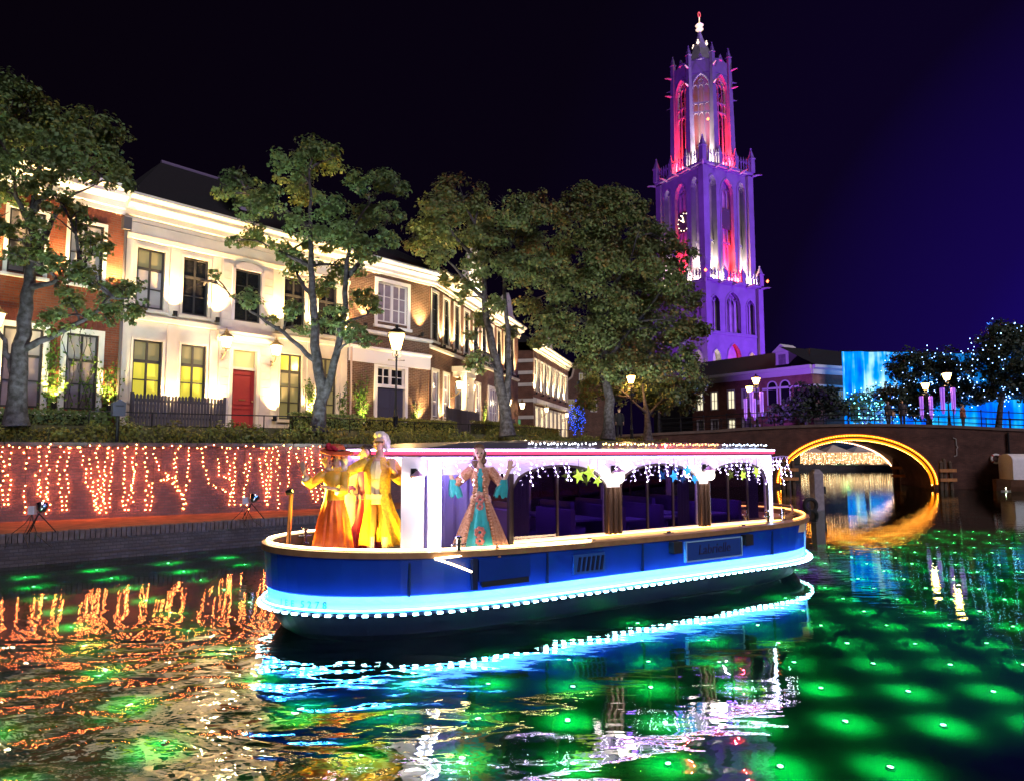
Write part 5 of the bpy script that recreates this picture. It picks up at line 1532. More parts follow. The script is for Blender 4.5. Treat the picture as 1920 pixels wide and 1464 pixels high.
# middle tier
A2, Z2 = 6.8, 63.4
clock_m = glow('clock_bulb', (1.0, .8, .45), 6.0, sample=False)
for k in range(4):
    b = MB(); W = 2 * A2; tr = MB()
    bays = [(0, 4.3, 1.4, 3.6), (4.3, 9.3, 5.0, 8.6), (9.3, W, 10.0, 12.2)]
    for i, (u0, u1, a0, a1) in enumerate(bays):
        rise = (a1 - a0) * .85
        P = arch_bay(b, u0, u1, Z1, Z2, a0, a1, 39.2, 60.9 - rise, rise, 0, 1.3, mi_back=1)
        arch_ring(tr, P, 39.2, .3, -.14, .1)
        louvre(tr, a0, a1, 39.2, 60.9 - rise, rise, .85, 3 if i == 1 else 2, bars=(47.0,))
    M = side(k) @ Matrix.Translation((-A2, -A2, 0))
    b.xf(M); b.build('middle_tier', [tstone, tdark], tower)
    tr.xf(M); tr.build('arch_tracery', tstone, tower)
    if k < 2:
        d = MB(); d.box(5.05, 8.55, .75, .84, 50.0, 54.6); d.xf(M); face = d.build('clock_face', mat('clock_black', (.02, .018, .02), .5), tower)
        d = MB()
        for q in range(12):
            a = q * PI / 6; d.octa((6.8 + 1.75 * math.sin(a), .68, 52.3 + 1.95 * math.cos(a)), .13 if k == 1 else .05)
        if k == 1:
            d.tube([(6.8, .68, 52.3), (5.9, .68, 52.9)], .1, 5); d.tube([(6.8, .68, 52.3), (6.3, .68, 53.9)], .08, 5)
        d.xf(M); d.build('clock_lights', clock_m if k == 1 else mat('clock_grey', (.25, .22, .3), .6), face)
b = MB()
for z0, z1, a in ((62.6, 62.95, A2 + .2), (62.95, 63.45, A2 + .75)):
    b.box(-a, a, -a, a, z0, z1)
b.build('cornice', tstone, tower)
for sx in (-1, 1):
    for sy in (-1, 1):
        b = MB(); b.box(sx * (A2 - .1) - .75, sx * (A2 - .1) + .75, sy * (A2 - .1) - .75, sy * (A2 - .1) + .75, Z1, 62.5); b.build('corner_buttress', tstone, tower)
def pinnacle(mb, x, y, z, h, w):
    mb.frustum((x, y), w, w, z, z + h * .55); mb.frustum((x, y), w * 1.25, w * 1.25, z + h * .55, z + h * .6)
    mb.frustum((x, y), w * .95, .05, z + h * .6, z + h); mb.octa((x, y, z + h), w * .5); mb.octa((x, y, z + h * .8), w * .75)
def balustrade(a, z, h, per):
    b = MB()
    for k in range(4):
        s0 = len(b.v)
        n = int(2 * a / per)
        for i in range(n + 1):
            u = -a + 2 * a * i / n
            if i % 6 == 0 and 0 < i < n:
                pn = MB(); pinnacle(pn, u, -a, z, h * 1.55, .38); pn.xf(side(k)); pn.build('pinnacle', tstone, tower)
            else:
                b.box(u - .09, u + .09, -a - .12, -a + .12, z, z + h * .8); b.frustum((u, -a), .16, .02, z + h * .8, z + h * 1.1)
            if i < n:
                arch_ring(b, arch_pts(u + .08, u + 2 * a / n - .08, z + h * .45, h * .28, 3), z + .1, .09, -a - .08, -a + .08)
        b.box(-a, a, -a - .1, -a + .1, z, z + .18)
        b.xf(side(k), s0)
        pn = MB(); pinnacle(pn, -a, -a, z, h * 1.9, .55); pn.xf(side(k)); pn.build('pinnacle', tstone, tower)
    b.build('balustrade', tstone, tower)
balustrade(A1 + .3, 37.95, 2.3, .85)
balustrade(A2 + .45, 63.45, 2.9, .8)
# gargoyles
def gargoyle(mb, x, y, z, dx, dy):
    v = Vector((dx, dy, 0)).normalized()
    mb.tube([(x, y, z), (x + v.x * 1.2, y + v.y * 1.2, z + .15), (x + v.x * 2.0, y + v.y * 2.0, z + .1)], [.32, .2, .08], 6)
for a, z in ((A2 + .6, 62.7), (A1 + .4, 37.4)):
    for (gx, gy, dx, dy) in [(sx * a, sy * a, sx, sy) for sx in (-1, 1) for sy in (-1, 1)] + [(s_ * a, 0, s_, 0) for s_ in (-1, 1)] + [(0, s_ * a, 0, s_) for s_ in (-1, 1)] + \
            [(s_ * a * .5, -a, 0, -1) for s_ in (-1, 1)] + [(-a, s_ * a * .5, -1, 0) for s_ in (-1, 1)]:
        b = MB(); gargoyle(b, gx, gy, z, dx, dy); b.build('gargoyle', tstone, tower)
# octagonal lantern
AP = 6.0; FW = 2 * AP * math.tan(PI / 8); Z3 = 88.0
for k in range(8):
    b = MB(); tr = MB()
    a0, a1 = FW / 2 - 1.75, FW / 2 + 1.75; rise = 3.2
    P = arch_bay(b, 0, FW, Z2, Z3, a0, a1, 65.0, 84.8 - rise, rise, 0, 1.0, back=False)
    louvre(tr, a0, a1, 65.0, 84.8 - rise, rise, .35, 3, bars=(76.3, 78.4))
    arch_ring(tr, P, 65.0, .28, -.15, .1)
    tr.prism([(FW / 2 - 2.2, 85.0), (FW / 2 + 2.2, 85.0), (FW / 2, 89.6)], -.1, .3)
    M = Matrix.Rotation(k * PI / 4, 4, 'Z') @ Matrix.Translation((-FW / 2, -AP, 0))
    b.xf(M); b.build('lantern_wall', tstone, tower)
    tr.xf(M); tr.build('lantern_tracery', tstone, tower)
    c = MB(); r_ = AP / math.cos(PI / 8); a = k * PI / 4 + PI / 8 - PI / 2
    x, y = r_ * math.cos(a), r_ * math.sin(a)
    c.frustum((x, y), .75, .55, Z2, 78.5); c.frustum((x, y), .55, .45, 78.5, 86.5); pinnacle(c, x, y, 86.5, 5.0, .42)
    gargoyle(c, x, y, 86.2, x, y); gargoyle(c, x, y, 82.0, x, y)
    c.build('lantern_pier', tstone, tower)
b = MB(); b.lathe([(5.9, Z3 - .2), (6.4, Z3), (6.4, Z3 + .35), (5.6, Z3 + .4)], 8); b.build('cornice', tstone, tower)
b = MB(); b.lathe([(3.0, Z2), (3.0, Z3 - .3)], 8); b.build('inner_core', mat('core_dark', (.03, .028, .035), .9), tower)
lead = mat('spire_lead', (.20, .17, .24), .5, var=.2, vscale=1)
b = MB(); b.lathe([(4.7, Z3 + .3), (4.0, 89.5), (2.6, 92.0), (1.5, 94.6), (.9, 96.0), (.35, 97.8), (.2, 98.2)], 8); b.build('spire', lead, tower)
b = MB(); b.lathe([(.2, 98.0), (.9, 98.6), (.5, 99.1), (.95, 99.6), (.25, 100.2), (.12, 100.6), (.12, 101.6)], 10)
fin = b.build('finial', mat('gilded_lit', (.8, .62, .35), .35, metal=.6, emit=(1, .75, .45), strength=.9), tower, True)  # light on the gilding is put in as a glow of the material
b = MB(); b.tube([(.35 * math.cos(t), 0, 102.2 + .6 * math.sin(t)) for t in [2 * PI * q / 14 for q in range(15)]], .12, 6); b.build('weather_vane', mat('vane_red_lit', (.5, .1, .06), .5, emit=(1, .12, .05), strength=.5), fin)  # red vane glows by itself, its lighting is part of the colour
b = MB()
for q in range(4):
    a = q * PI / 2; b.octa((1.5 * math.cos(a + .5), 1.5 * math.sin(a + .5), 94.7), .42); b.octa((1.5 * math.cos(a + .5), 1.5 * math.sin(a + .5), 95.3), .22)
b.build('spire_lights', glow('spire_bulb', (1, .75, .6), 2.2, sample=False), tower)
# the tower's own floodlights
def tl(loc, aim, p, col, cone=60, blend=.7, size=.4):
    lamp('tower_flood', 'SPOT', loc, p, col, tower, aim, cone, blend, size)
VIO, VIO2 = (.42, .20, 1.0), (.22, .05, 1.0)
tl((-62, -22, 6), (-7, 0, 50), 360000, (.36, .08, 1.0), 62)
tl((22, -66, 6), (0, -7, 50), 1150000, (.22, .03, 1.0), 62)
tl((-45, -60, 8), (-3, -3, 80), 520000, (.28, .05, 1.0), 32)
RED, WHT = (1.0, .03, .05), (1.0, .86, .72)
for k in range(2):
    M = side(k) @ Matrix.Translation((-A2, -A2, 0))
    for u, col, p in ((2.5, WHT, 24000), (6.8, RED, 90000), (11.1, WHT, 24000)):
        lamp('gallery_glow', 'POINT', M @ Vector((u, -.55, 38.7)), 6500 if col is WHT else 14000, col, tower, size=.3)
        tl(M @ Vector((u, .35, 39.7)), M @ Vector((u, 1.1, 46.0)), p, col, 70, .9, .2)
for k, col, p in ((7, WHT, 42000), (6, RED, 75000), (0, RED, 75000)):
    M = Matrix.Rotation(k * PI / 4, 4, 'Z') @ Matrix.Translation((-FW / 2, -AP, 0))
    lamp('gallery_glow', 'POINT', M @ Vector((FW / 2, -.7, 64.3)), 7000 if col is WHT else 15000, col, tower, size=.3)
    tl(M @ Vector((FW / 2 - 1.2, -.5, 64.2)), M @ Vector((FW / 2 - .8, .5, 71.5)), p, col, 60, .9, .2)
    tl(M @ Vector((FW / 2 + 1.2, -.5, 64.2)), M @ Vector((FW / 2 + .8, .5, 71.5)), p, col, 60, .9, .2)
M = Matrix.Translation((-A1, -A1, 0))
for u, col in ((2.55, WHT), (7.7, RED), (12.85, (1, .6, .5))):
    tl(M @ Vector((u, .1, 15.6)), M @ Vector((u, 1.0, 20.0)), 14000, col, 80, .9)
M = side(1) @ Matrix.Translation((-A1, -A1, 0))
tl(M @ Vector((14.0, -1.5, 14.5)), M @ Vector((14.0, .5, 22.0)), 9000, WHT, 90, .9)
b = MB()
for p in ((-9.0, -9.0, 39.2), (9.1, -9.1, 39.0), (-5.2, -7.0, 73.0), (6.6, -3.0, 72.6)):
    b.octa(p, .38)
b.build('beacons', glow('red_beacon', (1, .12, .04), 8, sample=False), tower)

# ================================================================== long building beyond the bridge
FZ = STREET_Z
hall_brick = brick_mat('hall_brick', (.34, .12, .085), (.26, .09, .07), (.28, .2, .17))
hall_white = mat('hall_trim', (.62, .56, .60), .6)
lit_w = mat('hall_lit', (.5, .5, .4), .2, emit=(1, .9, .6), strength=.9)
hall = thing('brick_hall', 'long brick hall with slate roof and white dormer behind the bridge', 'building', (31.0, 118.0, FZ), RAD(-55.5))
LEN = 22.4
ops = []
for u in (1.0, 4.0, 7.4, 10.2):
    ops += [(u, u + 1.3, 1.6, 4.4), (u, u + 1.3, 6.0, 9.0)]
b = MB(); walls(b, 0, LEN, -.4, 10.4, ops); shell(b, 0, LEN, -.4, 10.4, 9)
b.build('wall', hall_brick, hall)
for i, o in enumerate(ops):
    window(hall, *o, cols=2, rows=(1, 1), fm=hall_white, pm=lit_w if i in (1, 3, 4, 5) else glass_pink, sill=False, casing=.14, cm=hall_white, fw=.12, mw=.08)
b = MB(); b.run([(0, 10.4), (-.2, 10.4), (-.2, 11.1), (-.6, 11.3), (-.6, 11.7), (0, 11.7)], 0, LEN); b.build('cornice', hall_white, hall)
for k in range(5):
    b = MB(); b.box(12.3, 13.4, -.06, .0, .8 + 1.9 * k, 1.5 + 1.9 * k); b.build('quoin', hall_white, hall)
b = MB(); b.run([(0, 8.6), (-.12, 8.6), (-.12, 8.9), (0, 8.9)], 14, LEN); b.build('string_course', hall_white, hall)
for u in (15.0, 17.2):
    b = MB(); P = arch_pts(u, u + 1.5, 8.9, .8, 6, False); arch_ring(b, P, 6.2, .18, -.12, .0)
    w = b.build('arched_window', hall_white, hall)
    b = MB(); b.prism([(u, 6.2)] + P + [(u + 1.5, 6.2)], -.03, -.005); b.build('pane', glass_dark, w)
# roof over both wings
b = MB()
b.add([(-4, -.5, 11.7), (LEN, -.5, 11.7), (LEN - 3, 4.6, 14.9), (-4, 4.6, 14.9)], [(0, 1, 2, 3)])
b.add([(LEN, -.5, 11.7), (LEN + 1.2, 14, 11.7), (LEN - 2.4, 14, 14.9), (LEN - 3, 4.6, 14.9)], [(0, 1, 2, 3)])
b.build('roof', slate, hall)
dz = 12.0
b = MB(); b.box(16.2, 18.4, .4, 3.0, dz - .6, dz + 2.2)
d_ = b.build('dormer', hall_white, hall)
b = MB(); b.prism([(15.8, dz + 2.2), (18.8, dz + 2.2), (17.3, dz + 3.4)], .0, 3.4); b.build('pediment', hall_white, d_)
b = MB(); b.box(16.7, 17.9, .34, .42, dz, dz + 1.8); b.build('pane', glass_pink, d_)
c55 = math.cos(RAD(-55.5)); s55 = math.sin(RAD(-55.5))
wing = thing('hall_wing', 'wing of the brick hall turning towards the blue light curtain', 'building', (31.0 + LEN * c55, 118.0 + LEN * s55, FZ), RAD(24))
b = MB(); ops = [(2.0 + 3.2 * k, 3.4 + 3.2 * k, 5.6, 8.2) for k in range(5)]
walls(b, .03, 18, -.4, 10.4, ops); shell(b, .03, 18, -.4, 10.4, 6); b.build('wall', hall_brick, wing)
for o in ops: window(wing, *o, cols=2, rows=(1, 1), fm=hall_white, pm=glass_dim, sill=False, fw=.12, mw=.08)
b = MB(); b.run([(0, 10.4), (-.2, 10.4), (-.2, 11.1), (-.6, 11.3), (-.6, 11.69), (0, 11.69)], 0, 18); b.run([(0, 8.6), (-.12, 8.6), (-.12, 8.9), (0, 8.9)], .1, 18); b.build('cornice', hall_white, wing)
b = MB(); b.add([(.02, -.5, 11.71), (18, -.5, 11.71), (18, 4.2, 14.8), (-2.0, 4.2, 14.8)], [(0, 1, 2, 3)]); b.build('roof', slate, wing)
lamp('violet_wash', 'SPOT', (30, 92.5, 7), 9000, (.35, .12, 1.0), None, (44, 101, 13), 90, .9, .5)
lamp('blue_wash', 'SPOT', (50, 92.0, 5), 9000, (.05, .12, 1.0), None, (52, 103, 13), 90, .9, .5)

# ================================================================== blue light curtains
def curtain_mat(name, base, hot, strength, seed):
    m = bpy.data.materials.new(name); m.use_nodes = True
    n, l = m.node_tree.nodes, m.node_tree.links; n.clear()
    o = n.new('ShaderNodeOutputMaterial'); e_ = n.new('ShaderNodeEmission'); e_.inputs['Strength'].default_value = strength
    tc = n.new('ShaderNodeTexCoord'); mp = n.new('ShaderNodeMapping'); mp.inputs['Scale'].default_value = (1.1, 1, .10); mp.inputs['Location'].default_value = (seed, 0, 0)
    z = n.new('ShaderNodeTexNoise'); z.inputs['Scale'].default_value = 1.0; z.inputs['Detail'].default_value = 5; z.inputs['Distortion'].default_value = .6
    z2 = n.new('ShaderNodeTexNoise'); z2.inputs['Scale'].default_value = .22; z2.inputs['Detail'].default_value = 3
    l.new(tc.outputs['Object'], mp.inputs[0]); l.new(mp.outputs[0], z.inputs['Vector']); l.new(tc.outputs['Object'], z2.inputs['Vector'])
    a = n.new('ShaderNodeMath'); a.operation = 'ADD'
    l.new(z2.outputs['Fac'], a.inputs[0]); l.new(z.outputs['Fac'], a.inputs[1])
    a2 = n.new('ShaderNodeMath'); a2.operation = 'MULTIPLY'; a2.inputs[1].default_value = .62; l.new(a.outputs[0], a2.inputs[0]); a = a2
    rp = n.new('ShaderNodeValToRGB'); E_ = rp.color_ramp.elements
    E_[0].position = .50; E_[0].color = (*base, 1); E_[1].position = 0.80; E_[1].color = (*hot, 1)
    q = E_.new(.63); q.color = (.0, .30, 1.0, 1)
    l.new(a.outputs[0], rp.inputs['Fac']); l.new(rp.outputs['Color'], e_.inputs['Color']); l.new(e_.outputs[0], o.inputs['Surface'])
    return m
def light_sheet(label, p0, p1, z0, z1, m, seed):
    a, c = Vector(p0), Vector(p1); L = (c - a).length; g = random.Random(seed)
    t = thing('light_veil', label, 'light curtain', (a.x, a.y, 0), math.atan2(c.y - a.y, c.x - a.x), 'blue light curtains')
    n = int(L / .5); b = MB()
    for i in range(n):
        ys = [.25 * math.sin((i + q) * .9) for q in (0, 1)]
        us = [L * (i + q) / n for q in (0, 1)]
        b.add([(us[0], ys[0], z0), (us[1], ys[1], z0), (us[1], ys[1], z1), (us[0], ys[0], z1), (us[0], ys[0] + .06, z0), (us[1], ys[1] + .06, z0), (us[1], ys[1] + .06, z1), (us[0], ys[0] + .06, z1)],
              [(0, 1, 2, 3), (7, 6, 5, 4), (3, 2, 6, 7), (0, 4, 5, 1)])
    b.build('veil', m, t)
    b = MB(); b.tube([(-.3, .1, z1 + .1), (L + .3, .1, z1 + .1)], .09, 6); b.build('rail', iron, t)
light_sheet('tall glowing blue and white light curtain hung on the hall behind the bridge', (47.2, 97.6), (58.8, 98.6), 4.0, 16.6, curtain_mat('blue_veil', (0, .10, .75), (.55, .95, 1), 1.15, 0), 1)
light_sheet('low cyan light curtain behind the trees at the right edge', (50.0, 84.0), (70.0, 80.0), STREET_Z, 8.6, curtain_mat('cyan_veil', (0, .10, .9), (.05, .75, 1), 1.0, 7), 2)
light_sheet('strip of blue light curtain seen between the right trees', (55.0, 92.0), (72.0, 92.0), 9.0, 15.5, curtain_mat('blue_veil_low', (0, .03, .30), (.05, .35, 1), .55, 3), 3)

# small tree wrapped in blue lights at the end of the street
t = thing('blue_light_tree', 'slender tree wrapped in blue lights at the end of the street', 'tree', (6.6, 70.0, STREET_Z))
b = MB(); b.tube([(0, 0, 0), (.05, 0, 1.5), (0, 0, 3.6)], [.14, .1, .03], 7); b.build('trunk', bark, t, True)
g = np.random.default_rng(4); q = g.normal(0, 1, (700, 3)); q /= np.linalg.norm(q, axis=1)[:, None]
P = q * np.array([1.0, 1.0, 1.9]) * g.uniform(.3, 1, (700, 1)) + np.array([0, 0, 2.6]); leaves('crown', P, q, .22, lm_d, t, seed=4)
b = MB()
for p in P[:330]: b.octa(tuple(p * 1.0), .045)
o = b.build('bulbs', glow('blue_bulb', (.03, .10, 1.0), 3.5, sample=False), t, normals=False); o['kind'] = 'stuff'

# ================================================================== canopies with hanging lights on the far quay
g = random.Random(9)
can_m = mat('canopy_cloth', (.62, .46, .34), .8)
for k, lab in enumerate(('leftmost canopy', 'second canopy from the left', 'third canopy from the left', 'rightmost canopy')):
    x = 40.4 + 3.6 * k
    t = thing('canopy', 'peaked market canopy on the far quay, ' + lab, 'canopy', (x, 94.6, .6), 0, 'canopies on the far quay')
    b = MB(); b.frustum((0, 0), 1.75, .05, 1.75, 2.75); b.frustum((0, 0), 1.78, 1.78, 1.62, 1.76); b.build('roof', can_m, t)
    for sx in (-1, 1):
        b = MB(); b.box(sx * 1.6 - .05, sx * 1.6 + .05, -1.6, -1.5, 0, 1.62); b.build('post', iron, t)
    c = thing('light_strands', 'curtain of warm light strands under the ' + lab, 'string lights', (x, 92.6, .6), 0, 'light strands on the far quay')
    b = MB()
    for i in range(34):
        u = -1.78 + 3.56 * i / 33 + g.uniform(-.03, .03); z1 = 1.62; z0 = g.uniform(.1, .35)
        b.tube([(u, g.uniform(-.05, .05), z1), (u + g.uniform(-.05, .05), 0, (z0 + z1) / 2), (u, 0, z0)], .017, 4, cap=False)
    o = b.build('strand', glow('far_strand', (1.0, .50, .20), 2.6), c, normals=False); o['kind'] = 'stuff'
    b = MB()
    for i in range(90):
        b.octa((g.uniform(-1.78, 1.78), g.uniform(-.1, .05), g.uniform(.1, 1.65)), .035)
    o = b.build('bulbs', glow('far_bulb', (1.0, .75, .45), 10, sample=False), c, normals=False); o['kind'] = 'stuff'
lamp('tree_blue_wash', 'SPOT', (50, 74, 3.6), 45000, (.04, .16, 1.0), None, (44, 60, 9), 100, .8, .3)  # added spot that strengthens the veils' blue light on the trees
lamp('green_wash', 'SPOT', (45.0, 93.2, .9), 5000, (.2, 1, .35), None, (46.5, 96, 8), 70, .8, .2)
# ================================================================== illuminated canal boat
boat = thing('canal_boat', 'blue canal cruise boat ringed with cyan lights and glowing lilac cabin', 'boat', (BO.x, BO.y, 0), BA)
XB, XS, HB = -2.38, 8.9, 1.80
def half(x):
    if x < .9:
        t = min(1.0, (.9 - x) / (.9 - XB)); return HB * max(0.0, 1 - t ** 2.3) ** .5
    if x > 6.4:
        t = min(1.0, (x - 6.4) / (XS - 6.4)); return HB * max(0.0, 1 - t ** 2.3) ** .5
    return HB
NX = 44
xs_ = [XB + (XS - XB) * (1 - math.cos(PI * i / NX)) / 2 for i in range(NX + 1)]
OUT = [(x, -half(x)) for x in xs_] + [(x, half(x)) for x in reversed(xs_[1:-1])]
CXB = (XB + XS) / 2
def inset(p, d):
    return (CXB + (p[0] - CXB) * (1 - d / 5.8), p[1] * (1 - d / HB))
def sheer(x, z):
    return z + max(0, z - .3) / .8 * (.10 * ((x - CXB) / 5.8) ** 2 + .02)
def ring(d, z, sh=True):
    return [(*inset(p, d), sheer(p[0], z) if sh else z) for p in OUT]
def loft(mb, rings, mis):
    n = len(rings[0])
    for (a, c, mi) in zip(rings[:-1], rings[1:], mis):
        for k in range(n):
            mb.quad(a[k], a[(k + 1) % n], c[(k + 1) % n], c[k], mi)
hull_blue = mat('hull_blue', (.006, .036, .25), .36, spec=.3, coat=.05, var=.15, vscale=2)
hull_dark = mat('hull_dark', (.01, .016, .05), .35)
hull_band = mat('hull_band', (.62, .70, .74), .4)
hull_rail = mat('gunwale_wood', (.30, .17, .08), .4, var=.3, vscale=6)
b = MB(); loft(b, [ring(.42, -.4), ring(.26, .0), ring(.10, .26), ring(.08, .32)], [0, 0, 0])
hull = b.build('hull', hull_dark, boat, True)
b = MB(); loft(b, [ring(.08, .32), ring(-.045, .325), ring(-.045, .365), ring(.05, .37)], [0, 0, 0]); b.build('rubbing_strake', hull_dark, hull, True)
b = MB(); loft(b, [ring(.05, .37), ring(.04, .535)], [0]); b.build('white_band', hull_band, hull, True)
b = MB(); loft(b, [ring(.04, .535), ring(.02, .55), ring(-.02, 1.0)], [0, 0]); b.build('topside', hull_blue, hull, True)
b = MB(); loft(b, [ring(-.02, 1.0), ring(-.06, 1.0), ring(-.06, 1.075), ring(.10, 1.08), ring(.11, .86)], [0, 0, 0, 0]); b.build('gunwale', hull_rail, hull, True)
b = MB(); dk = [(p[0], p[1], .88) for p in ring(.105, .88, False)]; b.add(dk, [tuple(range(len(dk)))]); b.build('deck', mat('deck_brown', (.16, .09, .05), .6, var=.3, vscale=5), boat)

# cyan lights under the strake: the dots, and a tube added to light the hull
def outline_walk(d, z, step):
    R_ = ring(d, z); out = []; acc = 0
    for a, c in zip(R_, R_[1:] + R_[:1]):
        a, c = Vector(a), Vector(c); L = (c - a).length
        while acc < L:
            out.append((a.lerp(c, acc / L), (c - a).normalized())); acc += step
        acc -= L
    return out
led = thing('hull_light_string', 'string of white-cyan lights running around the hull of the boat', 'light rope', (BO.x, BO.y, 0), BA)
b = MB(); b.tube([p for p, t in outline_walk(-.02, .385, .12)] , .013, 6, cap=False); b.build('light_tube', glow('cyan_fill_tube', (.02, .28, 1.0), 115.0), led)
b = MB()
for p, t in outline_walk(-.075, .335, .165):
    b.tube([p - t * .035, p + t * .035], .016, 6)
o = b.build('dots', glow('cyan_dot', (.45, .90, 1.0), 30.0, sample=False), led, normals=False); o['kind'] = 'stuff'
# warm rope along the bow gunwale with a loose end hanging down the side
n = len(OUT); R_ = ring(.02, 1.10)
idx = [k % n for k in range(-15, 20)]
warm_rope = glow('warm_rope', (1.0, .70, .34), 13.0)
b = MB(); pts = [R_[k] for k in idx]; pts += [(-.62, -1.77, 1.06), (-.45, -1.86, 1.0), (-.28, -1.89, .93), (-.12, -1.89, .86)]
b.tube(pts, .014, 6)
rp = b.build('bow_light_rope', warm_rope, None, loc=(BO.x, BO.y, 0), rz=BA)
tag(rp, 'warm white rope light along the bow rail with its loose end hanging', 'light rope')
b = MB(); b.tube([R_[k] for k in range(33, 52)], .014, 6)
rp = b.build('stern_light_rope', glow('stern_rope', (1.0, .42, .08), 7.0), None, loc=(BO.x, BO.y, 0), rz=BA)
tag(rp, 'orange rope light around the stern rail of the boat', 'light rope')

# side ledge with warm strip
cab_w = mat('cabin_white', (.72, .68, .76), .45, var=.05)
cab_dark = mat('cabin_brown', (.045, .03, .03), .35)
for s in (-1, 1):
    b = MB(); b.run([(s * 1.40, .9), (s * 1.40, 1.10), (s * 1.70, 1.085), (s * 1.70, .9)], .84, 7.6); b.build('side_ledge', mat('ledge_tan', (.55, .38, .20), .4), boat)
b = MB(); b.run([(-1.405, 1.115), (-1.405, 1.135), (-1.425, 1.135), (-1.425, 1.115)], .88, 7.2); b.build('ledge_light', glow('ledge_strip', (1.0, .50, .11), 10.0), boat)
# cabin walls with arched openings
def side_wall(y, out_dir, name):
    b = MB()
    y0 = y
    for (u0, u1, a0, a1) in ((.81, 2.86, .88, 2.68), (2.86, 5.05, 3.05, 4.89), (5.05, 7.05, 5.21, 6.85)):
        arch_bay(b, u0, u1, .9, 2.42, a0, a1, 1.16, 1.93, .32, y0, .06 * out_dir, 8, False, back=False)
    b.quad((-.95, y0, .88), (-.60, y0, .88), (-.60, y0, 2.42), (-.95, y0, 2.42)); b.quad((-.60, y0, 2.16), (.81, y0, 2.16), (.81, y0, 2.42), (-.60, y0, 2.42))
    return b.build(name, cab_w, boat)
near_wall = side_wall(-1.38, 1, 'cabin_wall')
far_wall = side_wall(1.38, -1, 'cabin_wall')
def arch_trim(a0, a1, y):
    b = MB(); arch_ring(b, arch_pts(a0, a1, 1.93, .32, 8, False), 1.16, .035, y - .012, y + .03); return b
for (a0, a1) in ((.88, 2.68), (3.05, 4.89), (5.21, 6.85)):
    arch_trim(a0, a1, -1.388).build('arch_trim', cab_dark, near_wall)
def tinted():
    m = bpy.data.materials.new('tinted_glass'); m.use_nodes = True
    n_, l_ = m.node_tree.nodes, m.node_tree.links; n_.clear()
    o_ = n_.new('ShaderNodeOutputMaterial'); t_ = n_.new('ShaderNodeBsdfTransparent'); t_.inputs[0].default_value = (.55, .47, .68, 1)
    g_ = n_.new('ShaderNodeBsdfGlossy'); g_.inputs['Roughness'].default_value = .03
    f_ = n_.new('ShaderNodeLayerWeight'); f_.inputs['Blend'].default_value = .18
    m_ = n_.new('ShaderNodeMixShader'); l_.new(f_.outputs['Facing'], m_.inputs[0]); l_.new(t_.outputs[0], m_.inputs[1]); l_.new(g_.outputs[0], m_.inputs[2]); l_.new(m_.outputs[0], o_.inputs['Surface'])
    return m
tint = tinted()
for y, wall_ in ((-1.35, near_wall), (1.35, far_wall)):
    for (a0, a1) in ((.88, 1.71), (1.75, 2.68), (3.05, 3.66), (3.68, 4.28), (4.30, 4.89), (5.21, 5.74), (5.76, 6.30), (6.32, 6.85)):
        b = MB(); b.box(a0, a1, y - .004, y + .004, 1.16, 2.27); b.build('pane', tint, wall_)
    for x in (1.73, 3.67, 4.29, 5.75, 6.31):
        b = MB(); b.box(x - .016, x + .016, y - .02, y + .02, 1.14, 2.25); b.build('glazing_bar', cab_dark, wall_)
for x0, x1 in ((2.68, 3.05), (4.89, 5.21)):
    b = MB(); b.box(x0 + .01, x1 - .01, -1.41, -1.384, 1.13, 1.90)
    for k in range(3):
        xx = x0 + .07 + (x1 - x0 - .14) * k / 2; b.tube([(xx, -1.42, 1.13), (xx, -1.42, 1.90)], .035, 8)
    b.build('column', mat('column_bronze', (.16, .10, .07), .25, metal=.6), near_wall, True)
b = MB(); b.box(.80, .88, -1.40, -1.33, .9, 2.16); b.build('door_post', cab_dark, boat)
# front: bright panel, lit post, bulkhead with windows
b = MB(); b.box(-.66, -.63, -1.37, -.75, .88, 2.40); b.box(-.66, -.63, .75, 1.37, .88, 2.40); b.box(-.66, -.63, -.75, .75, 2.18, 2.40); b.build('bulkhead', cab_w, boat)
b = MB(); b.box(-.56, -.36, -1.43, -1.395, .92, 2.40); post = b.build('corner_post', cab_w, boat)
b = MB()
for x in (-.535, -.385):
    b.tube([(x, -1.445, .95), (x, -1.445, 2.38)], .012, 6)
b.build('post_light', glow('white_led', (.78, .80, 1.0), 30.0), post)
b = MB(); b.tube([(6.96, -1.40, 1.12), (6.96, -1.40, 2.38)], .016, 6); b.build('post_light', glow('blue_white_led', (.55, .65, 1.0), 22.0), boat)
b = MB(); b.box(6.92, 7.0, -1.39, -1.30, 1.1, 2.40); b.build('corner_post', cab_w, boat)
# curtain wall seen through the open door, interior
b = MB()
for k in range(30):
    u0, u1 = -.60 + 1.4 * k / 30, -.60 + 1.4 * (k + 1) / 30
    y0, y1 = -.62 + .04 * math.sin(k * 1.3), -.62 + .04 * math.sin((k + 1) * 1.3)
    b.quad((u0, y0, .9), (u1, y1, .9), (u1, y1, 2.36), (u0, y0, 2.36))
b.build('door_curtain', mat('lilac_curtain', (.38, .32, .66), .8), boat)
b = MB(); b.quad((.82, -1.3, .62), (7.0, -1.3, .62), (7.0, 1.3, .62), (.82, 1.3, .62)); b.build('cabin_floor', mat('cabin_floor', (.05, .035, .05), .6), boat)
seat_m = mat('seat_violet', (.16, .09, .30), .7)
b = MB(); b.box(0, .45, -.5, .5, 0, .42); b.box(0, .09, -.5, .5, .42, .92); seat = b.mesh('bench_seat', seat_m)
for i, x in enumerate((1.2, 2.1, 3.2, 4.1, 5.3, 6.2)):
    for y in (-.72, .72):
        place('bench_seat', seat, boat, (x, y, .62))
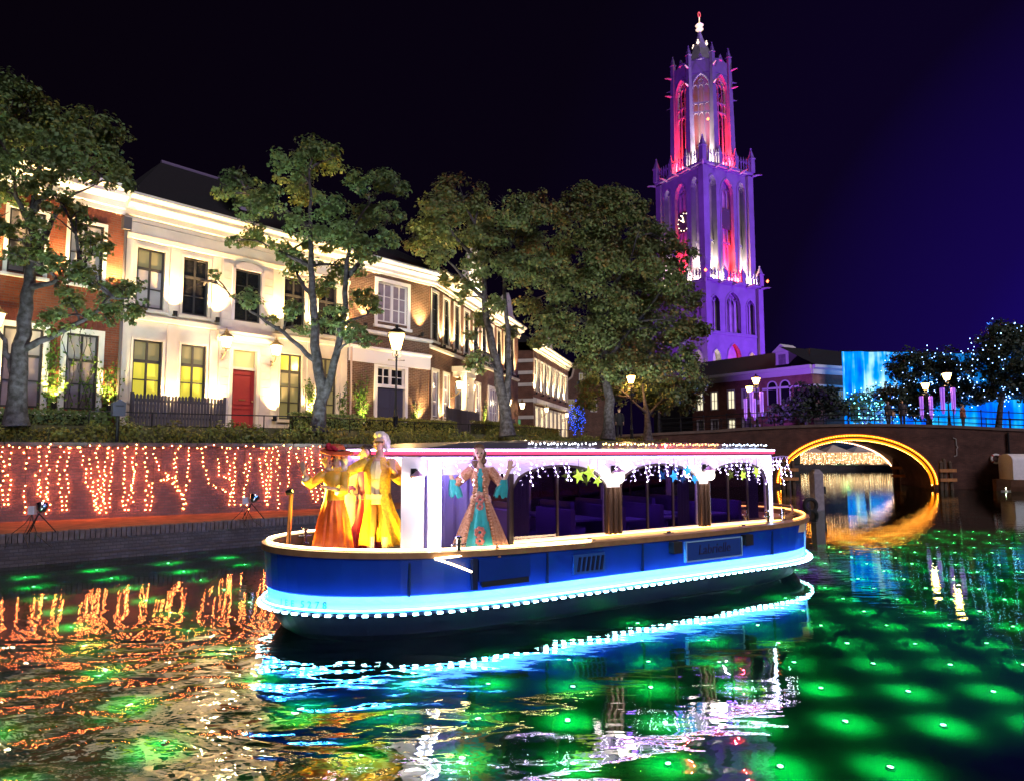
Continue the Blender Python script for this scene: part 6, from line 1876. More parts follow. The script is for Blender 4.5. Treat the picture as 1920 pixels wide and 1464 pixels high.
for x in (2.75, 4.85):
    b = MB(); b.box(x - .3, x + .3, -.9, .9, 1.30, 1.34); b.box(x - .04, x + .04, -.04, .04, .62, 1.3); b.build('table', mat('table_blue', (.25, .18, .5), .3), boat)
for x in (1.6, 3.4, 4.6, 6.0):
    lamp('cabin_light', 'POINT', (x, -.55 if x < 2 else -1.12, 2.28), 16, (.42, .22, 1.0), boat, size=.12)
lamp('door_light', 'POINT', (.15, -1.02, 2.30), 11, (.60, .50, 1.0), boat, size=.1)
# small tables at the windows
for (x, y) in ((3.55, -.95), (4.45, -.95), (5.75, -.95)):
    b = MB(); b.box(x - .28, x + .28, y - .22, y + .22, 1.28, 1.31); b.box(x - .03, x + .03, y - .03, y + .03, .62, 1.28); b.build('window_table', MATS['table_blue'], boat)
# drapes beside the last windows
for x in (.95, 4.50, 6.45):
    b = MB()
    for k in range(8):
        u0, u1 = x + .3 * k / 8, x + .3 * (k + 1) / 8
        b.quad((u0, -1.26 + .03 * (k % 2), 1.16), (u1, -1.26 + .03 * ((k + 1) % 2), 1.16), (u1, -1.26 + .03 * ((k + 1) % 2), 2.2), (u0, -1.26 + .03 * (k % 2), 2.2))
    b.build('drape', mat('drape_grey', (.20, .18, .22), .8), boat)
# roof with rounded ends
RO = []
for k in range(25):
    a = PI / 2 + PI * k / 24; RO.append((-.62 + .32 * math.cos(a), 1.45 * math.sin(a)))
for k in range(25):
    a = -PI / 2 + PI * k / 24; RO.append((6.95 + .45 * math.cos(a), 1.45 * math.sin(a)))
roof_m = mat('roof_paint', (.10, .09, .13), .3, coat=.3)
def roof_ring(s, z): return [(3.25 + (x - 3.25) * s, y * s, z) for x, y in RO]
b = MB(); loft(b, [roof_ring(.95, 2.41), roof_ring(1.0, 2.42), roof_ring(1.0, 2.53), roof_ring(.97, 2.55), roof_ring(.80, 2.63), roof_ring(.4, 2.68)], [0] * 5)
b.add(roof_ring(.4, 2.68), [tuple(range(len(RO)))]); b.add(roof_ring(.95, 2.41), [tuple(range(len(RO)))]); rf = b.build('roof', roof_m, boat, True)
def edge(s, z, r): return [(3.25 + (x - 3.25) * s, y * s, z) for x, y in RO + RO[:1]]
b = MB(); b.tube(edge(1.008, 2.515, 0), .014, 6, cap=False); b.build('white_edge_light', glow('lilac_tube', (.76, .50, 1.0), 16.0), rf)
b = MB(); b.tube(edge(1.006, 2.465, 0), .020, 6, cap=False); b.build('red_edge_light', glow('red_tube', (1.0, .06, .16), 1.6), rf)
b = MB(); b.tube(edge(.985, 2.398, 0), .008, 6, cap=False); b.build('under_edge_light', glow('violet_tube', (.58, .32, 1.0), 22.0), rf)
for (x0, x1, col, nm) in ((1.2, 2.6, (.8, .85, 1), 'white'), (2.7, 4.0, (1, .75, .2), 'yellow'), (4.05, 5.6, (1, .35, .08), 'orange'), (5.65, 7.0, (.6, .75, 1), 'ice')):
    b = MB()
    for k in range(int((x1 - x0) / .07)):
        b.octa((x0 + .07 * k, -1.35 + .02 * math.sin(k), 2.615 + .012 * math.sin(k * 2.1)), .016)
    o = b.build('roof_bulbs', glow('roof_%s' % nm, col, 14, sample=False), rf, normals=False); o['kind'] = 'stuff'

# hull fittings
b = MB(); b.box(4.07, 5.47, -1.85, -1.80, .64, .95); plate = b.build('name_board', mat('name_board', (.015, .05, .24), .4), boat)
b = MB()
for (a, c, d, e_) in ((4.05, 5.49, .62, .642), (4.05, 5.49, .948, .965), (4.05, 4.075, .642, .948), (5.465, 5.49, .642, .948)): b.box(a, c, -1.87, -1.81, d, e_)
b.build('board_frame', mat('board_frame', (.25, .45, .65), .3), plate)
text_mesh('Labrielle', .24, .008, mat('board_letter', (.02, .025, .10), .5), 'board_lettering', plate, (4.77, -1.855, .73), (RAD(90), 0, 0), shear=.15)
b = MB(); b.box(1.68, 2.30, -1.83, -1.79, .64, .93); v_ = b.build('vent', mat('vent_blue', (.02, .08, .30), .4), boat)
for k in range(6):
    b = MB(); b.prism([(1.74 + .09 * k, .68), (1.78 + .09 * k, .68), (1.82 + .09 * k, .89), (1.78 + .09 * k, .89)], -1.85, -1.83); b.build('vent_slat', hull_dark, v_)
b = MB(); b.box(.02, .88, -1.845, -1.80, .70, 1.0); h_ = b.build('hatch', hull_blue, boat)
b = MB(); b.box(.08, .86, -1.835, -1.80, .62, .695); b.build('hatch_slot', mat('slot_black', (.004, .004, .008), .6), h_)
b = MB(); b.box(-.08, .0, -1.85, -1.79, .60, 1.02); b.build('hatch_post', hull_dark, h_)
for x in (3.80, 5.62):
    b = MB(); b.box(x - .1, x + .1, -1.93, -1.81, .80, .99); b.build('fender', MATS['rubber'], boat)
for x in (-.9, 1.2, 3.1, 6.4):
    b = MB(); y = -half(x); b.box(x - .012, x + .012, y - .035, y + .03, .56, 1.0); b.build('plate_seam', hull_dark, boat)
b = MB(); x = 7.6; y = -half(x); b.tube([(x, y - .06, 1.05), (x + .01, y - .05, .75), (x - .02, y - .05, .40)], .018, 6); b.build('fender_line', mat('pale_rope', (.5, .6, .65), .7), boat)
# registration painted on the white band at the bow
reg_m = mat('reg_paint', (.0, .16, .22), .5)
walk = outline_walk(.035, .42, .01)
tip = min(range(len(walk)), key=lambda i: walk[i][0].x)
base_i = max(range(0, len(walk)), key=lambda i: -abs((walk[i][0] - Vector((-2.25, -.40, .42))).length))
for k, ch in enumerate('IEE5278'):
    p, t = walk[(base_i + k * 11 + (6 if k > 2 else 0)) % len(walk)]
    ang = math.atan2(t.y, t.x)
    text_mesh(ch, .12 if k < 3 else .135, .002, reg_m, 'registration_letter', boat, (p.x + .012 * math.sin(ang), p.y - .012 * math.cos(ang), .405), (RAD(90), 0, ang))
# bow furniture
def boat_world(x, y, z):
    c, s = math.cos(BA), math.sin(BA); return (BO.x + x * c - y * s, BO.y + x * s + y * c, z)
f = thing('jack_staff', 'orange-brown wooden staff standing in the bow of the boat', 'pole', boat_world(-2.13, -.12, .88))
b = MB(); b.tube([(0, 0, 0), (.03, .0, 1.06)], [.036, .028], 8); b.build('staff', mat('staff_wood', (.45, .18, .05), .5), f, True)
b = MB(); b.lathe([(.06, 0), (.06, .06), (.04, .08)], 10); b.build('socket', mat('brass', (.6, .45, .2), .35, metal=1.0), f)
def bollard(x, y, z, label):
    r = thing('mooring_bitt', label, 'bollard', boat_world(x, y, z), BA, 'bollards on the boat')
    b = MB(); b.lathe([(.07, 0), (.07, .015), (.035, .03), (.032, .20), (.05, .21), (.05, .235), (.02, .245)], 12); b.build('bitt', mat('chrome', (.7, .7, .72), .2, metal=1), r, True)
    b = MB(); b.tube([(-.11, 0, .12), (.11, 0, .12)], .016, 8); b.build('cross_pin', MATS['chrome'], r)
bollard(-1.55, 1.05, 1.02, 'small steel cross bollard on the far bow rail behind the staff')
bollard(-.22, -1.70, 1.09, 'steel cross bollard on the near rail below the woman in teal')
bollard(6.55, -1.62, 1.12, 'dark bollard on the side ledge near the stern')
bollard(7.25, -1.45, 1.12, 'bollard at the stern corner under the lit post')
b = MB(); b.box(7.4, 8.5, -.9, .9, .88, 1.12); b.build('stern_bench', mat('bench_orange', (.40, .20, .09), .5), boat)
b = MB(); b.tube([(7.1, -1.3, 1.0), (8.0, -1.15, 1.22), (8.6, -.7, 1.28), (8.8, 0, 1.3), (8.6, .7, 1.28), (8.0, 1.15, 1.22)], .03, 8); b.build('stern_rail', hull_rail, boat, True)
for (x, nm) in ((2.2, 'l'), (3.95, 'm'), (5.9, 'r')):
    b = MB(); b.box(x - .10, x + .10, -1.60, -1.54, 1.088, 1.10); b.box(x - .03, x + .03, -1.59, -1.55, 1.10, 1.125); b.build('deck_cleat', hull_dark, boat)
# lanterns on the cabin
def boat_lantern(x, label, p=8):
    r = thing('cabin_lantern', label, 'lantern', boat_world(x, -1.40, 1.98), BA, 'cabin lanterns')
    b = MB(); b.tube([(0, 0, .22), (0, -.12, .26), (0, -.14, .19)], .014, 6); b.box(-.04, .04, -.02, .0, .14, .28); b.build('bracket', iron, r)
    b = MB(); b.lathe([(.045, .0), (.085, .04), (.09, .10), (.07, .16)], 10, (0, -.14, 0)); b.build('globe', glow('cabin_globe', (1, .86, .72), 16), r, True)
    b = MB(); b.lathe([(.10, .16), (.11, .18), (.05, .22), (.02, .25)], 10, (0, -.14, 0)); b.build('cap', mat('cap_mauve', (.3, .2, .28), .4, metal=.5), r, True)
    lamp('globe_light', 'POINT', (0, -.30, .1), p, (1, .82, .75), r, size=.08)
boat_lantern(-.78, 'white globe lantern at the front of the boat cabin behind the man')
boat_lantern(2.86, 'white globe lantern between the first two arched cabin windows')
boat_lantern(5.05, 'white globe lantern between the last two arched cabin windows')
# icicle light strings along the cabin
ice = glow('icicle_bulb', (.80, .66, 1.0), 22.0, sample=False)
ice_wire = mat('icicle_wire', (.6, .5, .8), .5, emit=(.5, .35, 1), strength=.5)
g = random.Random(31)
for (x0, x1, ln, lab) in ((-.3, .85, .34, 'over the open cabin door'), (.9, 1.9, .42, 'over the first dark window'), (2.3, 3.0, .30, 'beside the green star'),
                          (3.2, 4.9, .44, 'across the middle arched window'), (5.2, 6.3, .40, 'across the last arched window'), (6.5, 7.45, .50, 'in a thick tangle at the stern corner')):
    t = thing('icicle_lights', 'white icicle light string ' + lab, 'string lights', boat_world(0, 0, 0), BA, 'icicle lights on the cabin')
    w = MB(); bl = MB(); x = x0; dens = .06 if ln > .45 else .15
    w.tube([(x0 + (x1 - x0) * k / 10, -1.50, 2.38 - .02 * math.sin(k * PI / 5)) for k in range(11)], .004, 4, cap=False)
    while x < x1:
        L = ln * (.25 + .75 * abs(math.sin((x - x0) / (x1 - x0) * PI * 1.6 + .4))) * g.uniform(.6, 1.1)
        p = Vector((x, -1.49, 2.38)); pts = [p.copy()]
        k = max(2, int(L / .065))
        for i in range(k):
            p = p + Vector((g.uniform(-.05, .05), g.uniform(-.03, .03), -L / k)); pts.append(p.copy())
            q = p + Vector((g.uniform(-.035, .035), -.012, -.015)); bl.tube([p, q], [.004, .007], 4)
            bl.octa(tuple(q), .0075 * g.uniform(.8, 1.3))
        w.tube(pts, .004, 4, cap=False); x += dens * g.uniform(.7, 1.4)
    w.build('wire', ice_wire, t, normals=False); o = bl.build('bulbs', ice, t, normals=False); o['kind'] = 'stuff'
# star ornaments
def star(x, z, r, m, label, grp='star ornaments', spin=0.3):
    t = thing('star_ornament', label, 'star ornament', boat_world(x, -1.50, z), BA, grp)
    b = MB()
    P = [(0.0, -.05, 0.0)]; 
    for k in range(10):
        a = PI / 2 + spin + k * PI / 5; q = r if k % 2 == 0 else r * .45; P.append((q * math.cos(a), 0, q * math.sin(a)))
    b.add(P + [(0, .05, 0)], [(0, 1 + k, 1 + (k + 1) % 10) for k in range(10)] + [(11, 1 + (k + 1) % 10, 1 + k) for k in range(10)]); b.build('star', m, t)
    b = MB(); b.tube([(0, 0, r * .9), (0, 0, 2.40 - z)], .003, 4); b.build('thread', wire_m, t)
lime = mat('star_lime', (.45, .65, .08), .4, emit=(.55, .85, .08), strength=.7)
azure = mat('star_azure', (.05, .3, .8), .4, emit=(.02, .35, 1.0), strength=.9)
star(2.05, 2.10, 0.125, lime, 'lime star at the left of the bright cluster on the first arched window')
star(2.28, 2.15, 0.148, lime, 'large lime star in the middle of the first arched window cluster')
star(2.44, 2.02, 0.101, lime, 'small lime star at the lower right of the first window cluster', spin=.7)
star(4.18, 2.06, 0.117, azure, 'blue star hanging left of the peak of the middle arched window')
star(4.52, 2.14, 0.125, azure, 'taller blue star by the right globe lantern', spin=0)
star(4.70, 2.00, 0.094, azure, 'small blue star right under the taller blue star', spin=.6)
star(6.02, 2.04, 0.101, lime, 'lime star on the left of the last arched window')
star(6.42, 2.10, 0.117, lime, 'lime star near the stern corner tangle of lights', spin=.5)
# ================================================================== people
skin = mat('skin', (.56, .36, .27), .55, spec=.35)
eye_m = mat('eye_dark', (.03, .02, .02), .3)
lip_m = mat('lips', (.45, .10, .09), .5)
def cap(mb, p0, r0, p1, r1, n=10):
    p0, p1 = Vector(p0), Vector(p1); d = (p1 - p0)
    d = d.normalized() if d.length > 1e-6 else Vector((0, 0, 1))
    mb.tube([p0 - d * r0, p0 - d * r0 * .7, p0, p1, p1 + d * r1 * .7, p1 + d * r1], [r0 * .08, r0 * .71, r0, r1, r1 * .71, r1 * .08], n)
def chain(mb, pts, rad):
    for (a, c, r0, r1) in zip(pts[:-1], pts[1:], rad[:-1], rad[1:]): cap(mb, a, r0, c, r1)
def hand(mb, wrist, fdir, pnorm, thumb_side=1, s=1.0, spread=.16, curl=.25):
    """palm, four fingers of unequal length with a knuckle bend, thumb from the side of the palm"""
    w = Vector(wrist); f = Vector(fdir).normalized(); pn = Vector(pnorm); pn = (pn - f * pn.dot(f)).normalized()
    sd = f.cross(pn) * thumb_side
    for k in (-1, 0, 1):
        cap(mb, w + sd * .018 * k * s, .017 * s, w + f * .085 * s + sd * .026 * k * s, .014 * s, 8)
    for k, (L, o) in enumerate(((.070, 1), (.080, .33), (.074, -.33), (.056, -1))):
        b0 = w + f * .085 * s + sd * .034 * o * s
        d1 = (f + sd * spread * o).normalized(); m = b0 + d1 * L * .55 * s
        d2 = (d1 + pn * curl).normalized(); e = m + d2 * L * .45 * s
        cap(mb, b0, .0105 * s, m, .0095 * s, 7); cap(mb, m, .0095 * s, e, .0075 * s, 7)
    t0 = w + f * .025 * s + sd * .030 * s; t1 = t0 + (f * .55 + sd * .85).normalized() * .045 * s; t2 = t1 + (f * .9 + sd * .35).normalized() * .035 * s
    cap(mb, t0, .014 * s, t1, .0115 * s, 7); cap(mb, t1, .0115 * s, t2, .009 * s, 7)
def head(mb, c, look, s=1.0):
    """skull, jaw, nose, brow and ears around c (centre of the head)"""
    c = Vector(c); l = Vector(look).normalized(); up = Vector((0, 0, 1)); up = (up - l * up.dot(l)).normalized(); r = l.cross(up)
    cap(mb, c + up * .035 * s - l * .012 * s, .086 * s, c + up * .02 * s + l * .012 * s, .080 * s, 14)
    cap(mb, c + l * .02 * s, .070 * s, c - up * .075 * s + l * .040 * s, .042 * s, 12)
    cap(mb, c + l * .088 * s + up * .018 * s, .010 * s, c + l * .108 * s - up * .020 * s, .015 * s, 7)
    cap(mb, c + l * .082 * s + up * .036 * s - r * .03 * s, .012 * s, c + l * .082 * s + up * .036 * s + r * .03 * s, .012 * s, 7)
    for q in (-1, 1):
        cap(mb, c + r * q * .082 * s + up * .015 * s, .014 * s, c + r * q * .080 * s - up * .025 * s, .010 * s, 7)
def face(root, c, look, s=1.0):
    c = Vector(c); l = Vector(look).normalized(); up = Vector((0, 0, 1)); up = (up - l * up.dot(l)).normalized(); r = l.cross(up)
    for q in (-1, 1):
        b = MB(); p = c + l * .083 * s + r * q * .032 * s + up * .012 * s; b.ball(tuple(p), .0125 * s, 8, 6); b.build('eye', eye_m, root, True)
    b = MB(); p = c + l * .080 * s - up * .052 * s; cap(b, p - r * .020 * s, .008 * s, p + r * .020 * s, .008 * s, 6); b.build('mouth', lip_m, root, True)
def body(mb, root, m=None, voxel=.009, name='body'):
    """fuse the laid-out limbs into one continuous skin"""
    me = mb.mesh(name, m or skin)
    o = place(name, me)
    md = o.modifiers.new('fuse', 'REMESH'); md.mode = 'VOXEL'; md.voxel_size = voxel; md.use_smooth_shade = True
    sm = o.modifiers.new('soft', 'SMOOTH'); sm.factor = .5; sm.iterations = 3
    dg = bpy.context.evaluated_depsgraph_get(); dg.update()
    m2 = bpy.data.meshes.new_from_object(o.evaluated_get(dg))
    bpy.data.objects.remove(o)
    if len(m2.polygons) == 0: m2 = me
    m2.materials.clear(); m2.materials.append(m or skin)
    m2.polygons.foreach_set('material_index', [0] * len(m2.polygons))
    m2.polygons.foreach_set('use_smooth', [True] * len(m2.polygons))
    return place(name, m2, root)
def cloth(name, rings, mats, root, n=48, pleat=0.0, freq=12, a0=0.0, a1=2 * PI, mi=None, thick=.012, jag=0.0, seed=1):
    """draped garment through rings (cx, cy, z, rx, ry, pleat factor); open between a1 and a0 when not a full turn; has thickness"""
    g_ = random.Random(seed); full = abs(a1 - a0 - 2 * PI) < 1e-6; b = MB(); N_ = n if full else n + 1
    jz = [g_.uniform(-jag, jag) for _ in range(N_)]
    for lay in (0, 1):
        for i, (cx, cy, z, rx, ry, pf) in enumerate(rings):
            for k in range(N_):
                a = a0 + (a1 - a0) * k / n
                w = 1 + pleat * pf * math.sin(freq * a + i * .15) + pleat * pf * .4 * math.sin(freq * 2.3 * a + 1)
                t = -thick * lay
                b.v.append((cx + (rx * w + t) * math.cos(a), cy + (ry * w + t) * math.sin(a), z + (jz[k] if i == 0 else 0)))
    R_ = len(rings)
    def id_(l, i, k): return l * R_ * N_ + i * N_ + (k % N_)
    for i in range(R_ - 1):
        for k in range(n):
            a = a0 + (a1 - a0) * (k + .5) / n; q = mi(a, i) if mi else 0
            b.f.append((id_(0, i, k), id_(0, i, k + 1), id_(0, i + 1, k + 1), id_(0, i + 1, k))); b.m.append(q)
            b.f.append((id_(1, i + 1, k), id_(1, i + 1, k + 1), id_(1, i, k + 1), id_(1, i, k))); b.m.append(q)
    for k in range(n):
        q = mi(a0 + (a1 - a0) * (k + .5) / n, 0) if mi else 0
        b.f.append((id_(0, 0, k), id_(1, 0, k), id_(1, 0, k + 1), id_(0, 0, k + 1))); b.m.append(q)
        b.f.append((id_(0, R_ - 1, k), id_(0, R_ - 1, k + 1), id_(1, R_ - 1, k + 1), id_(1, R_ - 1, k))); b.m.append(q)
    if not full:
        for i in range(R_ - 1):
            for k in (0, n):
                b.f.append((id_(0, i, k), id_(0, i + 1, k), id_(1, i + 1, k), id_(1, i, k))); b.m.append(0)
    return b.build(name, mats, root, True)
def sleeve(name, pts, rad, m, root):
    b = MB(); P = [Vector(p) for p in pts]; F = []; Q = []
    for i in range(len(P) - 1):
        for k in range(4):
            F.append(P[i].lerp(P[i + 1], k / 4)); Q.append((rad[i] + (rad[i + 1] - rad[i]) * k / 4) * (1 + .07 * math.sin(7 * (i * 4 + k))))
    F.append(P[-1]); Q.append(rad[-1]); b.tube(F, Q, 12); return b.build(name, m, root, True)
DECK = .885
gold = mat('gold_brocade', (.72, .50, .06), .5, col2=(.50, .30, .04), vscale=28, bump=.5, bscale=45)
gold_shaded = mat('gold_shaded', (.50, .24, .04), .55, col2=(.66, .42, .06), vscale=20)  # darker gold for one sleeve: shade put into the cloth colour
cream_c = mat('cream_cloth', (.82, .74, .52), .7, var=.12, vscale=15)
breech = mat('brown_breeches', (.20, .08, .03), .6)
wig_m = mat('white_wig', (.80, .76, .74), .8, var=.2, vscale=30, bump=.8, bscale=40)
shoe_m = mat('shoe', (.03, .02, .02), .4)
stock_m = mat('stocking', (.7, .62, .6), .6)
# ---------------------------------------------------------------- man in the yellow coat
x_, y_, _ = boat_world(-1.04, -.75, 0)
man = thing('person', 'man in a gold brocade coat and white wig raising an open hand', 'person', (x_, y_, DECK), 0)
HC = (.02, -.02, 1.73); LK = (-.55, -.8, .02)
b = MB()
head(b, HC, LK); cap(b, (.02, 0, 1.66), .055, (.02, .01, 1.50), .062)
chain(b, [(-.19, 0, 1.44), (.19, 0, 1.45)], [.07, .07]); chain(b, [(.0, .0, 1.40), (.0, .0, 1.18), (0, .0, .98)], [.15, .14, .135])
LA = [(-.20, 0, 1.43), (-.44, -.14, 1.30), (-.66, -.26, 1.36)]; chain(b, LA, [.062, .046, .032]); hand(b, LA[-1], (-.30, -.10, 1), (-.4, -1, 0), 1, 1.15)
RA = [(.20, 0, 1.44), (.34, -.10, 1.20), (.26, -.26, 1.36)]; chain(b, RA, [.062, .046, .032]); hand(b, RA[-1], (-.1, .0, 1), (.2, -1, 0), -1, 1.1)
for s in (-1, 1):
    chain(b, [(s * .09, 0, .95), (s * .10 + .02, -.03, .52), (s * .11 + .02, .0, .09)], [.095, .06, .042]); cap(b, (s * .11 + .02, .02, .05), .04, (s * .13 - .02, -.15, .035), .032)
body(b, man)
face(man, HC, LK)
for s in (-1, 1):
    b = MB(); chain(b, [(s * .09, 0, .97), (s * .10 + .02, -.03, .52), (s * .105 + .02, -.02, .42)], [.112, .078, .066]); b.build('breeches', breech, man, True)
    b = MB(); chain(b, [(s * .105 + .02, -.02, .42), (s * .11 + .02, 0, .10)], [.058, .047]); b.build('stocking', stock_m, man, True)
    b = MB(); cap(b, (s * .11 + .02, .02, .05), .047, (s * .13 - .02, -.15, .038), .040); b.build('shoe', shoe_m, man, True)
cloth('waistcoat', [(0, 0, .86, .165, .14, 0), (0, 0, 1.0, .155, .13, 0), (0, 0, 1.2, .165, .145, 0), (0, 0, 1.38, .185, .15, 0), (.0, 0, 1.49, .12, .10, 0)], cream_c, man, 32)
cloth('coat', [(.10, .07, .28, .36, .27, 1), (.07, .05, .50, .30, .24, .9), (.03, .02, .78, .215, .19, .5), (0, .0, 1.0, .18, .155, .2), (0, 0, 1.2, .19, .165, 0), (0, 0, 1.38, .215, .17, 0), (0, .0, 1.46, .17, .13, 0), (.01, .01, 1.53, .09, .085, 0)],
      [gold], man, 44, .09, 9, -PI / 2 + .32, 3 * PI / 2 - .42, thick=.018)
sleeve('coat_sleeve', [(-.17, 0, 1.44), (-.30, -.06, 1.38), (-.44, -.14, 1.29), (-.60, -.23, 1.335)], [.088, .08, .075, .088], gold, man)
sleeve('coat_sleeve', [(.17, 0, 1.45), (.27, -.05, 1.34), (.345, -.10, 1.19), (.29, -.20, 1.29)], [.088, .08, .075, .088], gold_shaded, man)
cloth('lace_cuff', [(-.615, -.24, 1.27, .075, .06, 1), (-.60, -.23, 1.32, .05, .045, .3), (-.62, -.24, 1.37, .065, .05, 1)], cream_c, man, 24, .15, 9, thick=.006)
cloth('jabot', [(.0, -.165, 1.22, .05, .03, 1), (.0, -.165, 1.33, .075, .03, 1), (.01, -.13, 1.47, .035, .03, .3)], cream_c, man, 20, .2, 7, thick=.006)
cloth('sash', [(-.02, -.10, .93, .12, .07, 1), (-.02, -.10, 1.0, .13, .075, .5)], cream_c, man, 24, .1, 6, thick=.01)
b = MB(); c0 = Vector(HC)
for (dx, dy, dz, r) in ((.05, .04, .07, .085), (.09, .05, .02, .065), (.10, .06, -.05, .055), (.0, .03, .10, .08), (-.03, -.01, .115, .055), (.11, .02, -.10, .04), (.06, .10, -.02, .07), (.04, -.03, .115, .06)):
    b.ball((c0.x + dx, c0.y + dy, c0.z + dz), r, 10, 7)
hb = body(b, man, wig_m, .012, 'wig')
b = MB(); l_ = Vector(LK).normalized(); r_ = l_.cross(Vector((0, 0, 1)))
P = [c0 + (l_ * math.cos(a) + r_ * math.sin(a)) * .094 + Vector((0, 0, .013)) for a in [-1.3 + 2.6 * k / 10 for k in range(11)]]
b.tube(P, .013, 6); b.build('eye_mask', mat('mask_dark', (.05, .02, .02), .5), man, True)
# ---------------------------------------------------------------- woman with the red hat
x_, y_, _ = boat_world(-1.66, -.62, 0)
lady = thing('person', 'woman in a red wide hat and orange gown waving from the bow', 'person', (x_, y_, DECK), 0)
HC = (.06, -.02, 1.52); LK = (-.60, -.8, .03)
b = MB(); head(b, HC, LK, .95); cap(b, (.05, 0, 1.45), .045, (.03, .0, 1.32), .052)
chain(b, [(-.12, 0, 1.29), (.16, 0, 1.29)], [.055, .055]); chain(b, [(.02, 0, 1.24), (.02, 0, 1.06), (.02, 0, .90)], [.125, .10, .13])
LA = [(-.13, 0, 1.28), (-.28, -.10, 1.15), (-.36, -.20, 1.33)]; chain(b, LA, [.048, .038, .027]); hand(b, LA[-1], (-.15, -.05, 1), (-.3, -1, 0), 1, 1.0)
RA = [(.16, 0, 1.28), (.20, -.14, 1.06), (.06, -.27, 1.10)]; chain(b, RA, [.048, .038, .027]); hand(b, RA[-1], (-1, -.2, .25), (0, -.3, 1), -1, 1.0)
for s in (-1, 1):
    chain(b, [(s * .08 + .02, 0, .86), (s * .08 + .02, 0, .45), (s * .08 + .02, 0, .08)], [.08, .055, .04]); cap(b, (s * .08 + .02, 0, .05), .035, (s * .08 - .05, -.13, .03), .028)
body(b, lady); face(lady, HC, LK, .95)
or_m = mat('orange_satin', (.60, .12, .02), .4, col2=(.42, .06, .015), vscale=9, bump=.3, bscale=20); bod = mat('gold_satin', (.70, .40, .05), .4, var=.2, vscale=14)
cloth('gown', [(.02, .02, .03, .30, .26, 1), (.02, .02, .30, .27, .24, 1), (.02, .01, .65, .215, .19, .8), (.02, 0, .88, .155, .135, .4), (.02, 0, .97, .125, .11, .1)], or_m, lady, 72, .07, 15)
cloth('bodice', [(.02, -.01, .93, .145, .125, 0), (.02, 0, 1.06, .125, .11, 0), (.02, -.01, 1.18, .15, .14, 0), (.02, 0, 1.30, .15, .11, 0), (.03, 0, 1.345, .075, .07, 0)], bod, lady, 32)
sleeve('sleeve', [(-.11, 0, 1.29), (-.20, -.05, 1.22), (-.285, -.10, 1.14), (-.325, -.155, 1.23)], [.072, .066, .060, .075], bod, lady)
sleeve('sleeve', [(.15, 0, 1.29), (.18, -.07, 1.18), (.20, -.14, 1.06), (.12, -.21, 1.08)], [.072, .066, .060, .075], bod, lady)
cloth('lace_cuff', [(-.335, -.17, 1.20, .06, .05, 1), (-.33, -.165, 1.25, .04, .035, .3)], cream_c, lady, 20, .2, 7, thick=.006)
b = MB()
for (dx, dy, dz, r) in ((.06, .05, .02, .075), (.09, .05, -.06, .06), (.09, .06, -.14, .05), (.03, .06, .05, .08), (.10, .02, -.02, .05)): b.ball((HC[0] + dx, HC[1] + dy, HC[2] + dz), r, 10, 7)
body(b, lady, wig_m, .012, 'hair')
hat_m = mat('red_hat', (.52, .06, .03), .6, col2=(.62, .14, .05), vscale=8)
hatM = Matrix.Translation((HC[0] - .01, HC[1] - .01, HC[2] + .10)) @ Matrix.Rotation(RAD(6), 4, 'Y') @ Matrix.Rotation(RAD(10), 4, 'X')
b = MB(); b.lathe([(.10, -.01), (.20, -.015), (.235, -.03), (.238, -.022), (.20, .0), (.115, .012), (.11, .06), (.085, .085), (.02, .09)], 28, sy=.85, wob=lambda a, i: 1 + (.05 * math.sin(3 * a) if 1 <= i <= 4 else 0)); b.xf(hatM); hat = b.build('hat', hat_m, lady, True)
b = MB(); b.tube([Vector((.118 * math.cos(a), .10 * math.sin(a), .022)) for a in [2 * PI * k / 20 for k in range(21)]], .012, 6, cap=False); b.xf(hatM); b.build('hat_band', shoe_m, hat, True)
b = MB()
for k in range(9):
    a = 2.6 + k * .28; b.ball((.13 * math.cos(a), .12 * math.sin(a), .05 + .02 * math.sin(k * 2)), .032, 8, 5, (1.2, 1, .8))
b.xf(hatM); b.build('hat_flowers', mat('hat_rose', (.45, .02, .05), .6), hat, True)
# ---------------------------------------------------------------- woman half hidden between them
x_, y_, _ = boat_world(-1.02, -.22, 0)
third = thing('person', 'dark-haired woman in violet half hidden behind the man in gold', 'person', (x_, y_, DECK), 0)
HC = (-.02, -.02, 1.56); LK = (-.85, -.5, 0)
b = MB(); head(b, HC, LK, .95); cap(b, (-.02, 0, 1.48), .045, (0, 0, 1.35), .052)
chain(b, [(-.15, 0, 1.32), (.15, 0, 1.32)], [.055, .055]); chain(b, [(0, 0, 1.26), (0, 0, 1.06), (0, 0, .90)], [.125, .10, .13])
for s in (-1, 1):
    A_ = [(s * .16, 0, 1.31), (s * .22, -.05, 1.08), (s * .14, -.20, .98)]; chain(b, A_, [.048, .038, .027]); hand(b, A_[-1], (-s * .6, -1, 0), (0, 0, -1), s, 1.0)
    chain(b, [(s * .08, 0, .86), (s * .08, 0, .45), (s * .08, 0, .08)], [.08, .055, .04]); cap(b, (s * .08, 0, .05), .035, (s * .08, -.13, .03), .028)
body(b, third); face(third, HC, LK, .95)
vio = mat('violet_cloth', (.24, .05, .42), .5, var=.2, vscale=12); mag = mat('magenta_cloth', (.42, .02, .14), .5, var=.25, vscale=10)
cloth('skirt', [(0, 0, .03, .29, .25, 1), (0, 0, .4, .25, .22, .9), (0, 0, .85, .15, .13, .4), (0, 0, .96, .125, .11, 0)], mag, third, 60, .07, 13)
cloth('bodice', [(0, 0, .90, .15, .13, 0), (0, 0, 1.06, .125, .11, 0), (0, 0, 1.2, .15, .14, 0), (0, 0, 1.33, .15, .11, 0), (0, 0, 1.38, .07, .07, 0)], vio, third, 32)
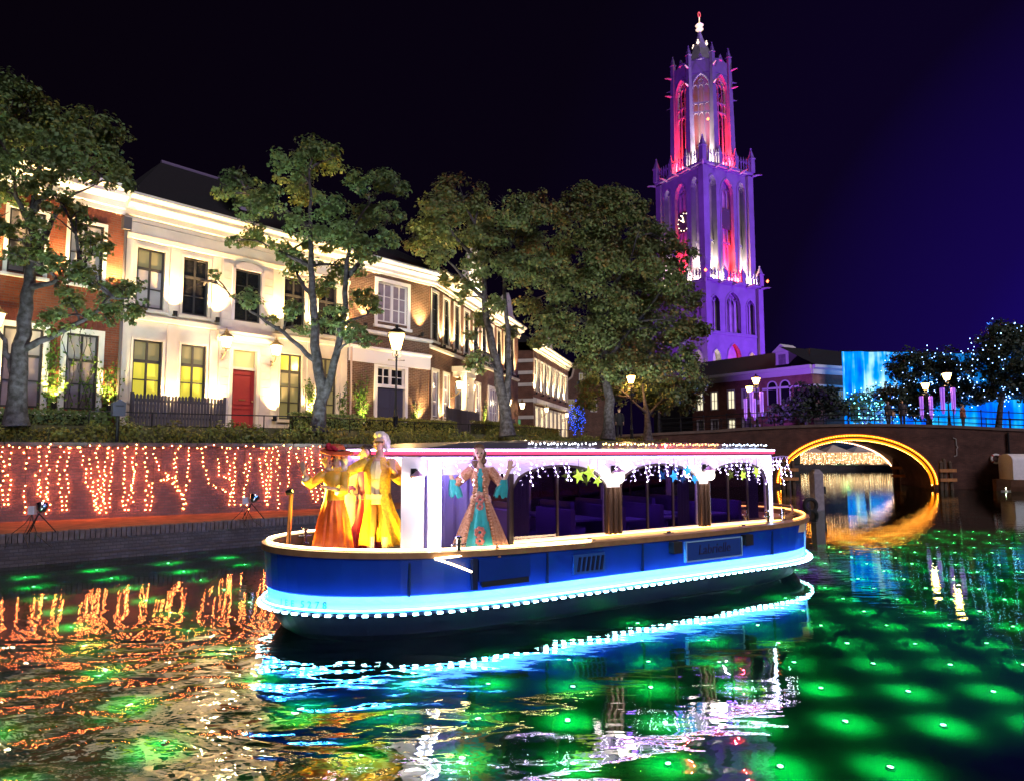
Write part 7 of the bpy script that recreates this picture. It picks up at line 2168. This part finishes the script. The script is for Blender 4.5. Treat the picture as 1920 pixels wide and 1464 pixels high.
for s in (-1, 1): sleeve('sleeve', [(s * .14, 0, 1.32), (s * .20, -.02, 1.2), (s * .22, -.05, 1.08), (s * .17, -.14, 1.02)], [.07, .064, .058, .06], vio, third)
cloth('shawl', [(-.22, -.10, .18, .15, .07, 1), (-.21, -.09, .55, .125, .07, 1), (-.19, -.07, .95, .10, .07, .6), (-.15, -.03, 1.28, .08, .08, .3), (-.10, 0, 1.37, .07, .075, .1)], cream_c, third, 32, .12, 5)
b = MB()
for (dx, dy, dz, r) in ((.05, .04, .06, .085), (.08, .04, -.02, .07), (.0, .02, .085, .07), (.07, .05, -.10, .05)): b.ball((HC[0] + dx, HC[1] + dy, HC[2] + dz), r, 10, 7)
body(b, third, mat('dark_hair', (.04, .025, .02), .5), .012, 'hair')
# ---------------------------------------------------------------- woman in teal and copper at the cabin door
x_, y_, _ = boat_world(.24, -1.50, 0)
teal_w = thing('person', 'woman in a teal and copper gown with both arms raised by the cabin door', 'person', (x_, y_, .95), 0)
HC = (-.02, -.02, 1.51); LK = (.12, -1, -.02)
b = MB(); head(b, HC, LK, .95); cap(b, (-.02, 0, 1.44), .043, (-.01, 0, 1.30), .05)
chain(b, [(-.15, 0, 1.27), (.15, 0, 1.27)], [.052, .052]); chain(b, [(0, 0, 1.21), (0, 0, 1.02), (0, 0, .88)], [.12, .095, .125])
LA = [(-.16, 0, 1.26), (-.37, -.06, 1.06), (-.47, -.12, 1.31)]; chain(b, LA, [.046, .037, .026]); hand(b, LA[-1], (-.12, -.1, 1), (.3, -1, 0), -1, 1.0)
RA = [(.16, 0, 1.26), (.31, -.08, 1.06), (.42, -.14, 1.29)]; chain(b, RA, [.046, .037, .026]); hand(b, RA[-1], (.15, -.1, 1), (-.3, -1, 0), 1, 1.0)
for s in (-1, 1):
    chain(b, [(s * .08, 0, .85), (s * .08, 0, .45), (s * .08, 0, .08)], [.08, .055, .04]); cap(b, (s * .08, 0, .05), .035, (s * .08, -.13, .03), .028)
body(b, teal_w); face(teal_w, HC, LK, .95)
teal = mat('teal_satin', (.03, .34, .38), .4, var=.2, vscale=10, bump=.2, bscale=20)
copper_b = mat('copper_brocade', (.36, .14, .07), .5, col2=(.52, .28, .18), vscale=38, bump=.8, bscale=50)
front = lambda a, i: 1 if abs(((a + PI / 2 + PI) % (2 * PI)) - PI) < .55 - .05 * i else 0
cloth('gown', [(.0, .03, .02, .46, .20, 1), (.0, .03, .25, .38, .19, 1), (0, .02, .55, .26, .17, .8), (0, 0, .78, .165, .145, .3), (0, 0, .90, .115, .105, 0), (0, 0, 1.02, .11, .10, 0), (0, -.01, 1.14, .145, .135, 0), (0, 0, 1.24, .155, .11, 0), (0, .0, 1.30, .11, .085, 0)],
      [copper_b, teal], teal_w, 72, .045, 14, mi=front)
# ruffled edges of the overdress and rosettes down the front
for s in (-1, 1):
    b = MB()
    for k in range(26):
        t = k / 25; z = .06 + 1.12 * t; w = .22 * (1 - t) ** 1.25 + .055; yy = -(.055 * (1 - t) ** 1.3 + .125)
        b.ball((s * w + .006 * math.sin(k * 2.4), yy, z), .024, 7, 5, (1.3, .8, .8))
    b.build('ruffle', copper_b, teal_w, True)
ros = mat('rosette', (.48, .16, .14), .6, var=.4, vscale=40)
for (z, yy, r) in ((.86, -.13, .06), (.76, -.145, .05), (.40, -.17, .075), (.28, -.175, .06)):
    b = MB()
    for k in range(7):
        a = k * 2 * PI / 7; b.ball((r * .7 * math.cos(a), yy, z + r * .7 * math.sin(a)), r * .45, 7, 5, (1, .5, 1))
    b.build('rosette', ros, teal_w, True)
for (A_, s) in ((LA, -1), (RA, 1)):
    sleeve('sleeve', [(s * .13, 0, 1.27), tuple(Vector(A_[0]).lerp(Vector(A_[1]), .5)), A_[1]], [.078, .07, .066], copper_b, teal_w)
    e_ = Vector(A_[1]); w_ = Vector(A_[2])
    cloth('hanging_cuff', [(e_.x - s * .02, e_.y, e_.z - .16, .09, .06, 1), (e_.x, e_.y, e_.z - .05, .085, .06, .7), (e_.x + s * .03, e_.y - .02, e_.z + .08, .05, .045, .2)], teal, teal_w, 24, .18, 5, thick=.006, jag=.03)
b = MB()
for (dx, dy, dz, r) in ((0, .035, .06, .09), (-.05, .04, .0, .065), (.05, .04, .0, .065), (-.065, .03, -.10, .05), (.065, .03, -.10, .05), (-.07, .01, -.20, .045), (.06, .03, -.2, .04), (0, .05, -.12, .075), (-.07, -.01, -.28, .035)): b.ball((HC[0] + dx, HC[1] + dy, HC[2] + dz), r, 10, 7)
body(b, teal_w, mat('brown_hair', (.16, .09, .05), .5, var=.3, vscale=30), .012, 'hair')
# small yellow floodlights, made up to light the performers
def flood(label, loc, h, aim, power):
    r = thing('added_floodlight', label, 'floodlight', boat_world(*loc), BA, 'yellow floodlights in the bow')
    a = Vector(aim).normalized(); M = Matrix.Translation((0, 0, h)) @ a.to_track_quat('Z', 'Y').to_matrix().to_4x4()
    b = MB(); b.lathe([(.02, -.07), (.04, -.06), (.045, .03), (.038, .03)], 10); b.xf(M); b.build('housing', iron, r, True)
    b = MB(); b.lathe([(.036, .028), (.005, .032)], 10); b.xf(M); b.build('lens', glow('yellow_lens', (1, .75, .1), 12, sample=False), r)
    b = MB(); b.tube([(0, 0, 0), (0, 0, h - .03)], .01, 6); b.build('stand', iron, r)
    lamp('yellow_beam', 'SPOT', Vector((0, 0, h)) + a * .06, power, (1.0, .68, .05), r, Vector((0, 0, h)) + a, 125, .5, .04)
flood('small yellow floodlight on the near bow rail below the woman in the red hat', (-2.06, -.42, .9), .22, (.35, -.1, .75), 90)
flood('small yellow floodlight on the near bow rail below the man in gold', (-1.32, -1.18, .9), .20, (.30, .45, .85), 130)
flood('small yellow floodlight clipped to the top of the bow staff', (-2.12, -.15, .9), 1.02, (.8, -.52, .30), 260)
# ---------------------------------------------------------------- passers-by
def passerby(label, loc, rz, coat_c, leg_c, h=1.7, bag=False):
    r = thing('person', label, 'person', loc, rz, 'people out walking'); k = h / 1.7
    b = MB(); head(b, (0, 0, 1.58 * k), (0, -1, 0)); cap(b, (0, 0, 1.5 * k), .05, (0, 0, 1.4 * k), .055)
    chain(b, [(-.16, 0, 1.36 * k), (.16, 0, 1.36 * k)], [.06, .06]); chain(b, [(0, 0, 1.3 * k), (0, 0, 1.1 * k), (0, 0, .92 * k)], [.14, .13, .14])
    for s in (-1, 1):
        A_ = [(s * .18, 0, 1.35 * k), (s * .24, .0, 1.1 * k), (s * .22, -.10, .88 * k)]; chain(b, A_, [.055, .045, .03]); hand(b, A_[-1], (0, -.3, -1), (s, 0, 0), 1)
        chain(b, [(s * .09, 0, .9 * k), (s * .10, -.02 * s, .48 * k), (s * .10, .02 * s, .08)], [.09, .06, .045]); cap(b, (s * .10, .02, .05), .04, (s * .11, -.15, .035), .03)
    body(b, r, None, .016); face(r, (0, 0, 1.58 * k), (0, -1, 0))
    cm = mat('coat_%d' % int(coat_c[0] * 1000 + coat_c[2] * 77), coat_c, .8); lm = mat('trouser_%d' % int(leg_c[0] * 1000 + leg_c[2] * 77), leg_c, .8)
    cloth('coat', [(0, 0, .72 * k, .22, .18, 0), (0, 0, 1.0 * k, .19, .17, 0), (0, 0, 1.25 * k, .21, .17, 0), (0, 0, 1.38 * k, .2, .13, 0), (0, 0, 1.46 * k, .08, .08, 0)], cm, r, 24)
    for s in (-1, 1):
        sleeve('sleeve', [(s * .17, 0, 1.37 * k), (s * .24, 0, 1.1 * k), (s * .225, -.09, .92 * k)], [.08, .07, .06], cm, r)
        b = MB(); chain(b, [(s * .09, 0, .9 * k), (s * .10, -.02 * s, .48 * k), (s * .10, .02 * s, .1)], [.105, .075, .065]); b.build('trouser_leg', lm, r, True)
        b = MB(); cap(b, (s * .10, .02, .055), .047, (s * .11, -.15, .042), .038); b.build('shoe', shoe_m, r, True)
    b = MB(); b.ball((0, .02, 1.625 * k), .10, 10, 7); b.build('hair', mat('dark_hair', (.04, .025, .02), .5), r, True)
    if bag:
        b = MB(); b.box(.16, .42, -.22, -.10, .62, .90); b.build('bag', mat('bag_tan', (.45, .28, .18), .7), r)
        b = MB(); b.tube([(.22, -.16, .9), (.22, -.12, 1.0), (.34, -.12, 1.0), (.36, -.16, .9)], .012, 5); b.build('bag_strap', mat('bag_tan', (.45, .28, .18), .7), r)
passerby('dark-coated person with a tan bag on the bridge, left one of the pair', bxy(2.65, 1.6), .3, (.02, .02, .025), (.03, .03, .04), 1.65, True)
passerby('dark-coated person on the bridge, right one of the pair', bxy(3.55, 1.6), -.2, (.025, .02, .03), (.02, .02, .03), 1.72)
passerby('person in a rust jacket on the bridge by the right lamps', bxy(7.4, 2.0), .8, (.22, .08, .05), (.04, .03, .04), 1.6)
passerby('dark silhouette of a person on the quay under the broad tree', (6.2, 39.8, STREET_Z), .1, (.012, .012, .016), (.012, .012, .018), 1.7)
